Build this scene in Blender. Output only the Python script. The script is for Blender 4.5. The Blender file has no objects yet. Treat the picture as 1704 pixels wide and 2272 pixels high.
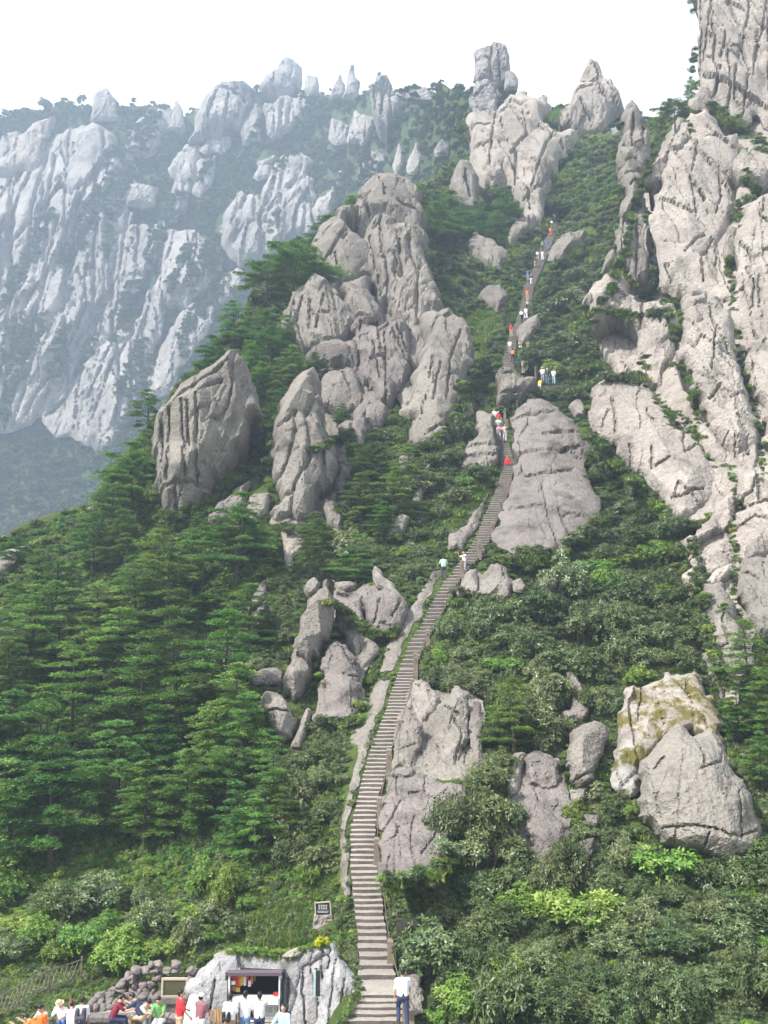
import bpy, math, random, time
import numpy as np
from mathutils import Vector, Matrix, Euler
from mathutils.geometry import delaunay_2d_cdt

T0 = time.time()
R = random.Random(7)
RG = np.random.default_rng(11)
scene = bpy.context.scene
COL = scene.collection

# ------------------------------------------------------------------ camera, sky, sun
PITCH = math.radians(8.0)
FPX = 2209.0            # focal length in photo pixels (1704 x 2272)
CAMZ = 11.6
cam_data = bpy.data.cameras.new("camera")
cam = bpy.data.objects.new("camera", cam_data)
COL.objects.link(cam)
cam.location = (0, 0, CAMZ)
cam.rotation_euler = (math.radians(90) + PITCH, 0, 0)
cam_data.sensor_fit = 'VERTICAL'
cam_data.sensor_height = 24.0
cam_data.lens = 24.0 * FPX / 2272.0
cam_data.clip_start = 0.1
cam_data.clip_end = 6000
scene.camera = cam

SUN_EL, SUN_AZ = math.radians(50), math.radians(-122)   # azimuth from +Y (view direction), clockwise: high on the left, a little behind the viewer
world = bpy.data.worlds.new("World")
scene.world = world
world.use_nodes = True
wn, wl = world.node_tree.nodes, world.node_tree.links
wn.clear()
w_out = wn.new('ShaderNodeOutputWorld')
w_bg = wn.new('ShaderNodeBackground')
w_sky = wn.new('ShaderNodeTexSky')
w_sky.sky_type = 'NISHITA'
w_sky.sun_disc = False
w_sky.sun_elevation = SUN_EL
w_sky.sun_rotation = SUN_AZ
w_sky.dust_density = 4.0
w_mix = wn.new('ShaderNodeMixRGB')
w_noise = wn.new('ShaderNodeTexNoise')
w_noise.inputs['Scale'].default_value = 1.6
w_noise.inputs['Detail'].default_value = 2
w_ramp = wn.new('ShaderNodeMapRange')
w_ramp.inputs[1].default_value = 0.3
w_ramp.inputs[2].default_value = 0.7
w_ramp.inputs[3].default_value = 0.88
w_ramp.inputs[4].default_value = 1.0
w_mix.inputs[2].default_value = (9.4, 9.7, 10.2, 1)     # bright white cloud cover
wl.new(w_noise.outputs['Fac'], w_ramp.inputs[0])
wl.new(w_ramp.outputs[0], w_mix.inputs[0])
wl.new(w_sky.outputs[0], w_mix.inputs[1])
wl.new(w_mix.outputs[0], w_bg.inputs[0])
w_bg.inputs[1].default_value = 0.08
wl.new(w_bg.outputs[0], w_out.inputs[0])

sun_data = bpy.data.lights.new("sun", 'SUN')
sun_data.energy = 5.0
sun_data.angle = math.radians(3)
sun_data.color = (1.0, 0.95, 0.87)
sun = bpy.data.objects.new("sun", sun_data)
COL.objects.link(sun)
sdir = Vector((math.sin(SUN_AZ) * math.cos(SUN_EL), math.cos(SUN_AZ) * math.cos(SUN_EL), math.sin(SUN_EL)))
sun.rotation_euler = sdir.to_track_quat('Z', 'Y').to_euler()
sun.location = (-60, -40, 120)

vs = scene.view_settings
vs.view_transform = 'Standard'
vs.look = 'None'
vs.exposure = 1.1
vs.gamma = 1.0
vs.use_curve_mapping = False
scene.cycles.max_bounces = 3
scene.cycles.diffuse_bounces = 2
scene.cycles.glossy_bounces = 2
scene.cycles.transmission_bounces = 3
scene.cycles.transparent_max_bounces = 6
scene.cycles.volume_bounces = 0
world.cycles.sampling_method = 'MANUAL'
world.cycles.sample_map_resolution = 256
scene.cycles.use_denoising = True
scene.cycles.use_adaptive_sampling = True
scene.cycles.adaptive_threshold = 0.03

# ------------------------------------------------------------------ helpers
CP, SP = math.cos(PITCH), math.sin(PITCH)
def W(px, py, D):
    """photo pixel + forward distance -> world point (arrays welcome)"""
    a = (np.asarray(px, float) - 852.0) / FPX
    b = (1136.0 - np.asarray(py, float)) / FPX
    dy = CP - b * SP
    dz = SP + b * CP
    D = np.asarray(D, float)
    return np.stack(np.broadcast_arrays(a * D / dy, D, CAMZ + dz * D / dy), -1)
def V3(px, py, D):
    return Vector(W(px, py, D))
def to_px(P):
    P = np.asarray(P, float)
    x, y, z = P[..., 0], P[..., 1], P[..., 2] - CAMZ
    f = y * CP + z * SP
    u = -y * SP + z * CP
    return np.stack([852 + FPX * x / f, 1136 - FPX * u / f], -1)

def _h(ix, iy, iz, seed):
    h = (ix.astype(np.uint32) * np.uint32(374761393) + iy.astype(np.uint32) * np.uint32(668265263)
         + iz.astype(np.uint32) * np.uint32(2246822519) + np.uint32((seed * 3266489917) & 0xffffffff))
    h = (h ^ (h >> np.uint32(13))) * np.uint32(1274126177)
    h = (h ^ (h >> np.uint32(16))) * np.uint32(2654435761)
    h ^= h >> np.uint32(15)
    return h.astype(np.float64) / 4294967296.0
def vnoise(P, seed=0):
    I = np.floor(P).astype(np.int64)
    f = P - I
    f = f * f * f * (f * (f * 6 - 15) + 10)
    out = 0
    for dx in (0, 1):
        wx = f[:, 0] if dx else 1 - f[:, 0]
        for dy in (0, 1):
            wy = f[:, 1] if dy else 1 - f[:, 1]
            for dz in (0, 1):
                wz = f[:, 2] if dz else 1 - f[:, 2]
                out = out + wx * wy * wz * _h(I[:, 0] + dx, I[:, 1] + dy, I[:, 2] + dz, seed)
    return out * 2 - 1
def fbm(P, seed=0, octaves=4, gain=0.5):
    out, amp, P = 0, 1.0, np.asarray(P, float)
    for o in range(octaves):
        out = out + amp * vnoise(P * (2.03 ** o) + 17.3 * o, seed + o)
        amp *= gain
    return out
def worley(P, seed=0):
    I = np.floor(P).astype(np.int64)
    n = len(P)
    F1 = np.full(n, 9.0); F2 = np.full(n, 9.0); ID = np.zeros(n); DV = np.zeros((n, 3))
    for dx in (-1, 0, 1):
        for dy in (-1, 0, 1):
            for dz in (-1, 0, 1):
                c = I + (dx, dy, dz)
                q = np.stack([_h(c[:, 0], c[:, 1], c[:, 2], seed + k) for k in (1, 2, 3)], -1)
                d = np.sqrt((((c + q) - P) ** 2).sum(1))
                idv = _h(c[:, 0], c[:, 1], c[:, 2], seed + 4)
                near = d < F1
                F2 = np.where(near, F1, np.minimum(F2, d))
                ID = np.where(near, idv, ID)
                DV = np.where(near[:, None], P - (c + q), DV)
                F1 = np.where(near, d, F1)
    return F1, F2, ID, DV

def mesh_from(name, V, F, mats=None, smooth=False, midx=None):
    me = bpy.data.meshes.new(name)
    V = np.asarray(V, np.float32)
    if isinstance(F, np.ndarray):
        n, k = F.shape
        me.vertices.add(len(V)); me.vertices.foreach_set('co', V.ravel())
        me.loops.add(n * k); me.loops.foreach_set('vertex_index', F.astype(np.int32).ravel())
        me.polygons.add(n); me.polygons.foreach_set('loop_start', np.arange(0, n * k, k, dtype=np.int32))
        me.update(calc_edges=True)
    else:
        me.from_pydata([tuple(v) for v in V.tolist()], [], [tuple(int(i) for i in f) for f in F])
    if mats is not None:
        for m in (mats if isinstance(mats, (list, tuple)) else [mats]):
            me.materials.append(m)
    if midx is not None:
        me.polygons.foreach_set('material_index', np.asarray(midx, np.int32))
    me.polygons.foreach_set('use_smooth', np.full(len(me.polygons), bool(smooth)))
    me.update()
    return me
def link(name, me, parent=None, loc=None):
    o = bpy.data.objects.new(name, me)
    COL.objects.link(o)
    if parent is not None:
        o.parent = parent
    if loc is not None:
        o.location = loc
    return o
def tag(o, label=None, category=None, group=None, kind=None):
    if label: o['label'] = label
    if category: o['category'] = category
    if group: o['group'] = group
    if kind: o['kind'] = kind
    return o
def empty(name, loc, label=None, category=None, group=None, rz=0.0):
    o = bpy.data.objects.new(name, None)
    COL.objects.link(o)
    o.location = loc
    o.rotation_euler = (0, 0, rz)
    return tag(o, label, category, group)

class MB:
    """collects simple solids, built as one mesh"""
    def __init__(s): s.v, s.f, s.m = [], [], []
    def add(s, V, F, m=0):
        b = len(s.v); s.v += [tuple(v) for v in V]
        s.f += [tuple(i + b for i in f) for f in F]; s.m += [m] * len(F)
    def box(s, c, size, rot=None, m=0, jit=0.0):
        hx, hy, hz = [q / 2 for q in size]
        V = [Vector((x, y, z)) for z in (-hz, hz) for y in (-hy, hy) for x in (-hx, hx)]
        if jit: V = [v + Vector((R.uniform(-jit, jit), R.uniform(-jit, jit), R.uniform(-jit, jit))) for v in V]
        if rot is not None: V = [rot @ v for v in V]
        c = Vector(c)
        s.add([v + c for v in V], [(0, 2, 3, 1), (4, 5, 7, 6), (0, 1, 5, 4), (2, 6, 7, 3), (0, 4, 6, 2), (1, 3, 7, 5)], m)
    def tube(s, pts, radii, n=6, m=0):
        pts = [Vector(p) for p in pts]
        if not isinstance(radii, (list, tuple)): radii = [radii] * len(pts)
        rings = []
        for i, p in enumerate(pts):
            d = (pts[min(i + 1, len(pts) - 1)] - pts[max(i - 1, 0)]).normalized()
            a = d.cross(Vector((0, 0, 1)) if abs(d.z) < 0.9 else Vector((1, 0, 0))).normalized()
            b = d.cross(a)
            rings.append([p + (a * math.cos(t) + b * math.sin(t)) * radii[i] for t in [2 * math.pi * k / n for k in range(n)]])
        V = [v for r in rings for v in r]
        F = [(i * n + k, i * n + (k + 1) % n, (i + 1) * n + (k + 1) % n, (i + 1) * n + k) for i in range(len(pts) - 1) for k in range(n)]
        F += [tuple(range(n)), tuple((len(pts) - 1) * n + k for k in reversed(range(n)))]
        s.add(V, F, m)
    def build(s, name, mats, parent=None, loc=None, smooth=False):
        return link(name, mesh_from(name, s.v, s.f, mats, smooth, s.m), parent, loc)

# ------------------------------------------------------------------ materials
def new_mat(name, rough=0.8, spec=0.3):
    m = bpy.data.materials.new(name)
    m.use_nodes = True
    b = m.node_tree.nodes['Principled BSDF']
    b.inputs['Roughness'].default_value = rough
    b.inputs['Specular IOR Level'].default_value = spec
    return m, m.node_tree.nodes, m.node_tree.links, b
def flat(name, col, rough=0.8, var=0.12, scale=6.0, spec=0.3):
    """plain paint or cloth with slight tonal variation"""
    m, n, l, b = new_mat(name, rough, spec)
    tc = n.new('ShaderNodeTexCoord')
    nz = n.new('ShaderNodeTexNoise'); nz.inputs['Scale'].default_value = scale; nz.inputs['Detail'].default_value = 4
    l.new(tc.outputs['Object'], nz.inputs['Vector'])
    mx = n.new('ShaderNodeMixRGB')
    mx.inputs[1].default_value = tuple(c * (1 - var) for c in col) + (1,)
    mx.inputs[2].default_value = tuple(min(1, c * (1 + var)) for c in col) + (1,)
    l.new(nz.outputs['Fac'], mx.inputs[0]); l.new(mx.outputs[0], b.inputs['Base Color'])
    return m
def noise_node(n, l, vec, scale, detail=5, rough=0.6, stretch=None):
    if stretch:
        mp = n.new('ShaderNodeMapping'); mp.inputs['Scale'].default_value = stretch
        l.new(vec, mp.inputs[0]); vec = mp.outputs[0]
    t = n.new('ShaderNodeTexNoise')
    t.inputs['Scale'].default_value = scale; t.inputs['Detail'].default_value = detail; t.inputs['Roughness'].default_value = rough
    l.new(vec, t.inputs['Vector'])
    return t.outputs['Fac']
def ramp(n, l, fac, lo, hi, a=0.0, b=1.0):
    r = n.new('ShaderNodeMapRange')
    for i, v in enumerate((lo, hi, a, b)): r.inputs[1 + i].default_value = v
    l.new(fac, r.inputs[0])
    return r.outputs[0]
def mix(n, l, fac, c1, c2, mode='MIX'):
    m = n.new('ShaderNodeMixRGB'); m.blend_type = mode
    if isinstance(fac, float): m.inputs[0].default_value = fac
    else: l.new(fac, m.inputs[0])
    for i, c in ((1, c1), (2, c2)):
        if isinstance(c, tuple): m.inputs[i].default_value = c + (1,) if len(c) == 3 else c
        else: l.new(c, m.inputs[i])
    return m.outputs[0]
def granite(name, c_main, c_alt, c_dark, k=1.0, moss=0.0, streak=0.5, bump=0.5, blotch=0.6):
    """weathered granite: mottling, lichen, vertical water stains; k = feature scale"""
    m, n, l, b = new_mat(name, 0.9, 0.2)
    pos = n.new('ShaderNodeNewGeometry').outputs['Position']
    big = noise_node(n, l, pos, 0.13 / k, 3, 0.62)
    med = noise_node(n, l, pos, 0.7 / k, 4, 0.7)
    fine = noise_node(n, l, pos, 5.0 / k, 2, 0.7)
    col = mix(n, l, ramp(n, l, big, 0.35, 0.66), c_main, c_alt)
    col = mix(n, l, ramp(n, l, med, 0.5, 0.78, 0, blotch), col, c_dark)
    st = noise_node(n, l, pos, 0.55 / k, 2, 0.6, (1.0, 1.0, 0.11))
    col = mix(n, l, ramp(n, l, st, 0.54, 0.74, 0, streak), col, tuple(c * 0.62 for c in c_dark))
    st2 = noise_node(n, l, pos, 1.7 / k, 2, 0.6, (1.0, 1.0, 0.08))
    col = mix(n, l, ramp(n, l, st2, 0.58, 0.72, 0, 0.35 * streak), col, tuple(min(1, c * 1.18) for c in c_main))
    sp = ramp(n, l, fine, 0.3, 0.7, 0.8, 1.17)
    mul = n.new('ShaderNodeMixRGB'); mul.blend_type = 'MULTIPLY'; mul.inputs[0].default_value = 1
    l.new(col, mul.inputs[1]); l.new(sp, mul.inputs[2]); col = mul.outputs[0]
    # lichen flecks
    vor = n.new('ShaderNodeTexVoronoi'); vor.inputs['Scale'].default_value = 2.6 / k; l.new(pos, vor.inputs['Vector'])
    lf = ramp(n, l, vor.outputs['Distance'], 0.09, 0.2, 0.4, 0.0)
    col = mix(n, l, lf, col, (0.09, 0.09, 0.085))
    if moss:
        ms = noise_node(n, l, pos, 0.8 / k, 7, 0.72)
        col = mix(n, l, ramp(n, l, ms, 0.57 - 0.2 * moss, 0.62 - 0.12 * moss), col, (0.095, 0.085, 0.022))
    l.new(col, b.inputs['Base Color'])
    add = n.new('ShaderNodeMath'); add.operation = 'MULTIPLY_ADD'
    l.new(med, add.inputs[0]); add.inputs[1].default_value = 2.2; l.new(fine, add.inputs[2])
    bp = n.new('ShaderNodeBump'); bp.inputs['Strength'].default_value = bump; bp.inputs['Distance'].default_value = 0.18 * k
    l.new(add.outputs[0], bp.inputs['Height']); l.new(bp.outputs[0], b.inputs['Normal'])
    return m
MAT = {}
MAT['rock'] = granite('granite_grey', (0.228, 0.21, 0.187), (0.165, 0.15, 0.135), (0.08, 0.073, 0.066), bump=0.8)
MAT['rock_purple'] = granite('granite_mauve', (0.195, 0.174, 0.163), (0.142, 0.126, 0.12), (0.07, 0.063, 0.061), streak=0.75, bump=0.8)
MAT['rock_pale'] = granite('granite_pale', (0.315, 0.285, 0.256), (0.235, 0.208, 0.188), (0.11, 0.099, 0.09), k=1.4, streak=0.6, bump=0.8)
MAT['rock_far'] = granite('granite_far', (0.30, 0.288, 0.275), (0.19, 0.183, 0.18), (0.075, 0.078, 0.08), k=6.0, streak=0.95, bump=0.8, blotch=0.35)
MAT['rock_moss'] = granite('granite_mossy', (0.30, 0.25, 0.205), (0.25, 0.245, 0.24), (0.125, 0.105, 0.09), k=0.8, moss=0.5)
MAT['cement'] = granite('cement_rockwork', (0.30, 0.295, 0.30), (0.21, 0.21, 0.222), (0.10, 0.10, 0.105), k=0.4, streak=0.7, bump=0.8)
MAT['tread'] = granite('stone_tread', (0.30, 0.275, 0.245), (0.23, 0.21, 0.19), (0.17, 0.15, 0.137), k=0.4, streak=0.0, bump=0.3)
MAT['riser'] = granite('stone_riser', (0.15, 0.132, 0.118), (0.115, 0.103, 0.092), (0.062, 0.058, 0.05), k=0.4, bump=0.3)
MAT['post'] = granite('stone_post', (0.24, 0.195, 0.155), (0.19, 0.155, 0.125), (0.105, 0.085, 0.07), k=0.3, bump=0.3)
MAT['stones'] = granite('wall_stone', (0.20, 0.172, 0.16), (0.145, 0.13, 0.125), (0.08, 0.07, 0.068), k=0.35)

def soil(name, g1, g2, s, k=1.0):
    m, n, l, b = new_mat(name, 0.95, 0.1)
    pos = n.new('ShaderNodeNewGeometry').outputs['Position']
    a = noise_node(n, l, pos, 0.5 / k, 7, 0.7); c = noise_node(n, l, pos, 3.0 / k, 6, 0.7)
    col = mix(n, l, ramp(n, l, a, 0.35, 0.65), g1, g2)
    col = mix(n, l, ramp(n, l, c, 0.55, 0.75, 0, 0.8), col, s)
    l.new(col, b.inputs['Base Color'])
    bp = n.new('ShaderNodeBump'); bp.inputs['Strength'].default_value = 0.8; bp.inputs['Distance'].default_value = 0.3 * k
    l.new(c, bp.inputs['Height']); l.new(bp.outputs[0], b.inputs['Normal'])
    return m
MAT['soil'] = soil('hillside_soil', (0.045, 0.075, 0.018), (0.07, 0.10, 0.025), (0.075, 0.055, 0.035))
MAT['soil_far'] = soil('far_slope_soil', (0.045, 0.075, 0.03), (0.06, 0.09, 0.035), (0.05, 0.06, 0.03), 4.0)

def leaf_mat(name, dark, mid, light, pale, rough=0.5, transl=0.35, spread=0.5):
    """colour picked per leaf from the 'tint' attribute, shifted a little per plant"""
    m, n, l, b = new_mat(name, rough, 0.35)
    at = n.new('ShaderNodeAttribute'); at.attribute_name = 'tint'
    oi = n.new('ShaderNodeObjectInfo')
    r = n.new('ShaderNodeValToRGB')
    e = r.color_ramp.elements
    e[0].position = 0.0; e[0].color = dark + (1,)
    e[1].position = 1.0; e[1].color = pale + (1,)
    for p, c in ((0.4, mid), (0.78, light)):
        x = e.new(p); x.color = c + (1,)
    sh = n.new('ShaderNodeMath'); sh.operation = 'MULTIPLY_ADD'
    l.new(oi.outputs['Random'], sh.inputs[0]); sh.inputs[1].default_value = spread
    l.new(at.outputs['Fac'], sh.inputs[2])
    s2 = n.new('ShaderNodeMath'); s2.operation = 'SUBTRACT'; l.new(sh.outputs[0], s2.inputs[0]); s2.inputs[1].default_value = spread / 2
    l.new(s2.outputs[0], r.inputs[0])
    hs = n.new('ShaderNodeHueSaturation')
    h = n.new('ShaderNodeMath'); h.operation = 'MULTIPLY_ADD'
    fr = n.new('ShaderNodeMath'); fr.operation = 'FRACT'; mm = n.new('ShaderNodeMath'); mm.operation = 'MULTIPLY'
    l.new(oi.outputs['Random'], mm.inputs[0]); mm.inputs[1].default_value = 37.7; l.new(mm.outputs[0], fr.inputs[0])
    l.new(fr.outputs[0], h.inputs[0]); h.inputs[1].default_value = 0.05; h.inputs[2].default_value = 0.475
    l.new(h.outputs[0], hs.inputs['Hue'])
    l.new(r.outputs[0], hs.inputs['Color'])
    l.new(hs.outputs[0], b.inputs['Base Color'])
    tr = n.new('ShaderNodeBsdfTranslucent'); l.new(hs.outputs[0], tr.inputs[0])
    ms = n.new('ShaderNodeMixShader'); ms.inputs[0].default_value = transl
    l.new(b.outputs[0], ms.inputs[1]); l.new(tr.outputs[0], ms.inputs[2])
    l.new(ms.outputs[0], n['Material Output'].inputs[0])
    return m
MAT['needle'] = leaf_mat('pine_needles', (0.05, 0.105, 0.024), (0.105, 0.21, 0.042), (0.185, 0.32, 0.065), (0.28, 0.40, 0.11))
MAT['leaf'] = leaf_mat('shrub_leaves', (0.045, 0.075, 0.026), (0.09, 0.132, 0.046), (0.175, 0.225, 0.088), (0.38, 0.43, 0.29), 0.42)
MAT['leaf_bright'] = leaf_mat('bright_leaves', (0.07, 0.135, 0.02), (0.125, 0.225, 0.036), (0.22, 0.33, 0.055), (0.36, 0.42, 0.12))
MAT['grass'] = leaf_mat('grass_blades', (0.08, 0.14, 0.025), (0.13, 0.225, 0.037), (0.21, 0.30, 0.06), (0.33, 0.36, 0.135), 0.6)
MAT['leaf_far'] = leaf_mat('far_foliage', (0.035, 0.075, 0.024), (0.065, 0.12, 0.036), (0.115, 0.175, 0.055), (0.18, 0.24, 0.10), 0.7, 0.2)
MAT['yellow_flower'] = leaf_mat('yellow_blossom', (0.25, 0.28, 0.01), (0.5, 0.5, 0.012), (0.65, 0.62, 0.02), (0.75, 0.7, 0.08))
MAT['bark'] = flat('bark', (0.075, 0.06, 0.05), 0.95, 0.35, 9)

# ------------------------------------------------------------------ terrain: forward distance of the slopes
A_COLS = {
 -300: [(2500, 27), (2300, 34.3), (2272, 34.9), (2230, 36.4), (2150, 40.3), (2000, 47), (1700, 58), (1450, 70), (1230, 88)],
    0: [(2500, 27), (2300, 34.3), (2272, 34.9), (2230, 36.4), (2150, 40.3), (2000, 47), (1700, 57), (1450, 69), (1200, 88)],
  130: [(2500, 27), (2300, 34.4), (2272, 35.0), (2230, 36.5), (2140, 40.6), (1900, 48.6), (1600, 60), (1300, 77), (1140, 92)],
  200: [(2500, 32), (2272, 37), (2120, 41.5), (1900, 49), (1600, 60), (1300, 77), (1115, 95)],
  330: [(2500, 32), (2272, 37.5), (2110, 41.5), (1900, 49), (1600, 59), (1300, 75), (1100, 88), (950, 99)],
  400: [(2500, 32), (2272, 37.5), (2100, 41.5), (1900, 48), (1600, 58), (1300, 73), (1100, 86), (850, 107)],
  600: [(2500, 32), (2272, 38), (2130, 39.5), (2050, 41), (1800, 47), (1500, 58), (1200, 76), (1000, 90), (800, 107), (600, 133)],
  780: [(2500, 32), (2272, 36), (2161, 37.4), (1955, 41), (1700, 47.5), (1500, 57), (1277, 70), (1050, 88), (850, 106), (650, 128), (440, 152)],
  900: [(2500, 32), (2272, 34.6), (2161, 36.9), (1955, 40.4), (1700, 47), (1500, 55.6), (1277, 67), (1050, 85), (850, 105), (650, 131), (500, 156), (410, 172)],
 1050: [(2500, 31), (2272, 33.9), (2100, 37), (1900, 41.5), (1700, 46.8), (1500, 55), (1277, 66.5), (1050, 85), (893, 104), (672, 133), (515, 169), (400, 196), (340, 215)],
 1200: [(2500, 30), (2272, 33), (2100, 36.5), (1900, 41), (1700, 46.5), (1500, 53.5), (1277, 64), (1050, 82), (893, 103), (672, 132), (515, 168), (400, 192), (310, 215)],
 1350: [(2500, 29), (2272, 32), (2100, 35.5), (1900, 40.5), (1700, 46), (1500, 53), (1277, 63), (1050, 78), (893, 95), (700, 118), (515, 150), (400, 175), (300, 205)],
 1500: [(2500, 28.5), (2272, 31.5), (2100, 35), (1900, 40), (1700, 45), (1500, 52), (1277, 61), (1050, 73), (850, 86), (600, 105), (400, 122), (255, 140)],
 1640: [(2500, 28), (2272, 31), (2100, 34.5), (1900, 39), (1700, 44.5), (1500, 51), (1277, 60), (1050, 71), (850, 82), (600, 98), (400, 114), (180, 132)],
 2000: [(2500, 27), (2272, 30), (2100, 33.5), (1900, 38), (1700, 43), (1500, 49), (1277, 57), (1050, 67), (850, 77), (600, 91), (400, 104), (250, 115), (0, 132), (-200, 148)],
}
B_COLS = {
 -400: [(1700, 215), (1150, 262), (900, 285), (600, 300), (300, 322)],
    0: [(1700, 210), (1150, 255), (900, 280), (600, 296), (272, 315)],
  130: [(1700, 210), (1150, 255), (900, 280), (600, 296), (228, 315)],
  290: [(1700, 210), (1150, 250), (900, 275), (600, 292), (232, 312)],
  400: [(1700, 205), (1100, 248), (800, 272), (500, 290), (255, 308)],
  560: [(1600, 200), (900, 258), (600, 277), (208, 303)],
  640: [(1600, 200), (900, 255), (600, 272), (205, 300)],
  730: [(1500, 200), (800, 255), (480, 272), (208, 298)],
  860: [(1400, 190), (600, 250), (400, 268), (210, 292)],
  960: [(1300, 180), (500, 232), (300, 258), (205, 272)],
 1030: [(1200, 175), (500, 222), (300, 245), (190, 262)],
 1100: [(1200, 170), (480, 207), (300, 228), (195, 243)],
 1200: [(1200, 165), (480, 203), (360, 214), (250, 230)],
 1320: [(1200, 160), (400, 198), (300, 210), (235, 220)],
 1400: [(1200, 160), (400, 190), (300, 207)],
 1470: [(1200, 160), (400, 190), (310, 209)],
 1750: [(1200, 160), (400, 195), (330, 218)],
}
FARX = 2.0
def far_scale(px):      # the left part of the ridge stands much farther off
    return float(np.interp(px, [760, 1040], [FARX, 1.0]))
B_COLS = {x: [(py, d * far_scale(x)) for py, d in c] for x, c in B_COLS.items()}
class Slope:
    def __init__(s, cols, step, y0, y1):
        s.xs = np.array(sorted(cols)); s.step = step
        s.gx = np.arange(s.xs[0], s.xs[-1] + step, step); s.gy = np.arange(y0, y1 + step, step)
        C = []
        for x in s.xs:
            p = np.array(sorted(cols[x]), float)
            lo = (p[1, 1] - p[0, 1]) / (p[1, 0] - p[0, 0])
            d = np.interp(s.gy, p[:, 0], p[:, 1])
            d = np.where(s.gy < p[0, 0], p[0, 1] + lo * (s.gy - p[0, 0]), d)
            C.append(np.maximum(d, 25))
        C = np.array(C)                                   # columns x rows
        G = np.array([np.interp(s.gx, s.xs, C[:, j]) for j in range(len(s.gy))]).T
        top = np.interp(s.gx, s.xs, [min(q[0] for q in cols[x]) for x in s.xs])
        for _ in range(3):
            P = np.pad(G, ((3, 3), (0, 0)), mode='edge')
            G = sum(P[k:k + len(s.gx)] for k in range(7)) / 7
            P = np.pad(G, ((0, 0), (1, 1)), mode='edge')
            G = sum(P[:, k:k + len(s.gy)] for k in range(3)) / 3
        s.G = G; s.top = top
    def D(s, px, py):
        u = np.clip((np.asarray(px, float) - s.gx[0]) / s.step, 0, len(s.gx) - 1.001)
        v = np.clip((np.asarray(py, float) - s.gy[0]) / s.step, 0, len(s.gy) - 1.001)
        i, j = u.astype(int), v.astype(int); a, b = u - i, v - j
        G = s.G
        return (1 - a) * ((1 - b) * G[i, j] + b * G[i, j + 1]) + a * ((1 - b) * G[i + 1, j] + b * G[i + 1, j + 1])
    def crest(s, px):
        return np.interp(px, s.gx, s.top)
    def surf(s, px, py, amp=1.0):
        D = s.D(px, py)
        P = W(px, py, D)
        n = fbm(P.reshape(-1, 3) * 0.11, 31, 4).reshape(D.shape)
        if getattr(s, 'stair', False): n = n * (1 - stair_weight(np.asarray(px, float), np.asarray(py, float)))
        return P + np.stack([0 * D, -0.6 * n, 0.35 * n], -1) * (D / 60.0)[..., None] * amp
    def build(s, name, mat, rows, ybot, back):
        gx = s.gx
        t = np.linspace(0, 1, rows)
        PX = np.repeat(gx[:, None], rows, 1)
        PY = ybot + (s.top[:, None] - ybot) * t[None, :]
        P = s.surf(PX, PY)
        extra = []
        last = P[:, -1]
        for dy, dz in back:
            extra.append(last + np.array([0, dy, dz])[None, :])
        P = np.concatenate([P] + [e[:, None] for e in extra], 1)
        nx, ny = P.shape[:2]
        idx = np.arange(nx * ny).reshape(nx, ny)
        F = np.stack([idx[:-1, :-1], idx[1:, :-1], idx[1:, 1:], idx[:-1, 1:]], -1).reshape(-1, 4)
        o = link(name, mesh_from(name, P.reshape(-1, 3), F, mat, True))
        return tag(o, kind='structure')
SA = Slope(A_COLS, 10, -260, 2520)
SPATH = [(2300, 832, 32.2, 85), (2262, 832, 33.4, 85), (2205, 838, 34.5, 66), (2161, 836, 35.8, 46), (2080, 826, 37.8, 36), (2020, 820, 39.1, 35), (1955, 812, 40.3, 34), (1841, 805, 42.9, 32), (1733, 826, 45.9, 30), (1645, 850, 48.8, 28), (1574, 877, 52.1, 28), (1482, 903, 56.8, 24),
         (1389, 949, 61.6, 22), (1290, 1000, 66.9, 22), (1210, 1064, 72.4, 22), (1137, 1093, 78.4, 22), (1055, 1123, 86, 20), (982, 1116, 93.6, 20), (922, 1098, 100, 20),
         (868, 1150, 104.5, 26), (818, 1128, 109.5, 18), (748, 1137, 118.5, 16), (669, 1168, 133.5, 16), (586, 1196, 152, 14), (523, 1222, 170, 14), (471, 1237, 185, 12)]
sp_ = np.array(SPATH)[::-1]
def stair_weight(px, py):
    c = np.interp(py, sp_[:, 0], sp_[:, 1]); h = np.interp(py, sp_[:, 0], sp_[:, 3])
    w = np.clip(1.6 - (np.abs(px - c) - h) / 22.0, 0, 1)
    return np.where((py > 465) & (py < 2420), w, 0.0)
_gx, _gy = np.meshgrid(SA.gx, SA.gy, indexing='ij')
_w = stair_weight(_gx, _gy)
SA.G = SA.G * (1 - _w) + _w * np.interp(_gy, sp_[:, 0], sp_[:, 2])
SA.stair = True
SB = Slope(B_COLS, 12, -100, 1720)
hillside = SA.build('hillside', MAT['soil'], 230, 2480, [(3, -0.3), (8, -3), (20, -14), (40, -45), (60, -110)])
ridge = SB.build('mountain_ridge', MAT['soil_far'], 110, 1690, [(4, -0.5), (12, -5), (40, -40), (80, -160)])
hillside['label'] = 'steep green hillside the stone stairway climbs'
ridge['label'] = 'hazy mountain wall behind the near hillside'
g = 1600.0
ground = tag(link('ground', mesh_from('ground', [(-g, -300, -14), (g, -300, -14), (g, 3000, -14), (-g, 3000, -14)], [(0, 1, 2, 3)], MAT['soil_far'])), kind='structure')

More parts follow.
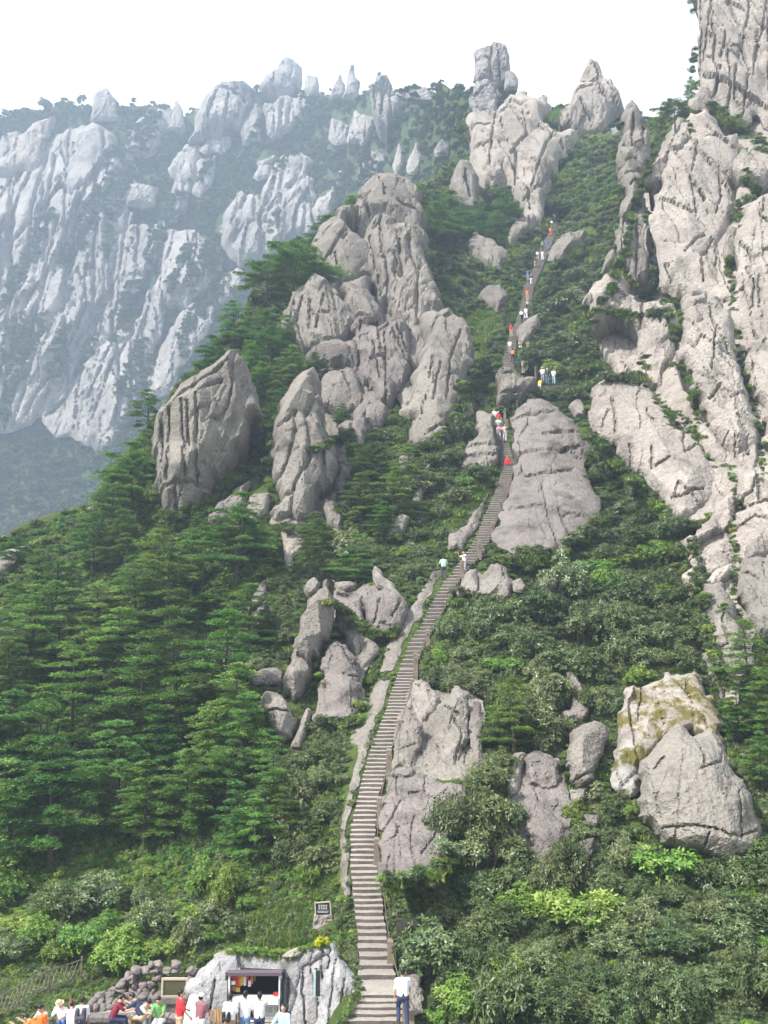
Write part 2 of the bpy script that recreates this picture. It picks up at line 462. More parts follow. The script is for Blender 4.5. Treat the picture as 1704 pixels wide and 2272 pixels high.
# ------------------------------------------------------------------ rocks
FR = {'T': (0, 0, 1.0), 'c1': (0, 1900, 1.947), 'c3': (0, 1000, 2.37), 'c4': (560, 1200, 2.765), 'c5': (1000, 1400, 2.3565),
      'c6': (950, 700, 2.2), 'c7': (950, 0, 2.2), 'c8': (0, 100, 2.074), 'g1': (560, 380, 2.698), 'g2': (1280, 180, 3.568),
      'g3': (400, 80, 2.37), 'g4': (1300, 900, 3.161), 'g5': (320, 760, 3.318)}
def conv(fr, pts):
    ox, oy, s = FR[fr]
    return [(ox + p[0] / s, oy + p[1] / s) + tuple(p[2:]) for p in pts]
FARV, LEDGE = [], []
EDGES = []             # rim points of near stones, for the plants that crowd against them
ROCK_POLYS = []        # (polygon in photo px, layer) for keeping plants off bare stone
def inside(poly, X, Y):
    c = np.zeros(X.shape, bool)
    n = len(poly)
    for i in range(n):
        x0, y0 = poly[i]; x1, y1 = poly[(i + 1) % n]
        if y0 == y1: continue
        k = ((y0 > Y) != (y1 > Y)) & (X < (x1 - x0) * (Y - y0) / (y1 - y0) + x0)
        c ^= k
    return c
def dist_poly(pl, X, Y, closed=True):
    d = np.full(X.shape, 1e9)
    m = len(pl) if closed else len(pl) - 1
    for i in range(m):
        a = np.array(pl[i]); b = np.array(pl[(i + 1) % len(pl)])
        ab = b - a; L = max((ab ** 2).sum(), 1e-9)
        t = np.clip(((X - a[0]) * ab[0] + (Y - a[1]) * ab[1]) / L, 0, 1)
        d = np.minimum(d, np.hypot(X - a[0] - t * ab[0], Y - a[1] - t * ab[1]))
    return d
RK = [0]
def Lq_(p):
    a = np.array([q[:2] for q in p]); return math.sqrt(abs(np.sum(a[:, 0] * np.roll(a[:, 1], -1) - np.roll(a[:, 0], -1) * a[:, 1])) / 2)
def rock(name, fr, poly, layer='A', mat='rock', knots=None, cracks=(), thick=None, steep=0.5, push=0.0, flute=0.0, parent=None,
         label=None, category='boulder', group=None, sp=3.5, D=None, rough=0.6, hole=None, mask=True, cw=2.3, soft=0.4, follow=False, grow=0.0, cell=0.33, noshift=False, vcracks=None):
    RK[0] += 1
    seed = RK[0] * 13
    rg = np.random.default_rng(seed)
    poly = conv(fr, poly); cracks = [conv(fr, c) for c in cracks]
    knots = conv(fr, knots) if knots else None
    if sum(poly[i][0] * poly[(i + 1) % len(poly)][1] - poly[(i + 1) % len(poly)][0] * poly[i][1] for i in range(len(poly))) < 0:
        poly = poly[::-1]
    if grow:
        c0 = np.array(poly)
        e = np.roll(c0, -1, 0) - c0; e /= np.linalg.norm(e, axis=1)[:, None] + 1e-9
        nn = np.column_stack([e[:, 1], -e[:, 0]]); nv = nn + np.roll(nn, 1, 0); nv /= np.maximum(np.linalg.norm(nv, axis=1)[:, None], 0.4)
        poly = [tuple(p) for p in c0 + nv * grow]
    if mask: ROCK_POLYS.append((poly, layer))
    pa = np.array(poly)
    x0, y0 = pa.min(0); x1, y1 = pa.max(0)
    S = SA if layer == 'A' else SB
    # the stone's own leaning plane
    cx = (x0 + x1) / 2
    if D is None:
        Db = float(S.D(cx, y1 - 0.1 * (y1 - y0))); Dt = float(S.D(cx, y0 + 0.1 * (y1 - y0)))
        D0, D1 = Db - push, Db - push + (Dt - Db) * steep
    else: D0, D1 = D
    if layer == 'B':
        if D is not None: D0, D1 = D0 * far_scale(cx), D1 * far_scale(cx)
        else: D0, D1 = D0 + push - push * far_scale(cx), D1 + push - push * far_scale(cx)
    t_ = (y1 - pa[:, 1]) / max(y1 - y0, 1)
    gap = S.D(pa[:, 0], pa[:, 1]) - 0.55 * (D0 + D1) / 120 - (D0 + (D1 - D0) * t_)
    gap = gap[pa[:, 1] > S.crest(pa[:, 0])] if (pa[:, 1] > S.crest(pa[:, 0])).any() else gap
    sh = min(0.0, float(np.percentile(gap, 12)))      # keep the stone in front of the soil it sits in
    if hole is not None or noshift: sh = 0.0
    D0 += sh; D1 += sh
    depth_back = max(0.0, float(gap.max() - sh))
    mpp = (D0 + D1) / 2 / FPX
    def plane(X, Y):
        t = (y1 - Y) / max(y1 - y0, 1)
        if follow: return S.D(X, Y) - push
        return D0 + (D1 - D0) * t
    # outline, resampled and roughened
    B = []
    for i in range(len(poly)):
        a, b = np.array(poly[i]), np.array(poly[(i + 1) % len(poly)])
        k = max(1, int(np.hypot(*(b - a)) / (sp * 1.3)))
        for j in range(k): B.append(a + (b - a) * j / k)
    B = np.array(B)
    if len(B) > 24:      # round the corners a little
        for _ in range(1): B = 0.5 * B + 0.25 * (np.roll(B, 1, 0) + np.roll(B, -1, 0))
    jn = fbm(np.column_stack([B / 22.0, np.full(len(B), seed)]), seed, 3)
    jm = fbm(np.column_stack([B / 22.0, np.full(len(B), seed + 9.5)]), seed + 5, 3)
    amp = min(5.5, 0.05 * min(x1 - x0, y1 - y0))
    B = B + np.column_stack([jn, jm]) * amp
    if Lq_(poly) > 55:      # blocky notches where joints meet the outline
        _, _, bid, _ = worley(np.column_stack([B / (0.16 * Lq_(poly) + 12), np.full(len(B), seed * 1.7)]), seed + 33)
        bt = np.roll(B, -2, 0) - np.roll(B, 2, 0); bt /= np.linalg.norm(bt, axis=1)[:, None] + 1e-9
        B = B + np.column_stack([bt[:, 1], -bt[:, 0]]) * ((bid - 0.5) * min(13.0, 0.07 * Lq_(poly) + 3))[:, None] * (0.0 if hole is not None or follow else 1.0)
    gx, gy = np.meshgrid(np.arange(x0, x1, sp), np.arange(y0, y1, sp))
    gx = (gx + rg.uniform(-0.3, 0.3, gx.shape) * sp).ravel(); gy = (gy + rg.uniform(-0.3, 0.3, gy.shape) * sp).ravel()
    ok = inside([tuple(b) for b in B], gx, gy)
    gx, gy = gx[ok], gy[ok]
    dd = dist_poly([tuple(b) for b in B], gx, gy)
    ok = dd > sp * 0.55
    if hole is not None:
        hp = conv(fr, hole)
        hx0, hx1 = min(p[0] for p in hp), max(p[0] for p in hp); hy0, hy1 = min(p[1] for p in hp), max(p[1] for p in hp)
        ok &= ~((gx > hx0 - 1) & (gx < hx1 + 1) & (gy > hy0 - 1) & (gy < hy1 + 1))
    gx, gy = gx[ok], gy[ok]
    nb = len(B)
    pts = [Vector((float(p[0]), float(p[1]))) for p in B] + [Vector((float(a), float(b))) for a, b in zip(gx, gy)]
    faces = [list(range(nb))]
    if hole is not None:
        hb = []
        for i in range(len(hp)):
            a, b = np.array(hp[i]), np.array(hp[(i + 1) % len(hp)]); k = max(1, int(np.hypot(*(b - a)) / sp))
            hb += [a + (b - a) * j / k for j in range(k)]
        h0 = len(pts); pts += [Vector((float(p[0]), float(p[1]))) for p in hb]
        hedges = [(h0 + i, h0 + (i + 1) % len(hb)) for i in range(len(hb))]
    else: hedges = []
    vv, _, tri, ov, _, _ = delaunay_2d_cdt(pts, hedges, faces, 1, 1e-5, True)
    Q = np.array([(v.x, v.y) for v in vv]); tri = np.array(tri)
    cen = Q[tri].mean(1)
    tri = tri[inside([tuple(b) for b in B], cen[:, 0], cen[:, 1])]
    if hole is not None:
        cen = Q[tri].mean(1)
        tri = tri[~((cen[:, 0] > hx0) & (cen[:, 0] < hx1) & (cen[:, 1] > hy0) & (cen[:, 1] < hy1))]
    bmap = {}
    for i, o in enumerate(ov):
        for k in o:
            if k < nb: bmap[k] = i
    X, Y = Q[:, 0], Q[:, 1]
    db = dist_poly([tuple(b) for b in B], X, Y)
    area = abs(np.sum(B[:, 0] * np.roll(B[:, 1], -1) - np.roll(B[:, 0], -1) * B[:, 1])) / 2
    Lpx = math.sqrt(area); L = Lpx * mpp
    wid = min(x1 - x0, y1 - y0)
    th = (thick if thick is not None else 0.34) * min(wid, 1.2 * Lpx) * mpp
    # coarse facets
    if not knots:
        knots = []
        for _ in range(200):
            i = rg.integers(len(X))
            if db[i] > 0.16 * Lpx * rg.uniform(0.5, 1.3) and all(math.hypot(X[i] - k[0], Y[i] - k[1]) > 0.26 * Lpx for k in knots):
                knots.append((X[i], Y[i], rg.uniform(0.55, 1.0)))
            if len(knots) > 9: break
    cpts = [Vector(p) for p in poly] + [Vector((k[0], k[1])) for k in knots]
    coff = np.array([0.0] * len(poly) + [k[2] for k in knots])
    cv, _, ctri, cov, _, _ = delaunay_2d_cdt(cpts, [], [list(range(len(poly)))], 1, 1e-5, True)
    coff2 = np.array([coff[o[0]] if o else 0 for o in cov])
    lin = np.zeros(len(X))
    for t in ctri:
        a, b, c = [np.array(cv[i]) for i in t]
        den = (b[1] - c[1]) * (a[0] - c[0]) + (c[0] - b[0]) * (a[1] - c[1])
        if abs(den) < 1e-9: continue
        u = ((b[1] - c[1]) * (X - c[0]) + (c[0] - b[0]) * (Y - c[1])) / den
        v = ((c[1] - a[1]) * (X - c[0]) + (a[0] - c[0]) * (Y - c[1])) / den
        k = (u > -0.01) & (v > -0.01) & (u + v < 1.01)
        lin[k] = (u * coff2[t[0]] + v * coff2[t[1]] + (1 - u - v) * coff2[t[2]])[k]
    pw = np.clip(db / (0.05 * Lpx + 3), 0, 1)
    pil = 0.6 * pw + 0.4 * np.sqrt(1 - (1 - pw) ** 2)
    off = th * (soft * pil + (1 - soft) * lin * np.clip(pw * 1.5, 0, 1) ** 0.5)
    # joints, slabs and roughness
    P = W(X, Y, plane(X, Y))
    ang = rg.uniform(-0.35, 0.35)
    ca, sa = math.cos(ang), math.sin(ang)
    u = (P[:, 0] * ca + P[:, 2] * sa); w = (-P[:, 0] * sa + P[:, 2] * ca)
    uvw = np.column_stack([u, w, P[:, 1] * 0.2])
    wp = np.column_stack([fbm(uvw / (0.4 * L), seed + 2, 3), fbm(uvw / (0.4 * L), seed + 7, 3), np.zeros(len(u))])
    c1 = cell * L
    q = uvw / np.array([c1, c1 * (2.3 + 1.2 * flute), c1 * 4]) + 0.10 * wp
    F1, F2, ID, DV = worley(q, seed)
    edge = np.clip(db / (0.05 * Lpx + 3), 0, 1)
    t1 = (np.modf(ID * 91.7)[0] - 0.5); t2 = (np.modf(ID * 57.3)[0] - 0.5)
    cre = np.exp(-(F2 - F1) / 0.028)
    some = np.clip(fbm(uvw / (0.5 * L), seed + 65, 2) * 2.0 + 0.55, 0, 1)
    ra = rough * min(th, 0.16 * L) * (cell / 0.33) ** 0.5
    off = off + edge * ra * (0.7 * (ID - 0.5) + 1.3 * t1 * DV[:, 0] + 1.1 * t2 * DV[:, 1] - 0.5 * cre * some)
    c2 = 0.36 * cell * L
    F1b, F2b, IDb, DVb = worley(uvw / np.array([c2, c2 * (2.6 + flute), c2 * 3]) + 0.25 * wp, seed + 50)
    sel = np.clip(fbm(uvw / (0.35 * L), seed + 60, 2) * 2.2 + 0.25, 0, 1)
    off = off + edge * ra * sel * (0.24 * (IDb - 0.5) + 0.6 * (np.modf(IDb * 77.1)[0] - 0.5) * DVb[:, 0] + 0.55 * (np.modf(IDb * 31.7)[0] - 0.5) * DVb[:, 1] - 0.16 * np.exp(-(F2b - F1b) / 0.05))
    off = off + ra * (0.1 * fbm(uvw / (0.25 * L), seed + 70, 2, 0.5) + 0.03 * fbm(uvw / (0.05 * L), seed + 75, 3, 0.55))
    if flute:
        fx = np.column_stack([u / (0.12 * L), w / (1.1 * L), np.zeros(len(u))]) + 0.5 * wp * np.array([1, 0.3, 0])
        rid = 1 - np.abs(fbm(fx, seed + 80, 3))
        off = off - edge * flute * th * 0.16 * np.clip(rid - 0.62, 0, 1) ** 1.5 * 3
    if vcracks is None and flute >= 1.0: vcracks = 38.0 if layer == 'A' else 32.0
    if vcracks:      # long steep joints
        xx = x0 + rg.uniform(0.3, 0.8) * vcracks
        while xx < x1:
            ya = y0 + rg.uniform(-0.1, 0.55) * (y1 - y0); yb = ya + rg.uniform(0.25, 0.8) * (y1 - y0); sl = rg.uniform(-0.16, 0.05)
            cracks = list(cracks) + [[(xx + sl * (yy - ya) + rg.normal(0, 2.5), yy) for yy in np.linspace(ya, yb, 6)]]
            xx += rg.uniform(0.5, 1.5) * vcracks
    for c in cracks:
        wob = 2.5 * fbm(np.column_stack([X / 18, Y / 18, np.full(len(X), seed + 3.0)]), seed + 90, 3)
        dc = dist_poly(c, X + wob, Y - wob, False)
        off = off - np.exp(-(dc / cw) ** 2) * max(min(0.4 * th, 14 * mpp), 6 * mpp)
    cen = W(cx, (y0 + y1) / 2, (D0 + D1) / 2)
    dirv = np.array([-cen[0] * 0.7, -cen[1], 0.0]); dirv /= np.linalg.norm(dirv); dirv[2] = 0.22; dirv /= np.linalg.norm(dirv)
    Pf = P + off[:, None] * dirv
    Pf += (0.02 * th * rough) * np.column_stack([fbm(P / (0.1 * L), seed + 101, 3), np.zeros(len(X)), fbm(P / (0.1 * L), seed + 102, 3)]) * edge[:, None]
    if layer == 'B' and Lpx > 40 and name == 'rock_slab': FARV.append((Q, Pf, db))
    elif layer == 'A' and mask:
        for c in cracks:
            for a_, b_ in zip(c, c[1:]):
                for _ in range(max(1, int(math.hypot(a_[0] - b_[0], a_[1] - b_[1]) / 14))):
                    if rg.uniform() > 0.3: continue
                    tt = rg.uniform(); qx, qy = a_[0] + (b_[0] - a_[0]) * tt, a_[1] + (b_[1] - a_[1]) * tt
                    ii = int(np.argmin((X - qx) ** 2 + (Y - qy) ** 2))
                    if db[ii] > 8: LEDGE.append(Pf[ii])
    # closed back
    ring = [bmap[i] for i in range(nb) if i in bmap]
    Pr = Pf[ring]; ctr = Pr.mean(0)
    if layer == 'A' and mask:
        bx = Q[ring]; tg = np.roll(bx, -2, 0) - np.roll(bx, 2, 0); tg /= np.linalg.norm(tg, axis=1)[:, None] + 1e-9
        EDGES.append((bx, np.column_stack([tg[:, 1], -tg[:, 0]]), Pr, dirv, Lpx))
    back = -dirv * max(th, min(depth_back, 2.5 * th) * 0.8)
    n0 = len(Pf)
    R1 = Pr + (ctr - Pr) * 0.06 + back * 0.6
    R2 = Pr + (ctr - Pr) * (0.3 if hole is None and not follow else 0.06) + back * 1.5
    Vall = np.concatenate([Pf, R1, R2, (ctr + back * 1.8)[None]])
    m = len(ring); F = [tuple(t) for t in tri.tolist()]
    if tri.size:
        a, b, c = Pf[tri[0][0]], Pf[tri[0][1]], Pf[tri[0][2]]
    for i in range(m):
        j = (i + 1) % m
        F.append((ring[j], ring[i], n0 + i)); F.append((ring[j], n0 + i, n0 + j))
        F.append((n0 + j, n0 + i, n0 + m + i)); F.append((n0 + j, n0 + m + i, n0 + m + j))
        if hole is None and not follow: F.append((n0 + m + j, n0 + m + i, n0 + 2 * m))
    F = np.array(F)
    # orient front faces to the camera
    nrm = np.cross(Pf[tri[:, 1]] - Pf[tri[:, 0]], Pf[tri[:, 2]] - Pf[tri[:, 0]]).sum(0)
    if np.dot(nrm, dirv) < 0: F = F[:, ::-1]
    if parent is not None and parent.type == 'EMPTY': base = np.array(parent.location)
    else: base = np.array([ctr[0], ctr[1], Vall[:, 2].min()])
    o = link(name, mesh_from(name, Vall - base, F, MAT[mat], True))
    if parent is not None:
        o.parent = parent
        if parent.type != 'EMPTY': o.location = base
        if label: o['label'] = label
    else:
        o.location = base
        tag(o, label, category, group)
    try: o.data.set_sharp_from_angle(angle=math.radians(26))
    except Exception: pass
    return o

# ---- the far wall (pieces of the ridge)
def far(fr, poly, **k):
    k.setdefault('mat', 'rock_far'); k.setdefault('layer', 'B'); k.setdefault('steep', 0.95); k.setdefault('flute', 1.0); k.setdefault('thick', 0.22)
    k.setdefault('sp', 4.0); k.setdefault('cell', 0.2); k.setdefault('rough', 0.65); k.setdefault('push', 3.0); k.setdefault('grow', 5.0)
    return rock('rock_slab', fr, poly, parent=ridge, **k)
far('c8', [(-420, 640), (-60, 610), (90, 578), (165, 582), (200, 500), (290, 400), (440, 372), (520, 425), (540, 480), (530, 520), (560, 600), (565, 700), (600, 800), (540, 860), (500, 900), (600, 832), (740, 832), (742, 950), (700, 1000), (640, 1100), (560, 1250), (510, 1330), (440, 1440), (370, 1540), (280, 1720), (250, 1790), (180, 1700), (60, 1780), (-420, 1700)],
    thick=0.13, flute=1.6, push=9, follow=True, cell=0.1, rough=0.9, cracks=[[(90, 600), (60, 850), (10, 1100)], [(215, 500), (200, 800), (120, 1150)], [(330, 400), (310, 640), (300, 900)], [(440, 600), (430, 820), (390, 900)], [(540, 900), (520, 1100), (440, 1300), (330, 1560)], [(640, 850), (620, 1000)], [(270, 850), (220, 1100), (130, 1500)], [(0, 900), (-20, 1300)], [(480, 420), (500, 560)], [(410, 1000), (380, 1250)]], cw=4)
far('c8', [(-60, 612), (0, 560), (60, 440), (150, 380), (245, 345), (238, 420), (195, 490), (165, 572), (90, 572), (20, 602)], flute=0.2, push=7, steep=1.0, mat='rock_pale')
far('c8', [(595, 470), (610, 400), (650, 340), (700, 325), (750, 350), (762, 400), (720, 480), (660, 520), (610, 510)], flute=0.2, push=6)
far('c8', [(560, 650), (575, 580), (600, 520), (640, 570), (625, 640), (720, 670), (710, 730), (600, 750), (560, 720)])
far('c8', [(800, 640), (830, 530), (880, 460), (925, 480), (895, 560), (870, 640), (850, 750), (770, 850), (755, 830), (785, 700)], cracks=[[(810, 640), (870, 640)], [(780, 800), (850, 760)]])
far('c8', [(925, 540), (985, 520), (965, 640), (920, 700), (888, 680)])
far('c8', [(750, 960), (780, 850), (900, 860), (1000, 950), (1000, 1050), (940, 1110), (860, 1190), (760, 1195), (740, 1280), (700, 1400), (660, 1560), (620, 1640), (560, 1760), (500, 1900), (430, 1850), (330, 1800), (260, 1800), (330, 1600), (430, 1420), (540, 1330), (660, 1260), (690, 1150), (745, 1080)],
    flute=1.4, push=9, follow=True, thick=0.15, cell=0.14, rough=0.8, cracks=[[(900, 880), (850, 1050), (760, 1190)], [(640, 1290), (520, 1500), (420, 1760)], [(690, 1200), (600, 1480)], [(560, 1340), (400, 1650)]])
far('c8', [(880, 1200), (985, 1180), (960, 1300), (900, 1370), (830, 1480), (790, 1590), (680, 1620), (700, 1500), (760, 1380), (830, 1250)], flute=1.3, push=9, follow=True, thick=0.15)
far('c8', [(1000, 1170), (1030, 1080), (1090, 1035), (1125, 1060), (1105, 1160), (1020, 1190)])
far('g3', [(45, 560), (90, 440), (150, 320), (200, 275), (260, 262), (340, 280), (375, 310), (360, 390), (330, 450), (310, 500), (250, 505), (170, 520), (110, 530)], flute=0.6, thick=0.34, push=5, cracks=[[(150, 320), (260, 345), (345, 385)], [(250, 380), (240, 490)], [(190, 350), (150, 480)]])
far('g3', [(450, 480), (470, 360), (530, 320), (620, 340), (690, 330), (670, 410), (600, 470), (530, 530), (480, 545)], flute=2.0, cracks=[[(500, 350), (490, 530)], [(550, 330), (520, 500)], [(590, 350), (560, 480)]])
far('g3', [(350, 420), (400, 360), (418, 440), (410, 530), (325, 578), (328, 500)], flute=0.6)
far('g3', [(110, 600), (160, 545), (250, 530), (260, 570), (220, 615), (170, 590), (130, 610)])
far('g3', [(-60, 700), (-20, 640), (60, 575), (110, 580), (100, 660), (60, 760), (0, 800)], flute=0.6)
far('g3', [(90, 800), (110, 680), (160, 640), (180, 660), (140, 750)], flute=0.8)
far('g3', [(410, 670), (490, 630), (470, 660), (420, 690)], flute=0)
far('g3', [(395, 740), (420, 690), (470, 680), (460, 730), (410, 750)], flute=0)
far('g3', [(470, 730), (560, 620), (620, 615), (690, 660), (645, 740), (700, 770), (712, 850), (690, 900), (690, 995), (600, 1060), (500, 1130), (420, 1190), (310, 1200), (220, 1080), (210, 995), (240, 930), (320, 830), (420, 850)],
    thick=0.2, push=9, follow=True, flute=1.0, cell=0.17, rough=0.7, cracks=[[(300, 1060), (480, 985), (620, 880), (690, 880)], [(400, 840), (390, 1000)], [(560, 860), (620, 770)], [(500, 740), (490, 860), (420, 980)], [(320, 850), (300, 1100)], [(560, 960), (540, 1080)]], cw=4.5)
far('g3', [(720, 870), (800, 820), (840, 715), (888, 712), (860, 790), (802, 860), (790, 930), (720, 995), (700, 940)], flute=0.5)
far('g3', [(940, 770), (960, 650), (1040, 600), (1072, 650), (1040, 740), (1000, 780)], flute=1.5)
far('g3', [(1125, 690), (1150, 570), (1172, 640), (1140, 745)], flute=0.5)
far('g3', [(1198, 690), (1240, 565), (1258, 640), (1240, 722), (1200, 722)], flute=0.5)
far('g3', [(1340, 600), (1380, 550), (1406, 580), (1400, 620), (1350, 628)], flute=0, push=8)
far('g3', [(785, 540), (800, 440), (872, 470), (872, 560), (820, 568)], flute=1.5)
far('g3', [(880, 560), (930, 400), (1020, 440), (965, 575)], flute=1.5)
far('g3', [(1145, 300), (1200, 266), (1300, 278), (1318, 325), (1200, 325)], flute=0.2, push=2)
far('g3', [(-70, 500), (-20, 345), (0, 400), (20, 500)], flute=0)
far('c8', [(420, 350), (450, 230), (490, 207), (522, 240), (525, 350)], flute=0, push=1)
far('c8', [(705, 390), (735, 293), (790, 298), (815, 390)], flute=0, push=1)
far('c8', [(0, 470), (20, 420), (80, 405), (90, 420), (50, 470), (10, 540)], flute=0, push=1)
far('c7', [(1040, 555), (1100, 620), (1145, 645), (1130, 700), (1080, 700), (1045, 640)], flute=0.2)
far('c7', [(870, 640), (960, 610), (960, 700), (900, 730), (860, 700)], flute=0.2)

def peak(name, fr, poly, label, cat='rock peak', **k):
    k.setdefault('mat', 'rock_far'); k.setdefault('layer', 'B'); k.setdefault('steep', 0.3); k.setdefault('flute', 0.5); k.setdefault('thick', 0.4); k.setdefault('push', 4)
    return rock(name, fr, poly, label=label, category=cat, **k)
pk = empty('granite_peak', W(1140, 500, 205), 'tall pale granite peak topped by a square block, above the stairway', 'rock peak')
pk2 = lambda p, **k: rock('rock_block', 'c7', p, layer=k.pop('layer', 'B'), parent=pk, mat=k.pop('mat', 'rock_far'), **k)
pk2([(228, 262), (256, 240), (268, 236), (300, 212), (345, 214), (380, 226), (388, 260), (392, 335), (390, 430), (340, 425), (290, 415), (226, 410)], D=(247, 252), thick=0.3, flute=0.3, rough=1.1, cell=0.28, cracks=[[(310, 250), (300, 400)], [(240, 300), (300, 320)], [(340, 240), (350, 400)]])
pk2([(375, 345), (410, 348), (440, 395), (440, 440), (370, 440)], D=(246, 249), thick=0.3)
pk2([(213, 460), (238, 400), (300, 392), (352, 420), (352, 470), (325, 585), (250, 605), (208, 550)], D=(240, 246), thick=0.3, flute=0.2, rough=1.0, cracks=[[(220, 480), (290, 440), (345, 440)], [(215, 545), (300, 560)]])
pk2([(203, 555), (330, 570), (380, 490), (440, 455), (560, 480), (600, 520), (565, 600), (640, 660), (700, 640), (742, 680), (630, 800), (600, 900), (556, 1010), (528, 1095), (488, 1132), (462, 1025), (420, 965), (360, 905), (280, 935), (210, 835), (193, 720)],
    D=(168, 210), layer='A', thick=0.2, flute=0.9, mat='rock_pale', knots=[(280, 700, .7), (400, 580, .9), (520, 560, .9), (450, 750, .6), (560, 760, 1), (520, 960, .9), (330, 820, .8), (640, 720, .5)],
    cracks=[[(330, 600), (300, 850)], [(460, 590), (490, 700), (400, 790)], [(605, 680), (520, 900), (485, 1010)], [(210, 650), (330, 640)], [(430, 790), (420, 960)], [(350, 600), (400, 560), (470, 650)], [(560, 610), (600, 690)], [(470, 1000), (540, 960), (600, 860)], [(220, 750), (310, 760)]])
peak('granite_peak', 'c7', [(735, 420), (765, 335), (800, 325), (850, 350), (900, 420), (960, 520), (962, 590), (900, 620), (870, 680), (800, 692), (735, 680), (640, 640), (640, 580), (700, 540), (695, 470)],
     'jagged rounded granite peak right of the square-topped peak, against the sky', D=(212, 222), flute=0.8, mat='rock_pale',
     cracks=[[(730, 440), (830, 460), (870, 570)], [(790, 340), (830, 440)], [(850, 370), (885, 490)], [(700, 500), (800, 480)], [(740, 560), (790, 640)]])
peak('granite_peak', 'g3', [(420, 285), (440, 220), (490, 180), (530, 135), (600, 128), (632, 150), (640, 240), (600, 300), (520, 320), (500, 330), (430, 320)],
     'broad rounded rock peak, highest point of the hazy left ridge', flute=0.5, D=(296, 300), cracks=[[(490, 180), (500, 310)], [(530, 150), (620, 170)]])
peak('rock_tower', 'g3', [(648, 290), (652, 240), (660, 198), (690, 212), (722, 210), (730, 310), (680, 320)], 'square rock tower beside the highest point of the hazy ridge', 'rock spire', D=(296, 299))
peak('rock_spire', 'g3', [(790, 330), (795, 300), (825, 230), (842, 192), (850, 240), (868, 255), (870, 330)], 'short thin rock spire on the skyline, left of the taller finger', 'rock spire', D=(294, 296), sp=3)
peak('rock_spire', 'g3', [(850, 330), (872, 270), (885, 200), (897, 153), (914, 153), (917, 215), (945, 240), (930, 330)], 'tall thin finger of rock standing on the skyline', 'rock spire', D=(293, 295), sp=3)
peak('rock_spire', 'g3', [(995, 305), (1020, 240), (1033, 215), (1030, 182), (1045, 175), (1057, 190), (1055, 225), (1100, 240), (1132, 300), (1150, 350), (1185, 360), (1160, 430), (1100, 475), (1050, 425), (1010, 360)],
     'cluster of blocky spires with a small knob on top, on the skyline', 'rock spire', D=(284, 290), flute=1.4, cracks=[[(1060, 250), (1070, 430)], [(1100, 260), (1110, 440)], [(1020, 300), (1120, 330)]])

# ---- right-hand cliff
cliff = empty('granite_cliff', W(1560, 1500, 51), 'towering pale granite cliff of tilted slabs along the right edge', 'cliff')
def kslab(fr, poly, **k):
    k.setdefault('mat', 'rock_pale'); k.setdefault('steep', 0.85); k.setdefault('thick', 0.26); k.setdefault('push', 1.0); k.setdefault('flute', 0.4); k.setdefault('grow', 7.0); k.setdefault('cell', 0.25)
    return rock('rock_slab', fr, poly, parent=cliff, **k)
kslab('c7', [(1322, 30), (1306, -20), (1312, -150), (1900, -150), (1900, 660), (1659, 625), (1600, 560), (1540, 585), (1490, 572), (1440, 545), (1360, 512), (1290, 510), (1325, 455), (1345, 400), (1330, 340), (1336, 290), (1352, 262), (1330, 200), (1335, 150), (1312, 95)],
      D=(121, 142), thick=0.16, flute=1.3, knots=[(1430, 230, .8), (1460, 300, 1), (1560, 300, .9), (1380, 100, .6), (1700, 300, .8), (1500, 480, .9), (1380, 440, .6), (1600, 100, .5), (1750, 0, .5), (1500, 0, .6)],
      cracks=[[(1390, 0), (1370, 130), (1340, 320)], [(1450, 205), (1430, 330)], [(1520, 290), (1562, 400), (1535, 570)], [(1460, 60), (1530, 180)], [(1600, 200), (1590, 400)], [(1645, 60), (1600, 330)], [(1500, 380), (1490, 520)], [(1420, 380), (1400, 480)], [(1320, 60), (1390, 20)], [(1440, 270), (1530, 290)]])
kslab('g2', [(900, 255), (1000, 255), (1080, 330), (1150, 470), (1250, 430), (1275, 620), (1235, 900), (1255, 1010), (1180, 1180), (1100, 1340), (1150, 1600), (1195, 1790), (860, 1790), (850, 1730), (690, 1650), (650, 1450), (605, 1150), (650, 980), (640, 900), (740, 640), (610, 672), (720, 540), (780, 430), (830, 330)],
      thick=0.2, D=(96, 119), flute=0.5, knots=[(700, 640, .5), (900, 600, .8), (1050, 520, .7), (850, 1000, .85), (1150, 800, .8), (900, 1350, 1), (1000, 1600, .9), (760, 1550, .8), (1180, 1050, .6)],
      cracks=[[(1000, 1650), (980, 1450), (1060, 1320)], [(1000, 1260), (930, 1310), (850, 1430)], [(1080, 1530), (1100, 1420), (1040, 1350)], [(1250, 660), (1220, 900)], [(1110, 760), (1130, 1000), (1090, 1100)], [(690, 1500), (750, 1640)], [(780, 430), (700, 640)], [(960, 500), (900, 800), (940, 1100)]])
kslab('c6', [(1235, 190), (1262, 40), (1252, -75), (1400, -75), (1465, -10), (1490, 150), (1530, 300), (1550, 420), (1590, 540), (1622, 640), (1610, 800), (1560, 875), (1490, 705), (1425, 600), (1350, 450), (1310, 330)],
      thick=0.34, D=(80, 95), flute=0.3, cracks=[[(1365, 440), (1420, 380), (1480, 440), (1560, 400)], [(1450, 610), (1420, 710)], [(1400, 100), (1490, 260)], [(1490, 620), (1500, 730)], [(1370, 0), (1400, 120), (1380, 300)]])
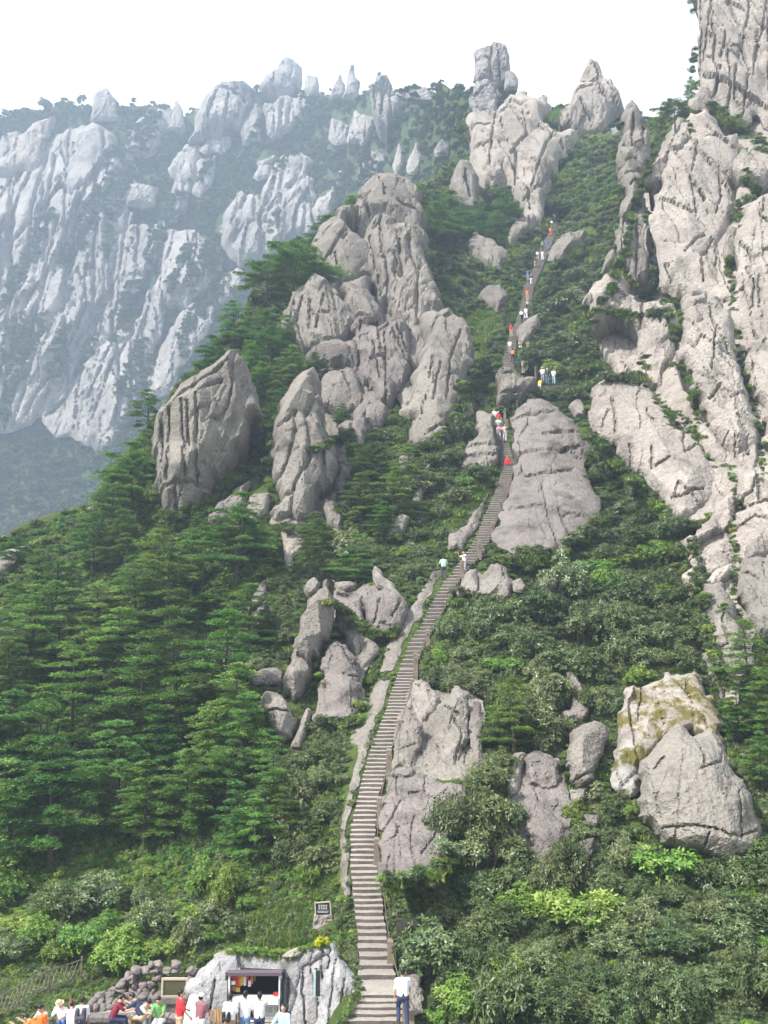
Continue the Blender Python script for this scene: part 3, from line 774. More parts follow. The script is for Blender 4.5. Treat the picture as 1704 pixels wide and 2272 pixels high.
kslab('c6', [(800, 420), (830, 350), (900, 318), (960, 335), (1080, 395), (1150, 450), (1205, 560), (1245, 600), (1305, 600), (1340, 690), (1420, 830), (1432, 890), (1330, 950), (1230, 1003), (1170, 930), (1110, 840), (1040, 780), (980, 740), (930, 640), (860, 600), (808, 560)],
      thick=0.24, D=(71, 87), flute=0.15, rough=0.35, mat='rock_pale', knots=[(900, 450, .6), (1050, 520, .9), (1150, 700, 1), (1250, 850, 1), (1330, 760, .7), (980, 620, .6)],
      cracks=[[(1080, 690), (1090, 770), (1170, 740)], [(900, 440), (912, 600)], [(980, 660), (985, 740)], [(1240, 600), (1247, 700), (1300, 650)], [(1060, 500), (1100, 560)], [(1180, 920), (1330, 880)]])
kslab('g4', [(1030, 630), (1024, 830), (950, 880), (800, 960), (742, 1085), (688, 970), (760, 920), (920, 800), (922, 700), (980, 640)], thick=0.4, push=1.5)
kslab('g4', [(1000, 935), (1042, 1020), (1032, 1140), (940, 1175), (870, 1200), (780, 1130), (758, 1088), (900, 990)], thick=0.4)
kslab('g4', [(695, 1195), (780, 1130), (872, 1210), (800, 1300), (700, 1265)], thick=0.4)
kslab('g4', [(768, 1302), (940, 1165), (1022, 1118), (1022, 1162), (900, 1260)], thick=0.5, push=2.2)
kslab('g4', [(940, 1240), (1020, 1200), (1030, 1290), (990, 1310)], thick=0.5)
kslab('g4', [(825, 1290), (950, 1260), (1020, 1350), (1050, 1500), (1085, 1650), (1142, 1750), (1135, 1900), (1030, 1965), (1042, 2085), (960, 2035), (880, 1870), (858, 1750), (900, 1560), (815, 1390)], thick=0.36, mat='rock', flute=0.2,
      cracks=[[(960, 1420), (952, 1520), (1000, 1690)], [(870, 1720), (990, 1690)], [(1040, 1900), (1130, 1880)]])
kslab('g4', [(1110, 520), (1190, 440), (1235, 428), (1280, 500), (1600, 480), (1600, 1050), (1277, 1062), (1130, 1130), (1070, 1152), (1050, 950), (1058, 760), (1150, 735), (1108, 680), (1088, 600)], thick=0.3, cracks=[[(1150, 720), (1280, 700)], [(1190, 450), (1210, 680)], [(1060, 870), (1180, 800), (1277, 850)], [(1100, 660), (1160, 640), (1190, 540)]])
kslab('g4', [(1140, 1120), (1277, 1078), (1600, 1060), (1600, 1720), (1277, 1605), (1200, 1572), (1150, 1450), (1080, 1340), (1098, 1200)], thick=0.3, push=1.5, mat='rock')
kslab('g2', [(1513, 930), (1900, 880), (1900, 2212), (1400, 2230), (1330, 2000), (1238, 1900), (1260, 1750), (1312, 1600), (1320, 1450), (1290, 1300), (1278, 1170), (1350, 1020)],
      thick=0.28, D=(84, 99), flute=0.7, cracks=[[(1340, 1500), (1400, 1660), (1380, 1850)], [(1440, 1120), (1513, 1200)], [(1480, 950), (1470, 1100)], [(1440, 1600), (1430, 1860)]])
kslab('c6', [(1555, 165), (1659, 120), (1900, 110), (1900, 570), (1700, 520), (1642, 440), (1600, 400), (1588, 320), (1568, 250)], thick=0.34, D=(78, 86))
kslab('c6', [(1640, 480), (1720, 520), (1900, 570), (1900, 760), (1720, 700), (1640, 620)], thick=0.3, D=(73, 78))
kslab('g2', [(345, 1130), (450, 1090), (480, 1020), (557, 1025), (592, 1130), (592, 1380), (602, 1590), (480, 1565), (328, 1455), (338, 1280)], thick=0.4, D=(104, 112), flute=1.0, mat='rock', cracks=[[(480, 1100), (470, 1560)], [(592, 1180), (580, 1400)], [(440, 1100), (430, 1260)]])
kslab('g2', [(250, 1538), (340, 1570), (390, 1640), (382, 1740), (520, 1780), (640, 1770), (760, 1800), (812, 1900), (780, 2050), (762, 2300), (700, 2370), (560, 2110), (500, 2000), (460, 1920), (330, 1820), (160, 1870), (76, 1740), (160, 1640)],
      thick=0.3, D=(92, 101), flute=0.3, cracks=[[(380, 1740), (260, 1700)], [(650, 1790), (700, 1950), (740, 2100)], [(590, 1850), (640, 2000)], [(510, 1790), (500, 1990)]])
kslab('c6', [(1030, 90), (1120, 40), (1200, 60), (1202, 190), (1130, 280), (1082, 342), (1040, 270)], thick=0.3, D=(88, 94))
kslab('g2', [(195, 1510), (255, 1385), (332, 1308), (322, 1375), (240, 1490)], thick=0.5, mat='rock')
kslab('g2', [(588, 682), (680, 670), (722, 720), (645, 890), (588, 895)], thick=0.5, mat='rock', D=(112, 114))
kslab('g2', [(552, 740), (580, 672), (600, 690), (585, 780), (560, 785)], thick=0.6, D=(110, 111))
kslab('g2', [(280, 2105), (380, 2098), (418, 2150), (412, 2250), (300, 2260)], thick=0.5)
kslab('c6', [(888, 140), (960, 150), (987, 200), (982, 268), (948, 272), (928, 190)], thick=0.5)
kslab('g2', [(1270, 640), (1310, 560), (1440, 680), (1510, 760), (1450, 805), (1320, 795), (1272, 720)], thick=0.4, D=(106, 110))
kslab('g2', [(1258, 980), (1290, 860), (1360, 860), (1370, 930), (1300, 1000)], thick=0.4, D=(104, 107))
kslab('g2', [(1180, 1330), (1210, 1160), (1260, 1180), (1270, 1300), (1240, 1400), (1190, 1400)], thick=0.4, D=(97, 100), mat='rock')
kslab('g4', [(800, 160), (850, 140), (960, 300), (1000, 400), (960, 460), (860, 330), (820, 250)], thick=0.3)
kslab('g4', [(860, 470), (960, 440), (985, 500), (950, 560), (900, 620)], thick=0.35)
kslab('T', [(1318, 705), (1350, 690), (1400, 690), (1432, 740), (1430, 835), (1375, 845), (1335, 790)], thick=0.3, push=2.0)
kslab('T', [(1395, 800), (1440, 770), (1470, 800), (1470, 860), (1420, 870)], thick=0.3, push=1.5)
rock('rock_pillar', 'g2', [(415, 155), (470, 220), (520, 300), (572, 390), (577, 620), (552, 780), (520, 900), (522, 1010), (450, 1080), (370, 1105), (343, 1130), (370, 990), (350, 850), (340, 700), (313, 640), (308, 560), (360, 440), (370, 290), (395, 200)],
     label='slender standing rock pillar leaning out from the pale cliff', category='rock spire', D=(110, 121), thick=0.55, mat='rock', knots=[(440, 330, .9), (490, 560, .8), (400, 640, 1.15), (400, 690, 1.15), (405, 735, .45), (450, 850, .8), (430, 1000, .8)],
     cracks=[[(345, 700), (400, 695), (470, 672)], [(450, 320), (430, 500), (440, 580), (530, 540)], [(520, 380), (520, 540)], [(370, 1085), (450, 1075)], [(430, 870), (510, 830)], [(360, 470), (375, 540), (440, 590)], [(380, 790), (540, 740)]])

# ---- central outcrop
outc = empty('rock_outcrop', W(830, 880, 103), 'great cracked granite outcrop with a pointed top, left of the stairway', 'rock outcrop')
def oslab(poly, **k):
    k.setdefault('steep', 0.7); k.setdefault('push', 2.0); k.setdefault('thick', 0.34); k.setdefault('grow', 9.0); k.setdefault('cell', 0.26)
    return rock('rock_slab', 'g1', poly, parent=outc, **k)
oslab([(765, 52), (800, 60), (870, 68), (950, 110), (1000, 190), (1012, 280), (1040, 420), (1020, 440), (870, 400), (750, 340), (722, 360), (705, 500), (640, 440), (600, 330), (595, 265), (640, 170), (720, 90)], D=(140, 148), thick=0.4,
      knots=[(780, 180, 1), (900, 200, .7), (660, 290, .8), (960, 320, .5), (820, 300, .9)], cracks=[[(640, 190), (690, 280), (700, 330)], [(760, 120), (800, 240)], [(870, 270), (960, 300)]])
oslab([(612, 228), (545, 310), (590, 400), (640, 450), (692, 520), (702, 645), (560, 705), (480, 725), (380, 615), (348, 582), (350, 470), (420, 360), (520, 270)], D=(128, 139), thick=0.42,
      knots=[(480, 420, .8), (540, 570, 1.0), (600, 500, .7), (430, 560, .5), (620, 640, .7)], cracks=[[(560, 400), (480, 540), (420, 610)], [(500, 560), (520, 700)], [(580, 420), (540, 480)]])
oslab([(712, 335), (755, 298), (870, 330), (1008, 400), (1022, 530), (1065, 650), (1100, 740), (1135, 830), (1050, 900), (1000, 935), (960, 955), (850, 905), (830, 795), (770, 805), (720, 745), (700, 560), (703, 430)], D=(119, 139), thick=0.4, flute=0.7,
      knots=[(780, 330, .95), (960, 430, .75), (830, 500, 1), (770, 680, .95), (900, 780, .9), (1010, 700, .6), (1040, 850, .6)],
      cracks=[[(770, 330), (785, 560), (870, 580), (892, 480), (890, 400)], [(805, 580), (812, 790)], [(740, 600), (770, 790)], [(990, 640), (985, 920)], [(935, 470), (970, 640)], [(860, 620), (860, 720)], [(705, 440), (740, 590)], [(870, 420), (900, 700)]], cw=3.6)
oslab([(372, 640), (480, 722), (560, 800), (562, 1000), (420, 1062), (330, 1095), (250, 1022), (200, 945), (193, 880), (240, 800), (310, 700)], D=(115, 127), flute=0.8, cracks=[[(300, 800), (260, 960)], [(430, 790), (380, 1000)], [(350, 820), (340, 1000)], [(480, 740), (500, 880)], [(250, 820), (230, 930)]])
oslab([(552, 702), (692, 650), (704, 760), (745, 810), (742, 882), (600, 885), (540, 985), (430, 1064), (420, 1050), (500, 890), (556, 812)], D=(114, 127), thick=0.4, knots=[(640, 720, .9), (580, 830, .8), (700, 850, .5), (510, 960, .8)])
oslab([(602, 915), (660, 902), (712, 960), (762, 960), (860, 930), (925, 960), (935, 1130), (940, 1210), (862, 1325), (842, 1405), (760, 1410), (700, 1325), (640, 1235), (600, 1180), (470, 1180), (330, 1110), (420, 1062), (560, 1042), (615, 1030)], D=(104, 117), flute=0.8, mat='rock_purple',
      cracks=[[(790, 1000), (800, 1400)], [(720, 1080), (760, 1280)], [(820, 1000), (940, 1190)], [(860, 980), (925, 1120)], [(700, 1180), (780, 1170)], [(650, 930), (640, 1020), (700, 1010)], [(620, 1050), (640, 1220)]])
oslab([(918, 970), (1000, 968), (1032, 1000), (1012, 1120), (970, 1202), (930, 1140)], D=(105, 112), thick=0.35)
oslab([(1000, 932), (1060, 890), (1160, 858), (1242, 910), (1272, 1000), (1335, 1080), (1262, 1170), (1242, 1280), (1192, 1450), (1192, 1530), (1140, 1625), (1050, 1645), (980, 1685), (958, 1600), (1010, 1480), (918, 1452), (960, 1380), (980, 1280), (990, 1190), (1032, 1100), (1042, 1000)], D=(94, 117), thick=0.36,
      knots=[(1130, 980, 1), (1080, 1250, .95), (1100, 1450, .8), (1230, 1000, .5), (1180, 1180, .6), (1010, 1420, .5), (1060, 1100, .8)], cracks=[[(1240, 1000), (1180, 1200), (1160, 1400)], [(1040, 1400), (1020, 1480)], [(1080, 1180), (1060, 1300)], [(1190, 1460), (1140, 1560), (1040, 1600)], [(1120, 1220), (1080, 1420)]])
oslab([(420, 1250), (490, 1210), (580, 1215), (620, 1290), (655, 1380), (645, 1440), (560, 1450), (480, 1440), (420, 1400)], D=(99, 104), mat='rock', thick=0.4, knots=[(520, 1290, 1), (600, 1320, .7), (500, 1400, .7)], cracks=[[(540, 1220), (580, 1320)]])
oslab([(640, 1440), (700, 1330), (790, 1420), (772, 1530), (680, 1560), (600, 1585)], D=(97, 102), mat='rock_purple')

# ---- bedrock showing between the blocks
def bed(fr, poly, par, **k):
    return rock('bedrock', fr, poly, parent=par, follow=True, push=k.pop('push', 0.45), thick=k.pop('thick', 0.06), rough=1.6, cell=0.14, flute=0.4, mat=k.pop('mat', 'rock'), **k)
bed('g1', [(765, 70), (950, 120), (1010, 400), (1060, 660), (1130, 840), (1240, 930), (1320, 1080), (1240, 1280), (1180, 1500), (1000, 1640), (930, 1450), (850, 1330), (790, 1420), (700, 1440), (600, 1560), (560, 1450), (420, 1250), (340, 1100), (200, 930), (330, 700), (360, 480), (600, 240)], outc, push=1.2)
bed('c4', [(990, 850), (1130, 930), (1300, 920), (1420, 970), (1425, 1440), (1330, 1640), (1260, 1490), (1100, 1500), (1000, 1450), (850, 1430), (890, 1100)], hillside)
bed('c4', [(380, 1110), (440, 700), (520, 540), (500, 300), (640, 300), (760, 250), (930, 390), (900, 560), (740, 580), (780, 700), (700, 800), (660, 1100)], hillside, mat='rock_purple')
bed('g5', [(930, 1350), (950, 1100), (1290, 1150), (1340, 500), (1320, 290), (1490, 230), (1600, 420), (1650, 480), (1600, 820), (1500, 1210), (1440, 1390), (1300, 1340)], hillside)
bed('g5', [(480, 1340), (560, 1190), (680, 1080), (800, 1000), (900, 1060), (920, 1280), (760, 1310), (640, 1330)], hillside, mat='rock_purple')
bed('c5', [(300, 880), (330, 630), (560, 660), (600, 820), (640, 940), (600, 1130), (480, 1290), (400, 1240)], hillside, mat='rock_purple')
bed('T', [(1500, 262), (1460, 340), (1425, 440), (1395, 560), (1375, 640), (1345, 680), (1310, 720), (1370, 790), (1420, 840), (1330, 860), (1310, 900), (1330, 960), (1400, 1040), (1470, 1110), (1500, 1150), (1560, 1165), (1545, 1210), (1555, 1280), (1580, 1340), (1600, 1430), (1600, 1500), (1610, 1560), (1640, 1560), (1640, 1500), (1680, 1400), (1900, 1420), (1900, 150), (1600, 200)], cliff, push=1.2, mat='rock_pale', sp=4.5, thick=0.03)
# ---- single boulders and bare slabs of the near slope
rock('fluted_boulder', 'g5', [(75, 610), (110, 540), (230, 400), (400, 270), (550, 180), (650, 110), (715, 103), (745, 150), (790, 290), (852, 500), (852, 570), (800, 640), (790, 760), (700, 880), (600, 990), (480, 1080), (500, 1140), (430, 1190), (350, 1260), (300, 1300), (230, 1360), (130, 1260), (98, 1130), (73, 800)],
     label='huge pale boulder with vertical fluting above the pine wood', D=(88, 95), thick=0.55, flute=0.9, knots=[(430, 560, 1.05), (270, 600, 1.0), (610, 290, .85), (120, 650, .55), (430, 900, .95), (150, 1000, .5), (700, 560, .35), (640, 190, .5), (330, 420, .55), (520, 330, .6), (280, 1050, .85), (600, 800, .5)], rough=0.3,
     cracks=[[(210, 640), (200, 900), (190, 1100)], [(300, 600), (310, 800), (320, 1130)], [(400, 560), (410, 850), (390, 1130)], [(150, 700), (150, 1100)], [(130, 1150), (300, 1130), (480, 1115)], [(240, 600), (420, 430), (620, 290)], [(430, 520), (580, 410)], [(250, 390), (420, 320)], [(340, 620), (350, 900)], [(100, 680), (100, 900)], [(250, 1150), (240, 1340)]], cw=3.4)
rock('hand_shaped_boulder', 'g5', [(1250, 168), (1300, 230), (1317, 300), (1310, 430), (1322, 560), (1370, 680), (1422, 830), (1432, 930), (1390, 1050), (1330, 1060), (1290, 1150), (1270, 1240), (1200, 1335), (1080, 1345), (960, 1335), (948, 1250), (990, 1150), (958, 1090), (953, 850), (950, 700), (960, 600), (990, 480), (1050, 330), (1150, 250)],
     label='tall pale boulder split into finger-like ribs, beside the fluted boulder', D=(86, 94), thick=0.55, rough=0.3, knots=[(1150, 450, .95), (1220, 300, .7), (1040, 620, .8), (1040, 800, .95), (1160, 900, 1.0), (1280, 700, .7), (1180, 1200, .7), (1280, 480, .5)],
     cracks=[[(970, 680), (1060, 670), (1120, 600), (1125, 750), (1080, 900), (1010, 1040)], [(1190, 600), (1220, 780), (1225, 930), (1110, 1130)], [(1260, 440), (1200, 600)], [(1310, 850), (1340, 1050)], [(980, 1180), (1080, 1170)], [(1290, 690), (1360, 830)], [(1110, 1140), (1090, 1320)]], cw=4)
rock('leaning_pillar_boulder', 'c4', [(430, 260), (460, 235), (505, 240), (490, 300), (515, 350), (510, 450), (480, 550), (440, 640), (370, 800), (330, 880), (270, 1010), (240, 1022), (185, 900), (200, 820), (240, 700), (260, 620), (300, 470), (380, 350)],
     label='long smooth pillar of stone leaning right among green shrubs', D=(58, 62.5), thick=0.7, rough=0.25, knots=[(400, 420, 1), (330, 640, 1), (470, 400, .45), (260, 850, .8), (420, 600, .45), (460, 290, .5)], cracks=[[(270, 680), (320, 750), (360, 790)]])
rock('round_boulder', 'c4', [(50, 960), (90, 928), (170, 940), (230, 980), (257, 1040), (267, 1100), (262, 1220), (180, 1255), (110, 1180), (90, 1080), (40, 1040)], label='squat boulder with a pale flat top at the pine wood edge', D=(55.5, 57), thick=0.7, rough=0.3,
     knots=[(150, 1045, 1), (215, 1060, .8), (110, 960, .5), (200, 980, .5), (180, 1180, .9)], cracks=[[(60, 1050), (150, 1060), (250, 1070)]])
rock('dome_slab', 'c6', [(470, 420), (540, 415), (600, 450), (680, 490), (760, 560), (792, 640), (745, 680), (800, 790), (832, 900), (848, 1000), (800, 1050), (700, 1110), (600, 1165), (500, 1215), (430, 1185), (370, 1135), (318, 1085), (350, 960), (402, 840), (428, 700), (422, 560), (400, 500)],
     label='large smooth domed rock slab beside the middle of the stairway', category='rock slab', mat='rock_purple', D=(73, 99), thick=0.13, rough=0.5, knots=[(560, 480, .6), (600, 600, .9), (560, 760, .8), (600, 900, 1), (480, 1050, .9), (720, 950, .9), (720, 620, .5), (650, 1080, .8)],
     cracks=[[(400, 520), (500, 500), (620, 480)], [(430, 680), (560, 670), (660, 670), (740, 650)], [(480, 800), (600, 780), (700, 760)], [(400, 960), (560, 945), (660, 990), (800, 990)], [(640, 960), (690, 1090)], [(560, 600), (760, 570)]], cw=3.6)
rock('balanced_boulder', 'c6', [(330, 442), (328, 330), (350, 270), (390, 256), (450, 300), (532, 320), (532, 372), (470, 402), (440, 432), (350, 446)], label='grey boulder at the head of the lower stairs, under the climbers', D=(100, 103), thick=0.5, cracks=[[(340, 300), (440, 320), (520, 322)], [(350, 400), (450, 390)]])
rock('hanging_boulder', 'c5', [(640, 500), (700, 468), (770, 473), (817, 510), (822, 560), (790, 660), (760, 770), (700, 822), (660, 834), (630, 800), (600, 700), (593, 620)], label='pear-shaped grey boulder hanging on the grassy slope', D=(46, 48), thick=0.6, rough=0.3, knots=[(690, 560, .9), (750, 540, .6), (680, 700, 1), (720, 780, .6)], cracks=[[(640, 790), (740, 740)]])
rock('cone_boulder', 'c5', [(1200, 468), (1230, 490), (1260, 540), (1340, 508), (1412, 620), (1482, 740), (1562, 860), (1582, 960), (1645, 1050), (1602, 1130), (1530, 1215), (1400, 1215), (1250, 1175), (1100, 1112), (1040, 1042), (973, 960), (980, 830), (1000, 690), (1060, 620), (1110, 550), (1160, 508)],
     label='big cone-shaped boulder above the shrubs at lower right', D=(41, 45.5), thick=0.5, rough=0.3, knots=[(1200, 880, 1), (1400, 930, .95), (1210, 640, .75), (1500, 900, .6), (1250, 1080, .75), (1330, 690, .85), (1050, 850, .6), (1450, 1100, .7)],
     cracks=[[(1290, 745), (1390, 710), (1412, 640)], [(1030, 1050), (1280, 1030), (1470, 1090), (1590, 1050)], [(1480, 850), (1490, 1100)], [(1100, 690), (1060, 740)], [(1260, 550), (1300, 660), (1310, 730)], [(1300, 1180), (1320, 1080)]], mat='rock')
rock('mossy_slab', 'c5', [(920, 290), (1000, 278), (1170, 220), (1250, 208), (1330, 280), (1380, 400), (1452, 600), (1480, 700), (1420, 660), (1250, 540), (1110, 590), (1040, 660), (985, 720), (980, 840), (900, 885), (850, 830), (848, 650), (870, 450)],
     label='stained slab with brown moss patches behind the cone boulder', category='rock slab', mat='rock_moss', D=(45, 52), thick=0.2, rough=0.7, cracks=[[(870, 470), (860, 640)], [(1000, 290), (980, 480)]])
def slab(fr, poly, **k):
    k.setdefault('steep', 0.75); k.setdefault('push', 0.4); k.setdefault('thick', 0.35); k.setdefault('grow', 2.0)
    return rock('rock_slab', fr, poly, parent=hillside, **k)
slab('g5', [(1440, 600), (1550, 560), (1645, 480), (1622, 640), (1592, 800), (1542, 920), (1522, 1060), (1480, 1195), (1390, 1080), (1430, 950), (1440, 850), (1470, 740)], mat='rock_purple', flute=0.3, cracks=[[(1430, 910), (1500, 920)], [(1530, 570), (1500, 900)]])
slab('g5', [(1330, 1150), (1400, 1170), (1462, 1280), (1442, 1375), (1370, 1335), (1298, 1230)])
slab('g5', [(1368, 570), (1410, 598), (1457, 710), (1430, 757), (1380, 722)], thick=0.6)
slab('g5', [(792, 995), (742, 1100), (742, 1212), (620, 1305), (500, 1335), (470, 1290), (560, 1190), (680, 1080)], mat='rock_purple', flute=0.5)
slab('g5', [(790, 1120), (910, 1108), (922, 1180), (890, 1272), (830, 1292), (768, 1222)])
slab('g5', [(900, 880), (955, 720), (950, 830), (930, 900)], thick=0.5)
slab('c4', [(318, 310), (350, 240), (390, 223), (417, 260), (390, 322), (350, 342)], thick=0.7, rough=0.5)
slab('c4', [(490, 262), (560, 253), (632, 258), (622, 297), (560, 312), (510, 290)], thick=0.7, rough=0.5, push=1)
slab('c4', [(515, 290), (585, 320), (575, 340), (520, 320)], thick=0.7)
slab('c4', [(520, 360), (560, 420), (600, 360), (660, 330), (702, 500), (712, 600), (680, 700), (640, 765), (560, 560), (510, 530), (520, 430)])
slab('c4', [(500, 600), (560, 640), (642, 770), (662, 880), (640, 960), (652, 1060), (610, 1105), (480, 1112), (380, 1102), (420, 1000), (450, 880), (425, 850), (440, 720)], mat='rock_purple', cracks=[[(510, 600), (600, 740), (640, 800)], [(640, 840), (560, 830)]])
slab('c4', [(660, 380), (740, 310), (830, 288), (900, 340), (942, 410), (932, 480), (880, 542), (840, 582), (730, 572), (700, 480)], mat='rock_purple', cracks=[[(780, 380), (760, 480), (720, 560)], [(670, 400), (700, 480)], [(860, 470), (900, 400)]])
slab('c4', [(700, 590), (760, 640), (772, 690), (720, 742), (680, 782), (648, 720)])
slab('c4', [(760, 158), (800, 200), (920, 340), (942, 400), (860, 330), (760, 272), (738, 200)], thick=0.3)
slab('c4', [(330, 1028), (362, 1040), (300, 1282), (238, 1272), (290, 1140)], thick=0.5)
slab('c4', [(70, 243), (88, 280), (72, 370), (30, 417), (-25, 425), (0, 360), (40, 280)], thick=0.6, push=1.0)
slab('c4', [(80, 370), (88, 400), (40, 482), (3, 502), (20, 430)], thick=0.6)
slab('c4', [(0, 830), (60, 790), (130, 778), (192, 810), (180, 882), (80, 872), (0, 882)], mat='rock_purple')
slab('c4', [(1000, 838), (1080, 880), (1142, 960), (1112, 1060), (1040, 1142), (958, 1012), (968, 920)], mat='rock_pale', thick=0.3)
slab('c4', [(955, 1030), (1037, 1142), (1022, 1250), (1002, 1340), (992, 1422), (870, 1412), (868, 1300), (900, 1150), (930, 1080)], thick=0.3, cracks=[[(1000, 1250), (880, 1290)]])
slab('c4', [(1110, 1130), (1150, 1000), (1210, 980), (1250, 898), (1322, 930), (1342, 1080), (1342, 1200), (1292, 1280), (1262, 1452), (1220, 1402), (1160, 1342), (1130, 1230)], mat='rock', thick=0.35, flute=0.4, cracks=[[(1240, 1100), (1285, 1200), (1240, 1360)], [(1180, 1010), (1260, 1080)], [(1330, 960), (1330, 1200)]])
slab('c4', [(1350, 978), (1402, 990), (1412, 1100), (1402, 1260), (1392, 1435), (1350, 1402), (1348, 1200)], mat='rock_purple', flute=0.6)
slab('c4', [(830, 1450), (990, 1440), (1060, 1430), (1180, 1500), (1300, 1508), (1322, 1640), (1252, 1780), (1200, 1900), (1080, 2062), (900, 2085), (800, 2065), (785, 1900), (790, 1750), (810, 1560)], mat='rock_purple', thick=0.22, D=(40.5, 50.5),
     knots=[(900, 1560, .8), (1000, 1700, .9), (1140, 1700, 1), (1060, 1820, .8), (900, 1900, .7), (1000, 2000, .6), (1220, 1600, .5)],
     cracks=[[(1165, 1690), (1110, 1830), (1040, 1920)], [(910, 1600), (860, 1700), (800, 1790)], [(850, 1930), (820, 2040)], [(960, 1560), (1060, 1540)], [(990, 1700), (970, 1850), (1000, 1990)], [(1180, 1530), (1240, 1620)], [(1060, 1450), (1070, 1560), (1180, 1620)], [(880, 1460), (900, 1560)]])
slab('c4', [(860, 1400), (925, 1390), (990, 1400), (985, 1450), (920, 1460), (850, 1440)], thick=0.6, push=0.8)
slab('T', [(750, 1990), (774, 1990), (770, 1841), (795, 1733), (818, 1645), (845, 1574), (870, 1505), (842, 1505), (806, 1574), (776, 1645), (764, 1733), (754, 1841)], mat='rock', thick=0.05, follow=True, push=0.1, rough=1.6, cell=0.12, grow=0)
slab('T', [(874, 1490), (898, 1420), (920, 1389), (943, 1342), (972, 1290), (994, 1262), (982, 1258), (946, 1290), (912, 1342), (886, 1389), (866, 1420), (840, 1490)], mat='rock', thick=0.05, follow=True, push=0.1, rough=1.6, cell=0.12, grow=0)
slab('c6', [(250, 470), (318, 480), (332, 610), (345, 690), (330, 722), (240, 742), (148, 748), (190, 640), (260, 540)], mat='rock', D=(85, 96), thick=0.3, cracks=[[(180, 700), (330, 690)], [(200, 650), (330, 640)]])
slab('c6', [(335, 790), (333, 765), (262, 920), (238, 1010), (192, 1090), (172, 1132), (95, 1142), (105, 1080), (180, 1030), (270, 900)], mat='rock_purple', follow=True, push=0.4, thick=0.2)
slab('g1', [(1258, 1440), (1312, 1380), (1322, 1450), (1240, 1502)], thick=0.5)
slab('g1', [(880, 1708), (942, 1690), (920, 1802), (868, 1832)], thick=0.4, mat='rock_purple')
slab('g1', [(1000, 1830), (1062, 1750), (1040, 1850), (1002, 1992), (958, 1992)], thick=0.4, mat='rock_purple')
slab('g1', [(830, 2100), (900, 2058), (942, 2070), (910, 2162), (808, 2182)], thick=0.4)
slab('c6', [(150, 1330), (190, 1250), (240, 1238), (252, 1270), (300, 1213), (360, 1218), (402, 1270), (413, 1392), (300, 1382), (240, 1362), (158, 1362)], mat='rock', push=0.8, cracks=[[(243, 1240), (245, 1350)]])
slab('c6', [(540, 1290), (640, 1238), (662, 1290), (630, 1352), (600, 1392), (528, 1402)], mat='rock_purple', push=0.8)
slab('c6', [(415, 1300), (450, 1285), (480, 1330), (450, 1350), (420, 1340)], push=0.8)
slab('c6', [(700, 425), (740, 418), (767, 470), (760, 502), (710, 492), (688, 450)], thick=0.6, push=1.5)
slab('c6', [(700, 730), (740, 715), (760, 760), (720, 770)], thick=0.5)
slab('c7', [(580, 1272), (620, 1170), (700, 1138), (782, 1128), (772, 1160), (700, 1212), (660, 1262), (610, 1280)], push=2, cracks=[[(620, 1175), (740, 1160)]])
slab('c7', [(235, 1450), (300, 1400), (360, 1408), (392, 1450), (340, 1525), (290, 1482)], push=2, mat='rock_purple')
slab('c7', [(180, 1210), (220, 1148), (330, 1188), (382, 1240), (352, 1312), (260, 1292)], push=2)
slab('c7', [(385, 1165), (420, 1080), (490, 1048), (497, 1130), (440, 1152), (400, 1205)], push=2)
slab('c7', [(430, 1620), (480, 1560), (545, 1528), (542, 1582), (500, 1662), (450, 1685)], push=1.5)
slab('c5', [(625, 832), (700, 828), (712, 872), (640, 935)], thick=0.5)
slab('c5', [(390, 650), (430, 633), (490, 650), (562, 680), (567, 820), (480, 834), (420, 800), (383, 740)], mat='rock_purple')
slab('c5', [(430, 870), (480, 920), (592, 1010), (597, 1130), (520, 1232), (460, 1290), (430, 1242), (408, 1100), (420, 950)], mat='rock_purple', D=(41, 45), cracks=[[(450, 1220), (480, 1240)]])
slab('c5', [(330, 640), (387, 638), (350, 852), (298, 872), (308, 760)])
slab('c5', [(608, 220), (640, 218), (717, 330), (700, 352), (640, 300)], thick=0.5)
slab('c5', [(640, 340), (727, 410), (700, 472), (600, 482), (578, 430), (640, 410)], thick=0.5, mat='rock_purple')
slab('c5', [(690, 1100), (752, 1078), (742, 1160), (690, 1244), (648, 1232), (660, 1150)], mat='rock_purple')
slab('c5', [(700, 960), (770, 965), (765, 1015), (720, 1010)], mat='rock_purple')
slab('c5', [(-60, 820), (0, 800), (90, 820), (102, 900), (60, 942), (0, 932), (-50, 900)], mat='rock_purple')
slab('c5', [(895, 730), (960, 600), (990, 570), (975, 700), (950, 850), (900, 880)], mat='rock_moss')
slab('c3', [(1480, 430), (1540, 420), (1620, 480), (1600, 510), (1540, 560), (1530, 640), (1500, 600), (1500, 500)], mat='rock_pale', thick=0.3)
slab('c3', [(-40, 560), (100, 500), (160, 500), (120, 560), (40, 640), (-40, 640)], push=-1)
slab('c3', [(1380, 1820), (1430, 1850), (1475, 1940), (1440, 1960), (1400, 1900)], thick=0.5)
for q in ([(1450, 250), (1500, 240), (1525, 290), (1480, 320)], [(1510, 1), (1560, 1), (1570, 60), (1530, 80)]): pass
rock('standing_stone', 'c7', [(108, 910), (135, 800), (165, 778), (200, 800), (242, 870), (255, 960), (235, 1060), (150, 1050), (103, 1000)], label='egg-shaped standing stone behind the outcrop, below the square-topped peak', D=(176, 182), thick=0.6, rough=0.5, mat='rock', cracks=[[(180, 880), (200, 1000)]])
print('rocks', len(ROCK_POLYS), time.time() - T0)

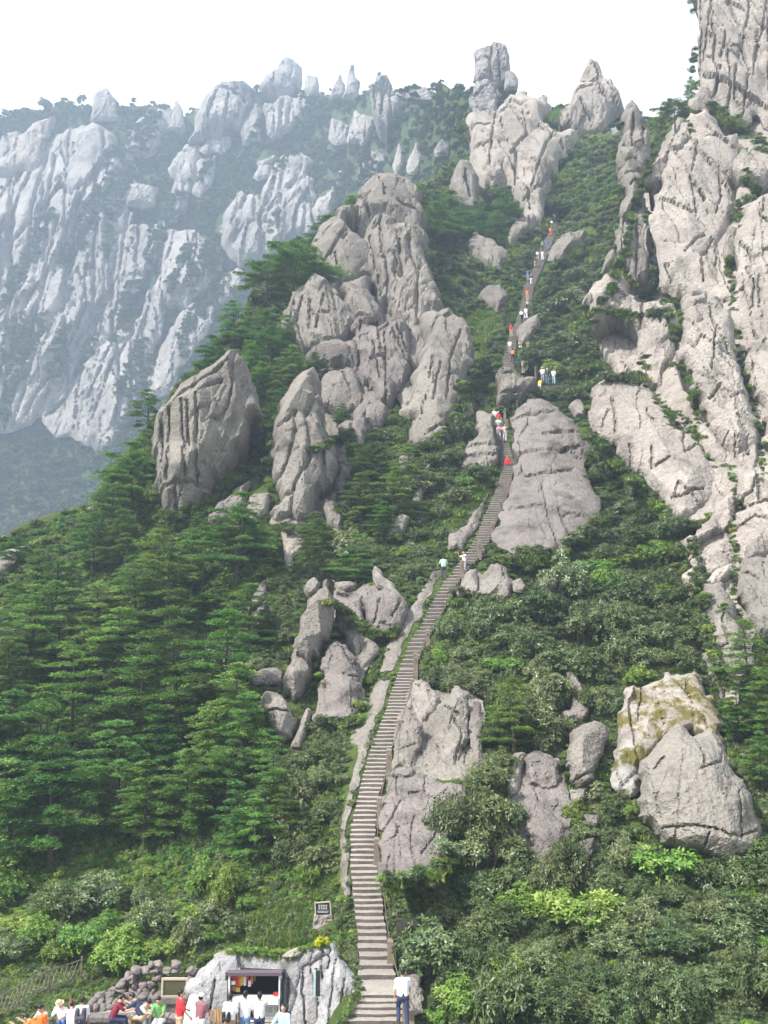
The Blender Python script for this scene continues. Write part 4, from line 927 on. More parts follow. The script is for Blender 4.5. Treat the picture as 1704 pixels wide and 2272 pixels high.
# ------------------------------------------------------------------ stairway
ST = [  # photo y, left x, right x, distance (lower and middle flights)
 (2161, 795, 877, 35.3), (2125, 797, 866, 36.2), (2080, 793, 858, 37.3), (2020, 789, 850, 38.6), (1955, 781, 843, 39.8),
 (1903, 778, 833, 41.1), (1841, 777, 833, 42.5), (1777, 791, 836, 44.2), (1733, 802, 850, 45.5), (1696, 812, 857, 46.6), (1645, 826.5, 873, 48.4),
 (1616, 840, 881, 49.6), (1574, 855, 899, 51.6), (1544, 865, 908, 53.0), (1512, 875, 912, 54.6), (1482, 885.6, 921, 56.2),
 (1420, 909, 944, 59.4), (1389, 933, 964, 61.0), (1365, 944, 976, 62.2), (1342, 955, 990, 63.4), (1321, 966, 1002, 64.5), (1290, 984, 1016, 66.2),
 (1270, 1002, 1029, 67.4), (1235, 1026, 1062, 69.8), (1210, 1045, 1082, 71.6), (1177, 1061, 1092, 74.2), (1137, 1077, 1110, 77.5), (1088, 1098.6, 1130, 81.9),
 (1055, 1110, 1136, 85.0), (1023, 1110, 1141, 88.2), (982, 1102, 1129.5, 92.5), (958, 1090, 1118, 95.0), (936, 1087, 1116, 97.3), (922, 1080, 1112, 98.8)]
ST2 = [(912, 1134, 1148, 99.5), (890, 1146, 1164, 101.0), (868, 1162, 1184, 102.5)]
ST3 = [(818, 1115, 1140, 108), (789, 1117, 1142, 111.5), (748, 1128, 1146, 117), (708, 1147, 1165, 124), (669, 1157, 1178, 132), (633, 1163, 1184, 139),
       (586, 1186, 1205, 150), (556, 1196, 1217, 158), (523, 1213, 1230, 168), (502, 1221, 1234, 174), (471, 1232, 1242, 183)]
stair = empty('stone_staircase', W(870, 2262, 34), 'long steep stone stairway with carved posts climbing the hillside', 'staircase')
def stair_world(p):
    loc = Vector(stair.location)
    return Vector(p) - loc
STEPS = []
def step_mesh(zf, yf, yb, xl, xr, xl2, xr2, h):
    n = max(2, min(7, int((xr - xl) / 0.3)))
    V, F, M = [], [], []
    rows = []
    ch = min(0.035, h * 0.2)
    seg = [R.uniform(-1, 1) for _ in range(n + 1)]
    for (y, z, u) in ((yf + 0.012, zf - h - 0.12, 0), (yf, zf - ch, 0), (yf + ch, zf, 0), (yb, zf, 1), (yb, zf - h - 0.12, 1)):
        row = []
        for k in range(n + 1):
            t = k / n
            x = (xl2 if u else xl) * (1 - t) + (xr2 if u else xr) * t
            s = 0.018 * seg[k] if y < yf + 0.2 * (yb - yf) or True else 0
            row.append(len(V)); V.append((x, y + (s if not u else 0), z + (0.012 * seg[-k - 1] if z > zf - h else 0)))
        rows.append(row)
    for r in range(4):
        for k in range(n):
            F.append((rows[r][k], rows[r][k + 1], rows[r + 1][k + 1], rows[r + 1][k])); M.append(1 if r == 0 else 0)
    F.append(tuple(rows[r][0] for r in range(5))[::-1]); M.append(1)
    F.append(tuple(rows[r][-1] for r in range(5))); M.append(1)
    return V, F, M
def flight(tab, riser, first=True):
    t = np.array(sorted(tab, key=lambda q: -q[0]), float)
    L, Rr = W(t[:, 1], t[:, 0], t[:, 3]), W(t[:, 2], t[:, 0], t[:, 3])
    z = L[:, 2]
    zs = np.arange(z[0], z[-1], riser)
    for i, zz in enumerate(zs):
        zn = min(zz + riser, z[-1])
        yf, yb = np.interp(zz, z, L[:, 1]), np.interp(zn, z, L[:, 1]) + 0.12
        xl, xr = np.interp(zz, z, L[:, 0]), np.interp(zz, z, Rr[:, 0])
        xl2, xr2 = np.interp(zn, z, L[:, 0]), np.interp(zn, z, Rr[:, 0])
        dj = R.uniform(-0.03, 0.03); 
        V, F, M = step_mesh(zz, yf, yb, xl + dj, xr + R.uniform(-0.03, 0.03), xl2 + dj, xr2, riser)
        lo = Vector((0.5 * (xl + xr), yf, zz))
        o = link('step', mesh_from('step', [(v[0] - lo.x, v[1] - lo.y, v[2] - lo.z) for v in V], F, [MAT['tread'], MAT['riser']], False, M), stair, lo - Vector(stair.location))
        STEPS.append((zz, yf, xl, xr))
wide = [(2262, 755, 909, 33.0), (2247, 762, 907, 33.22), (2233, 768, 904, 33.45), (2219, 774, 900, 33.68), (2205, 780, 897, 33.9)]
zw = W(800, 2205, 35.4)[2]; z_w0 = W(800, 2262, 33.2)[2]
for i, (py, l, r, d) in enumerate(wide):
    a, b = W(l, py, d), W(r, py, d)
    z = a[2]
    nxt = 0.35 if i < 4 else 1.6
    V, F, M = step_mesh(z, d, d + nxt, a[0], b[0], a[0] + 0.06, b[0], 0.2)
    lo = Vector((0.5 * (a[0] + b[0]), d, z))
    link('step', mesh_from('step', [(v[0] - lo.x, v[1] - lo.y, v[2] - lo.z) for v in V], F, [MAT['tread'], MAT['riser']], False, M), stair, lo - Vector(stair.location))
    STEPS.append((z, d, a[0], b[0]))
flight([q for q in ST if q[0] >= 1482], 0.15)
flight([q for q in ST if q[0] <= 1482], 0.24)
flight(ST2, 0.3)
flight(ST3, 0.58)
# paved landing where walkers wait, halfway up
lm = MB()
a, b = W(1165, 862, 103), W(1262, 852, 103.5)
lm.add([a, b, b + (0.3, 3, 0), a + (-1.2, 3.2, 0), a - (0, 0, 0.5), b - (0, 0, 0.5), b + (0.3, 3, -.5), a + (-1.2, 3.2, -.5)], [(0, 1, 2, 3), (4, 5, 1, 0), (5, 6, 2, 1), (7, 4, 0, 3)])
lm.v = [tuple(Vector(v) - Vector(stair.location)) for v in lm.v]
lm.build('landing', MAT['riser'], stair)
# posts along the right edge, with a chain hung between them
POSTS = [(910, 2300, 2264, 32.4, .26), (902, 2264, 2226, 33.0, .26), (866, 2140, 2086, 36.0, .22), (849, 1990, 1946, 39.6, .24), (836, 1916, 1860, 40.9, .24), (842, 1822, 1768, 42.9, .24), (863, 1718, 1663, 45.9, .25),
         (888, 1642, 1593, 48.6, .24), (914, 1545, 1506, 53, .24), (922, 1500, 1450, 55.5, .24), (949, 1432, 1397, 59, .24), (1026, 1278, 1244, 67, .25), (1064, 1235, 1200, 70, .24), (1094, 1192, 1160, 73.2, .25),
         (1111, 1142, 1112, 77.3, .24), (1132, 1092, 1063, 81.8, .24), (1145, 1040, 1011, 87, .25), (1139, 992, 965, 92, .24), (1124, 960, 934, 95.5, .24), (1120, 928, 908, 99, .24), (1147, 912, 888, 100, .24), (1190, 880, 852, 102.6, .24), (1188, 838, 812, 106, .2)]
tops = []
pm_cache = {}
def post_mesh(h, w):
    key = (round(h, 1), w)
    if key in pm_cache: return pm_cache[key]
    m = MB()
    n, prof = 4, [(1.06, -0.25), (1.06, 0.04), (1.0, 0.08), (0.98, h - 0.1), (1.05, h - 0.06), (0.95, h), (0.55, h + 0.04)]
    V = []
    for s, z in prof:
        for sx, sy in ((-1, -1), (1, -1), (1, 1), (-1, 1)): V.append((sx * s * w / 2, sy * s * w / 2, z))
    F = [(i * 4 + k, i * 4 + (k + 1) % 4, (i + 1) * 4 + (k + 1) % 4, (i + 1) * 4 + k) for i in range(len(prof) - 1) for k in range(4)] + [tuple(range((len(prof) - 1) * 4, len(prof) * 4))]
    m.add(V, F)
    m.tube([(0, -w / 2 - 0.01, h * .78), (0, -w / 2 + 0.03, h * .78)], 0.05, 8, 0)
    pm_cache[key] = mesh_from('post', m.v, m.f, MAT['post'])
    return pm_cache[key]
MAT['iron'] = flat('dark_iron', (0.10, 0.085, 0.075), 0.6, 0.2)
for (x, yb, yt, d, w) in POSTS:
    b, t = W(x, yb, d), W(x, yt, d)
    h = max(0.75, min(1.25, t[2] - b[2]))
    o = link('post', post_mesh(h, w), stair, Vector(b) - Vector(stair.location))
    tops.append(Vector((b[0], b[1], b[2] + h * 0.85)))
for p, q in zip(tops, tops[1:]):
    if (p - q).length > 16: continue
    m = MB(); m.tube([p.lerp(q, k / 8) - Vector((0, 0, 0.25 * (p - q).length * 0.2 * (1 - (2 * k / 8 - 1) ** 2))) - Vector(stair.location) for k in range(9)], 0.022, 5)
    m.build('chain', MAT['iron'], stair)
STAIR_POLY = [(r[1] - 4, r[0]) for r in ST] + [(r[2] + 7, r[0]) for r in reversed(ST)]
STAIR_POLY2 = [(r[1] - 3, r[0]) for r in ST3] + [(r[2] + 3, r[0]) for r in reversed(ST3)]
LAND_POLY = [(745, 2290), (775, 2160), (930, 2160), (930, 2290)]
print('steps', len(STEPS), time.time() - T0)

# ------------------------------------------------------------------ terrace, kiosk, signs, walls
ZT = -0.8
def frame_x(px, D): return float(W(px, 2200, D)[0]) if np.isscalar(px) else W(px, 2200, D)[:, 0]
m = MB(); m.add([(-19, 27, ZT), (-1.25, 27, ZT), (-1.55, 36.6, ZT), (-19, 37.6, ZT), (-19, 27, ZT - 1.5), (-1.25, 27, ZT - 1.5), (-1.55, 36.6, ZT - 1.5), (-19, 37.6, ZT - 1.5)], [(0, 1, 2, 3), (4, 5, 1, 0), (5, 6, 2, 1), (6, 7, 3, 2), (7, 4, 0, 3), (7, 6, 5, 4)])
terrace = tag(m.build('pavement', MAT['tread']), kind='structure')
fore = MB(); fore.add([(-1.2, 27, 0.06), (1.6, 27, 0.06), (1.6, 33.0, 0.06), (-1.2, 33.0, 0.06)], [(0, 1, 2, 3)])
tag(fore.build('path', MAT['tread']), kind='structure')

MAT['white'] = flat('white_paint', (0.62, 0.64, 0.64), 0.5, 0.08)
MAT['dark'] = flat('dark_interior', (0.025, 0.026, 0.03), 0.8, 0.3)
MAT['lintel'] = flat('lintel_board', (0.10, 0.075, 0.095), 0.7, 0.2)
MAT['teal'] = flat('teal_paint', (0.30, 0.45, 0.46), 0.6, 0.12)
MAT['beige'] = flat('sign_frame', (0.42, 0.36, 0.29), 0.7, 0.12)
MAT['olive'] = flat('sign_panel', (0.085, 0.08, 0.05), 0.25, 0.3, 3)
MAT['black'] = flat('black_board', (0.02, 0.024, 0.026), 0.3, 0.2)
MAT['print'] = flat('white_lettering', (0.62, 0.64, 0.66), 0.6, 0.05)
MAT['stele'] = granite('carved_stele', (0.062, 0.063, 0.045), (0.048, 0.05, 0.037), (0.03, 0.032, 0.025), k=0.4, bump=0.2)
MAT['gold'] = flat('faded_gold_lettering', (0.10, 0.088, 0.042), 0.7, 0.3, 20)
MAT['bamboo'] = flat('grey_bamboo', (0.17, 0.15, 0.115), 0.8, 0.3)
MAT['cane'] = flat('brown_cane', (0.32, 0.19, 0.09), 0.6, 0.25)
gm, gn_, gl_, gb_ = new_mat('case_glass', 0.05, 0.5)
gb_.inputs['Base Color'].default_value = (0.7, 0.75, 0.74, 1); gb_.inputs['Alpha'].default_value = 0.25
MAT['glass'] = gm

kiosk = empty('rock_kiosk', W(600, 2272, 36.2), 'small souvenir kiosk built like grey rock with grass on its roof', 'kiosk')
KD = 35.75
rock('rockwork', 'T', [(408, 2300), (416, 2185), (438, 2152), (483, 2116), (505, 2108), (600, 2114), (650, 2118), (688, 2098), (722, 2094), (742, 2100), (748, 2122), (770, 2150), (796, 2184), (788, 2196), (772, 2230), (758, 2262), (752, 2300)],
     mat='cement', D=(35.75, 36.7), thick=0.16, parent=kiosk, rough=1.0, sp=3.0, hole=[(508, 2156), (623, 2156), (623, 2285), (508, 2285)], soft=0.7,
     knots=[(470, 2200, .8), (560, 2138, .9), (650, 2160, .95), (650, 2250, 1), (700, 2180, .6), (715, 2140, .75), (690, 2250, .8), (740, 2220, .7), (460, 2270, .9), (500, 2250, 1)],
     cracks=[[(674, 2150), (672, 2200), (678, 2270)], [(700, 2150), (706, 2200)], [(640, 2170), (636, 2280)], [(735, 2110), (725, 2180)], [(480, 2170), (470, 2260)], [(712, 2130), (722, 2200), (735, 2270)]], cw=2.4, mask=False)
rock('rockwork', 'T', [(738, 2098), (752, 2120), (772, 2150), (803, 2188), (786, 2206), (770, 2238), (756, 2272), (748, 2300), (700, 2300), (706, 2230), (722, 2160)], mat='cement', D=(33.7, 35.9), thick=0.3, parent=kiosk, rough=0.5, sp=3.0, mask=False, noshift=True, cracks=[[(745, 2130), (738, 2200), (728, 2280)], [(765, 2170), (752, 2250)]])
KL = Vector(kiosk.location)
def kz(py, D=KD): return float(W(560, py, D)[2])
def kx(px, D=KD): return float(W(px, 2200, D)[0])
X0, X1 = kx(508), kx(623)
zt, zc, zb = kz(2156), kz(2209), ZT
def kpart(name, mat, *boxes):
    m = MB()
    for c, s in boxes: m.box(Vector(c) - KL, s)
    return m.build(name, mat, kiosk)
yf = KD - 0.28
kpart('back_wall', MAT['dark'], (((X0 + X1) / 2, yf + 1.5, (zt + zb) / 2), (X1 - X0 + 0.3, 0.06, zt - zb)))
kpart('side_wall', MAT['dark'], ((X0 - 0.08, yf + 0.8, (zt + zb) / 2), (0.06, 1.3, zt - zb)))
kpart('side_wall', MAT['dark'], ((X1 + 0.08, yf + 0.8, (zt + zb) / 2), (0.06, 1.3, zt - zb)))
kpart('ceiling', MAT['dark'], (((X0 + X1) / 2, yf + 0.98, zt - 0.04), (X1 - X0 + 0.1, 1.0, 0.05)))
kpart('lintel', MAT['lintel'], (((X0 + X1) / 2, yf + 0.16, zt + 0.0), (X1 - X0 + 0.1, 0.34, 0.1)))
fr_ = kpart('window_frame', MAT['white'], ((X0 + 0.03, yf + 0.1, (zt + zb) / 2), (0.06, 0.08, zt - zb - 0.1)), ((X1 - 0.03, yf + 0.1, (zt + zb) / 2), (0.05, 0.08, zt - zb - 0.1)), (((X0 * .45 + X1 * .55), yf + 0.1, (zc - 0.2 + zb) / 2), (0.06, 0.08, zc - zb - 0.2)))
kpart('counter', MAT['white'], (((X0 + X1) / 2, yf + 0.2, zc - 0.1), (X1 - X0 - 0.1, 0.45, 0.2)))
kpart('display_shelf', MAT['white'], ((X0 * .22 + X1 * .78, yf + 0.35, zb + 0.28), ((X1 - X0) * .4, 0.3, 0.03)))
kpart('display_shelf', MAT['white'], ((X0 * .22 + X1 * .78, yf + 0.35, zb + 0.52), ((X1 - X0) * .4, 0.3, 0.03)))
kpart('display_shelf', MAT['white'], (((X0 + X1) / 2, yf + 0.35, zb + 0.06), ((X1 - X0) * .9, 0.3, 0.05)))
kpart('display_glass', MAT['glass'], ((X0 * .22 + X1 * .78, yf + 0.16, zb + 0.4), ((X1 - X0) * .42, 0.01, 0.6)))
dx, dz = float(W(700, 2200, 35.5)[0]), float(W(700, 2176, 35.5)[2])
kpart('side_door_shade', MAT['dark'], ((dx + 0.1, 35.25, dz), (0.13, 0.12, 0.8)))  # near-black block standing in for the shade inside the narrow doorway
kpart('side_door_frame', MAT['teal'], ((dx - 0.01, 35.23, dz), (0.07, 0.12, 0.82)))
# goods in the window
GC = {'red': (0.45, 0.03, 0.03), 'orange': (0.5, 0.16, 0.03), 'yellow': (0.45, 0.33, 0.08), 'white': (0.6, 0.6, 0.57), 'brown': (0.16, 0.08, 0.05)}
for k, c in GC.items(): MAT['g_' + k] = flat('packet_' + k, c, 0.4, 0.2, 20)
GOODS = [(516, 2164, .14, .2, 'red'), (523, 2166, .13, .22, 'red'), (518, 2180, .14, .13, 'white'), (527, 2177, .12, .34, 'red'), (533, 2173, .1, .4, 'orange'), (538, 2172, .11, .38, 'yellow'), (544, 2176, .07, .3, 'white'),
                                        (548, 2168, .12, .2, 'red'), (554, 2182, .1, .2, 'white'), (559, 2171, .06, .3, 'orange'), (518, 2193, .16, .16, 'brown'), (565, 2168, .05, .24, 'brown'), (528, 2195, .14, .14, 'yellow'), (612, 2205, .16, .12, 'red')]
for i, (px, py, w, h, c) in enumerate(GOODS):
    m = MB(); m.box((0, 0, 0), (w, 0.08, h), None, 0, 0.012)
    p = W(px, py, yf + (0.3 if py < 2200 else 0.22))
    same = sorted(q[0] for q in GOODS if q[4] == c and q[1] < 2200)
    tag(m.build('goods_packet', MAT['g_' + c], None, p), '%s packet of goods on the kiosk counter' % c if py > 2200 else '%s packet of goods inside the kiosk window, %s' % (c, ('leftmost', 'second from left', 'third from left', 'fourth from left')[same.index(px)]), 'packet', 'goods in the kiosk window')
for i in range(12):
    m = MB(); r = 0.035; m.tube([(0, 0, 0), (0, 0, .12), (0, 0, .16), (0, 0, .2)], [r, r, r * .5, r * .4], 8)
    px = 583 + (i % 6) * 6; z = zb + (0.3 if i < 6 else 0.54)
    tag(m.build('bottle', MAT[('g_brown', 'g_white', 'g_yellow')[i % 3]], None, (kx(px), yf + 0.32, z)), '%s %s bottle on the %s kiosk display shelf' % (('left', 'right')[i % 6 // 3], ('brown', 'white', 'yellow')[i % 3], 'lower' if i < 6 else 'upper'), 'bottle', 'bottles in the kiosk case')

# stone bench in front of the rubble wall
m = MB(); xa, xb = kx(185, 34.9), kx(424, 34.9)
for k in range(5):
    a, b = xa + (xb - xa) * k / 5, xa + (xb - xa) * (k + 1) / 5
    m.box(((a + b) / 2, 0, 0), (b - a - 0.015, 0.5, 0.14), None, 0, 0.01)
m.box(((xa + xb) / 2, 0.08, -0.28), (xb - xa - 0.1, 0.34, 0.46), None, 0, 0.01)
bench = tag(m.build('stone_bench', MAT['stones'], None, (0, 34.95, ZT + 0.42)), 'long low stone bench in front of the rubble wall', 'bench')
# rubble wall, stone by stone
def stone_proto(seed):
    rg = np.random.default_rng(seed)
    import bmesh
    bm = bmesh.new(); bmesh.ops.create_icosphere(bm, subdivisions=2, radius=1.0)
    V = np.array([v.co[:] for v in bm.verts]); F = [tuple(v.index for v in f.verts) for f in bm.faces]; bm.free()
    V = np.sign(V) * np.abs(V) ** 0.72
    V *= (1 + 0.22 * fbm(V * 1.3 + seed, seed, 3))[:, None]
    return mesh_from('stone', V, F, MAT['stones'], False)
SP_ = [stone_proto(700 + k) for k in range(7)]
wall = empty('rubble_wall', W(310, 2240, 37.5), 'mossy dry rubble wall of rounded stones behind the bench', 'wall')
y = 2246.0; nst = 0
while y > 2130:
    hrow = R.uniform(12, 17); x = 192.0 + R.uniform(0, 8)
    while x < 434:
        wpx = R.uniform(12, 23)
        lim = np.interp(x, [190, 220, 262, 300, 335, 440], [2228, 2206, 2180, 2152, 2140, 2140])
        if y > lim and not (355 < x + wpx / 2 < 418 and 2168 < y < 2213) and R.random() > (0.05 if y > 2190 else 0.22):
            D = min(float(SA.D(x, y)), 38.6) - 0.25 - (0.4 if y > 2205 else 0)
            o = link('stone', SP_[nst % 7], wall, Vector(W(x + wpx / 2, y - hrow / 2, D)) - Vector(wall.location))
            mm = D / FPX
            o.scale = (wpx * 0.53 * mm, 0.3, hrow * 0.55 * mm); o.rotation_euler = (R.uniform(-.2, .2), R.uniform(-.3, .3), R.uniform(-.3, .3)); nst += 1
        x += wpx
    y -= hrow
# framed notice board on the wall
sg = empty('notice_board', W(387, 2212, 36.6), 'framed dark notice board standing left of the rock kiosk', 'sign')
def sbox(name, mat, c, s, par, rot=None):
    m = MB(); m.box(c, s, rot); return m.build(name, mat, par)
pw_ = 55 * 36.6 / FPX; ph_ = 38 * 36.6 / FPX
sbox('panel', MAT['olive'], (0, 0, ph_ / 2), (pw_ - 0.08, 0.05, ph_ - 0.08), sg)
for c, s in (((-pw_ / 2 + .03, -0.01, ph_ / 2), (.07, .09, ph_)), ((pw_ / 2 - .03, -0.01, ph_ / 2), (.07, .09, ph_))): sbox('frame_post', MAT['beige'], c, s, sg)
for c, s in (((0, -0.01, ph_ - .03), (pw_ - 0.14, .09, .07)), ((0, -0.01, .03), (pw_ - 0.14, .09, .06))): sbox('frame_rail', MAT['beige'], c, s, sg)
sbox('sill', MAT['stones'], (0, 0.02, -0.1), (pw_ + 0.9, .3, .18), sg)
sbox('footing', MAT['stones'], (0, 0.06, -0.6), (pw_ + 0.6, .24, .8), sg)
# black plaque with white lettering on a stone base
pl = empty('black_plaque', W(717, 2056, 39.3), 'small black plaque with two rows of white characters on a pale stone base', 'sign')
mp = 39.3 / FPX
rt = Matrix.Rotation(math.radians(-4), 3, 'Y')
m = MB()
hw, hh = 23 * mp, 24 * mp
m.add([(-hw, -.16, -.25), (hw * 1.05, -.16, -.3), (hw, .5, -.3), (-hw, .5, -.3), (-hw * .85, -.1, hh), (hw * .82, -.1, hh * 1.02), (hw * .8, .15, hh), (-hw * .85, .15, hh)], [(0, 1, 5, 4), (1, 2, 6, 5), (2, 3, 7, 6), (3, 0, 4, 7), (4, 5, 6, 7), (3, 2, 1, 0)])
m.build('stone_base', MAT['rock_pale'], pl)
cz = hh + 13 * mp
board = sbox('board', MAT['black'], (-1 * mp, 0, cz), (31 * mp, .05, 24 * mp), pl, rt)
for c, s in (((-17 * mp, -.004, cz), (2.2 * mp, .07, 27 * mp)), ((15 * mp, -.004, cz), (2.2 * mp, .07, 27 * mp)), ((-1 * mp, -.004, cz + 12.5 * mp), (30 * mp, .07, 2 * mp))): sbox('edge_strip', MAT['beige'], c, s, pl, rt)
m = MB()
rl = random.Random(5)
for row, zz, n, cw_ in ((0, 5.6, 4, 4.2), (1, 0.4, 4, 4.2)):
    for k in range(n):
        cx, cy = (-1 + (k - (n - 1) / 2) * cw_ * 1.18) * mp, cz + zz * mp
        for s in ((0, .9, .8, .22), (0, 0, .85, .2), (0, -.9, .8, .22), (-.45, 0, .2, 1.9), (.45, rl.uniform(-.3, .3), .2, 1.3)):
            m.box((cx + s[0] * cw_ * .5 * mp, -.032, cy + s[1] * cw_ * .45 * mp), (s[2] * cw_ * .95 * mp, .006, max(s[3] * cw_ * .45 * mp, .45 * mp)))
m.box((-1 * mp, -.032, cz - 5.2 * mp), (24 * mp, .006, .7 * mp)); m.box((-1 * mp, -.032, cz - 7.6 * mp), (22 * mp, .006, .7 * mp))
m.build('lettering', MAT['print'], board)
# dark carved stele beside the foot of the stairs
st_ = empty('carved_stele', W(903, 2162, 36.3), 'tall dark stone stele with faint columns of carved characters by the stairs', 'stele')
mp = 36.3 / FPX
m = MB(); m.box((0, 0, 56 * mp), (45 * mp, .22, 113 * mp), None, 0, 0.008); tablet = m.build('tablet', MAT['stele'], st_)
m = MB()
for c in range(6):
    for k in range(26):
        if rl.random() < 0.12: continue
        x, z = (-14 + c * 5.6) * mp, (102 - k * 3.5) * mp
        m.box((x, -.113, z), (2.2 * mp, .006, .6 * mp)); m.box((x + rl.uniform(-.6, .6) * mp, -.113, z - .9 * mp), (.6 * mp, .006, 1.8 * mp)); m.box((x, -.113, z - 1.6 * mp), (1.9 * mp, .006, .5 * mp))
m.build('inscription', MAT['gold'], tablet)
rock('plinth', 'T', [(892, 2160), (934, 2160), (940, 2200), (936, 2250), (905, 2262), (890, 2230)], D=(33.9, 36.0), mat='rock', thick=0.5, parent=st_, mask=False)
# bamboo lattice fence up the bank
fn = empty('lattice_fence', W(90, 2235, 38.5), 'weathered bamboo lattice fence climbing the bank at lower left', 'fence')
FL = Vector(fn.location)
FB = [(-30, 2268), (20, 2240), (70, 2207), (125, 2186), (180, 2166)]
def fp(px, up):
    py = np.interp(px, [p[0] for p in FB], [p[1] for p in FB])
    D = float(SA.D(px, py)) - 0.25
    return Vector(W(px, py, D)) + Vector((0, 0, up)) - FL
def stick(a, b, r, name):
    m = MB(); m.tube([a, (a + b) / 2 + Vector((0, R.uniform(-.02, .02), R.uniform(-.02, .02))), b], r, 5); m.build(name, MAT['bamboo'], fn)
for px in (-30, 40, 108, 180): stick(fp(px, -0.3), fp(px, 0.72), 0.035, 'post')
for up in (0.02, 0.6):
    for a, b in zip(range(-30, 180, 35), range(5, 215, 35)): stick(fp(a, up), fp(min(b, 180), up), 0.02, 'rail')
for k in range(-30, 172, 11):
    stick(fp(k, 0.0) - Vector((0, .02, 0)), fp(min(k + 16, 182), 0.62) - Vector((0, .02, 0)), 0.013, 'lattice_stick')
    stick(fp(k, 0.62) + Vector((0, .02, 0)), fp(min(k + 16, 182), 0.0) + Vector((0, .02, 0)), 0.013, 'lattice_stick')
print('site', time.time() - T0)

# ------------------------------------------------------------------ people
def capsule(m, p, q, r0, r1, n=10):
    p, q = Vector(p), Vector(q); d = (q - p); L = d.length
    d = d.normalized() if L > 1e-6 else Vector((0, 0, 1))
    pts, rad = [], []
    for k in range(5):
        a = math.pi / 2 * (1 - k / 4); pts.append(p - d * r0 * math.sin(a)); rad.append(max(r0 * math.cos(a), r0 * 0.02))
    for k in range(5):
        a = math.pi / 2 * (k / 4); pts.append(q + d * r1 * math.sin(a)); rad.append(max(r1 * math.cos(a), r1 * 0.02))
    a = d.cross(Vector((0, 0, 1)) if abs(d.z) < 0.9 else Vector((1, 0, 0))).normalized(); b = d.cross(a)
    V = [pt + (a * math.cos(6.2832 * k / n) + b * math.sin(6.2832 * k / n)) * r for pt, r in zip(pts, rad) for k in range(n)]
    F = [(i * n + k, i * n + (k + 1) % n, (i + 1) * n + (k + 1) % n, (i + 1) * n + k) for i in range(9) for k in range(n)] + [tuple(range(n))[::-1], tuple(9 * n + k for k in range(n))]
    m.add(V, [f[::-1] for f in F])
def ellip(m, c, r, n=12):
    c = Vector(c); V, F = [], []
    for i in range(n + 1):
        t = math.pi * i / n
        for k in range(n): V.append(c + Vector((r[0] * max(math.sin(t), 0.02) * math.cos(6.2832 * k / n), r[1] * max(math.sin(t), 0.02) * math.sin(6.2832 * k / n), r[2] * math.cos(t))))
    for i in range(n):
        for k in range(n): F.append((i * n + k, (i + 1) * n + k, (i + 1) * n + (k + 1) % n, i * n + (k + 1) % n))
    F += [tuple(range(n)), tuple(n * n + k for k in range(n))[::-1]]
    m.add(V, F)
def joints(P):
    J = {}
    s = P.get('h', 1.68) / 1.68
    lean = math.radians(P.get('lean', 3)); legs = P.get('legs', ((2, 4), (-2, 4))); arms = P.get('arms', ((5, 10, 12), (5, 10, 12)))
    hip = Vector((0, 0, 0)); ank = []
    for i, sx in enumerate((-1, 1)):
        f, k = [math.radians(a) for a in legs[i]]
        ab = math.radians(P.get('spread', 3)) * sx
        a = hip + Vector((0.085 * sx, 0, -0.02)); d1 = Vector((math.sin(ab), math.sin(f), -math.cos(f)))
        kn = a + d1 * 0.41; d2 = Vector((math.sin(ab) * .3, math.sin(f - k), -math.cos(f - k))); an = kn + d2 * 0.41
        J['hip%d' % i], J['knee%d' % i], J['ank%d' % i] = a, kn, an; ank.append(an.z)
        J['toe%d' % i] = an + Vector((0.02 * sx, 0.15, -0.045))
    td = Vector((0, math.sin(lean), math.cos(lean)))
    J['pel'] = hip; J['chest'] = hip + td * 0.30; J['sh'] = hip + td * 0.47; J['neck'] = hip + td * 0.54
    hp = math.radians(P.get('head', 0)) + lean * 0.6
    J['headc'] = J['neck'] + Vector((0, math.sin(hp), math.cos(hp))) * 0.135; J['hd'] = hp; J['turn'] = math.radians(P.get('turn', 0))
    for i, sx in enumerate((-1, 1)):
        f, ab, e = [math.radians(a) for a in arms[i]]
        f += lean * 0.5
        a = J['sh'] + Vector((0.175 * sx, 0, -0.015))
        el = a + Vector((math.sin(ab) * sx, math.sin(f) * math.cos(ab), -math.cos(f) * math.cos(ab))) * 0.28
        f2, ab2 = f + e, ab * 0.2
        d2 = Vector((math.sin(ab2) * sx, math.sin(f2) * math.cos(ab2), -math.cos(f2) * math.cos(ab2)))
        J['sho%d' % i], J['elb%d' % i], J['wri%d' % i], J['hdir%d' % i] = a, el, el + d2 * 0.25, d2
    dz = -min(ank) + 0.075
    if 'seat' in P: dz = P['seat'] + 0.10
    for k in J:
        if isinstance(J[k], Vector) and not k.startswith('hdir'): J[k] = (J[k] + Vector((0, 0, dz))) * s
    J['s'] = s
    return J
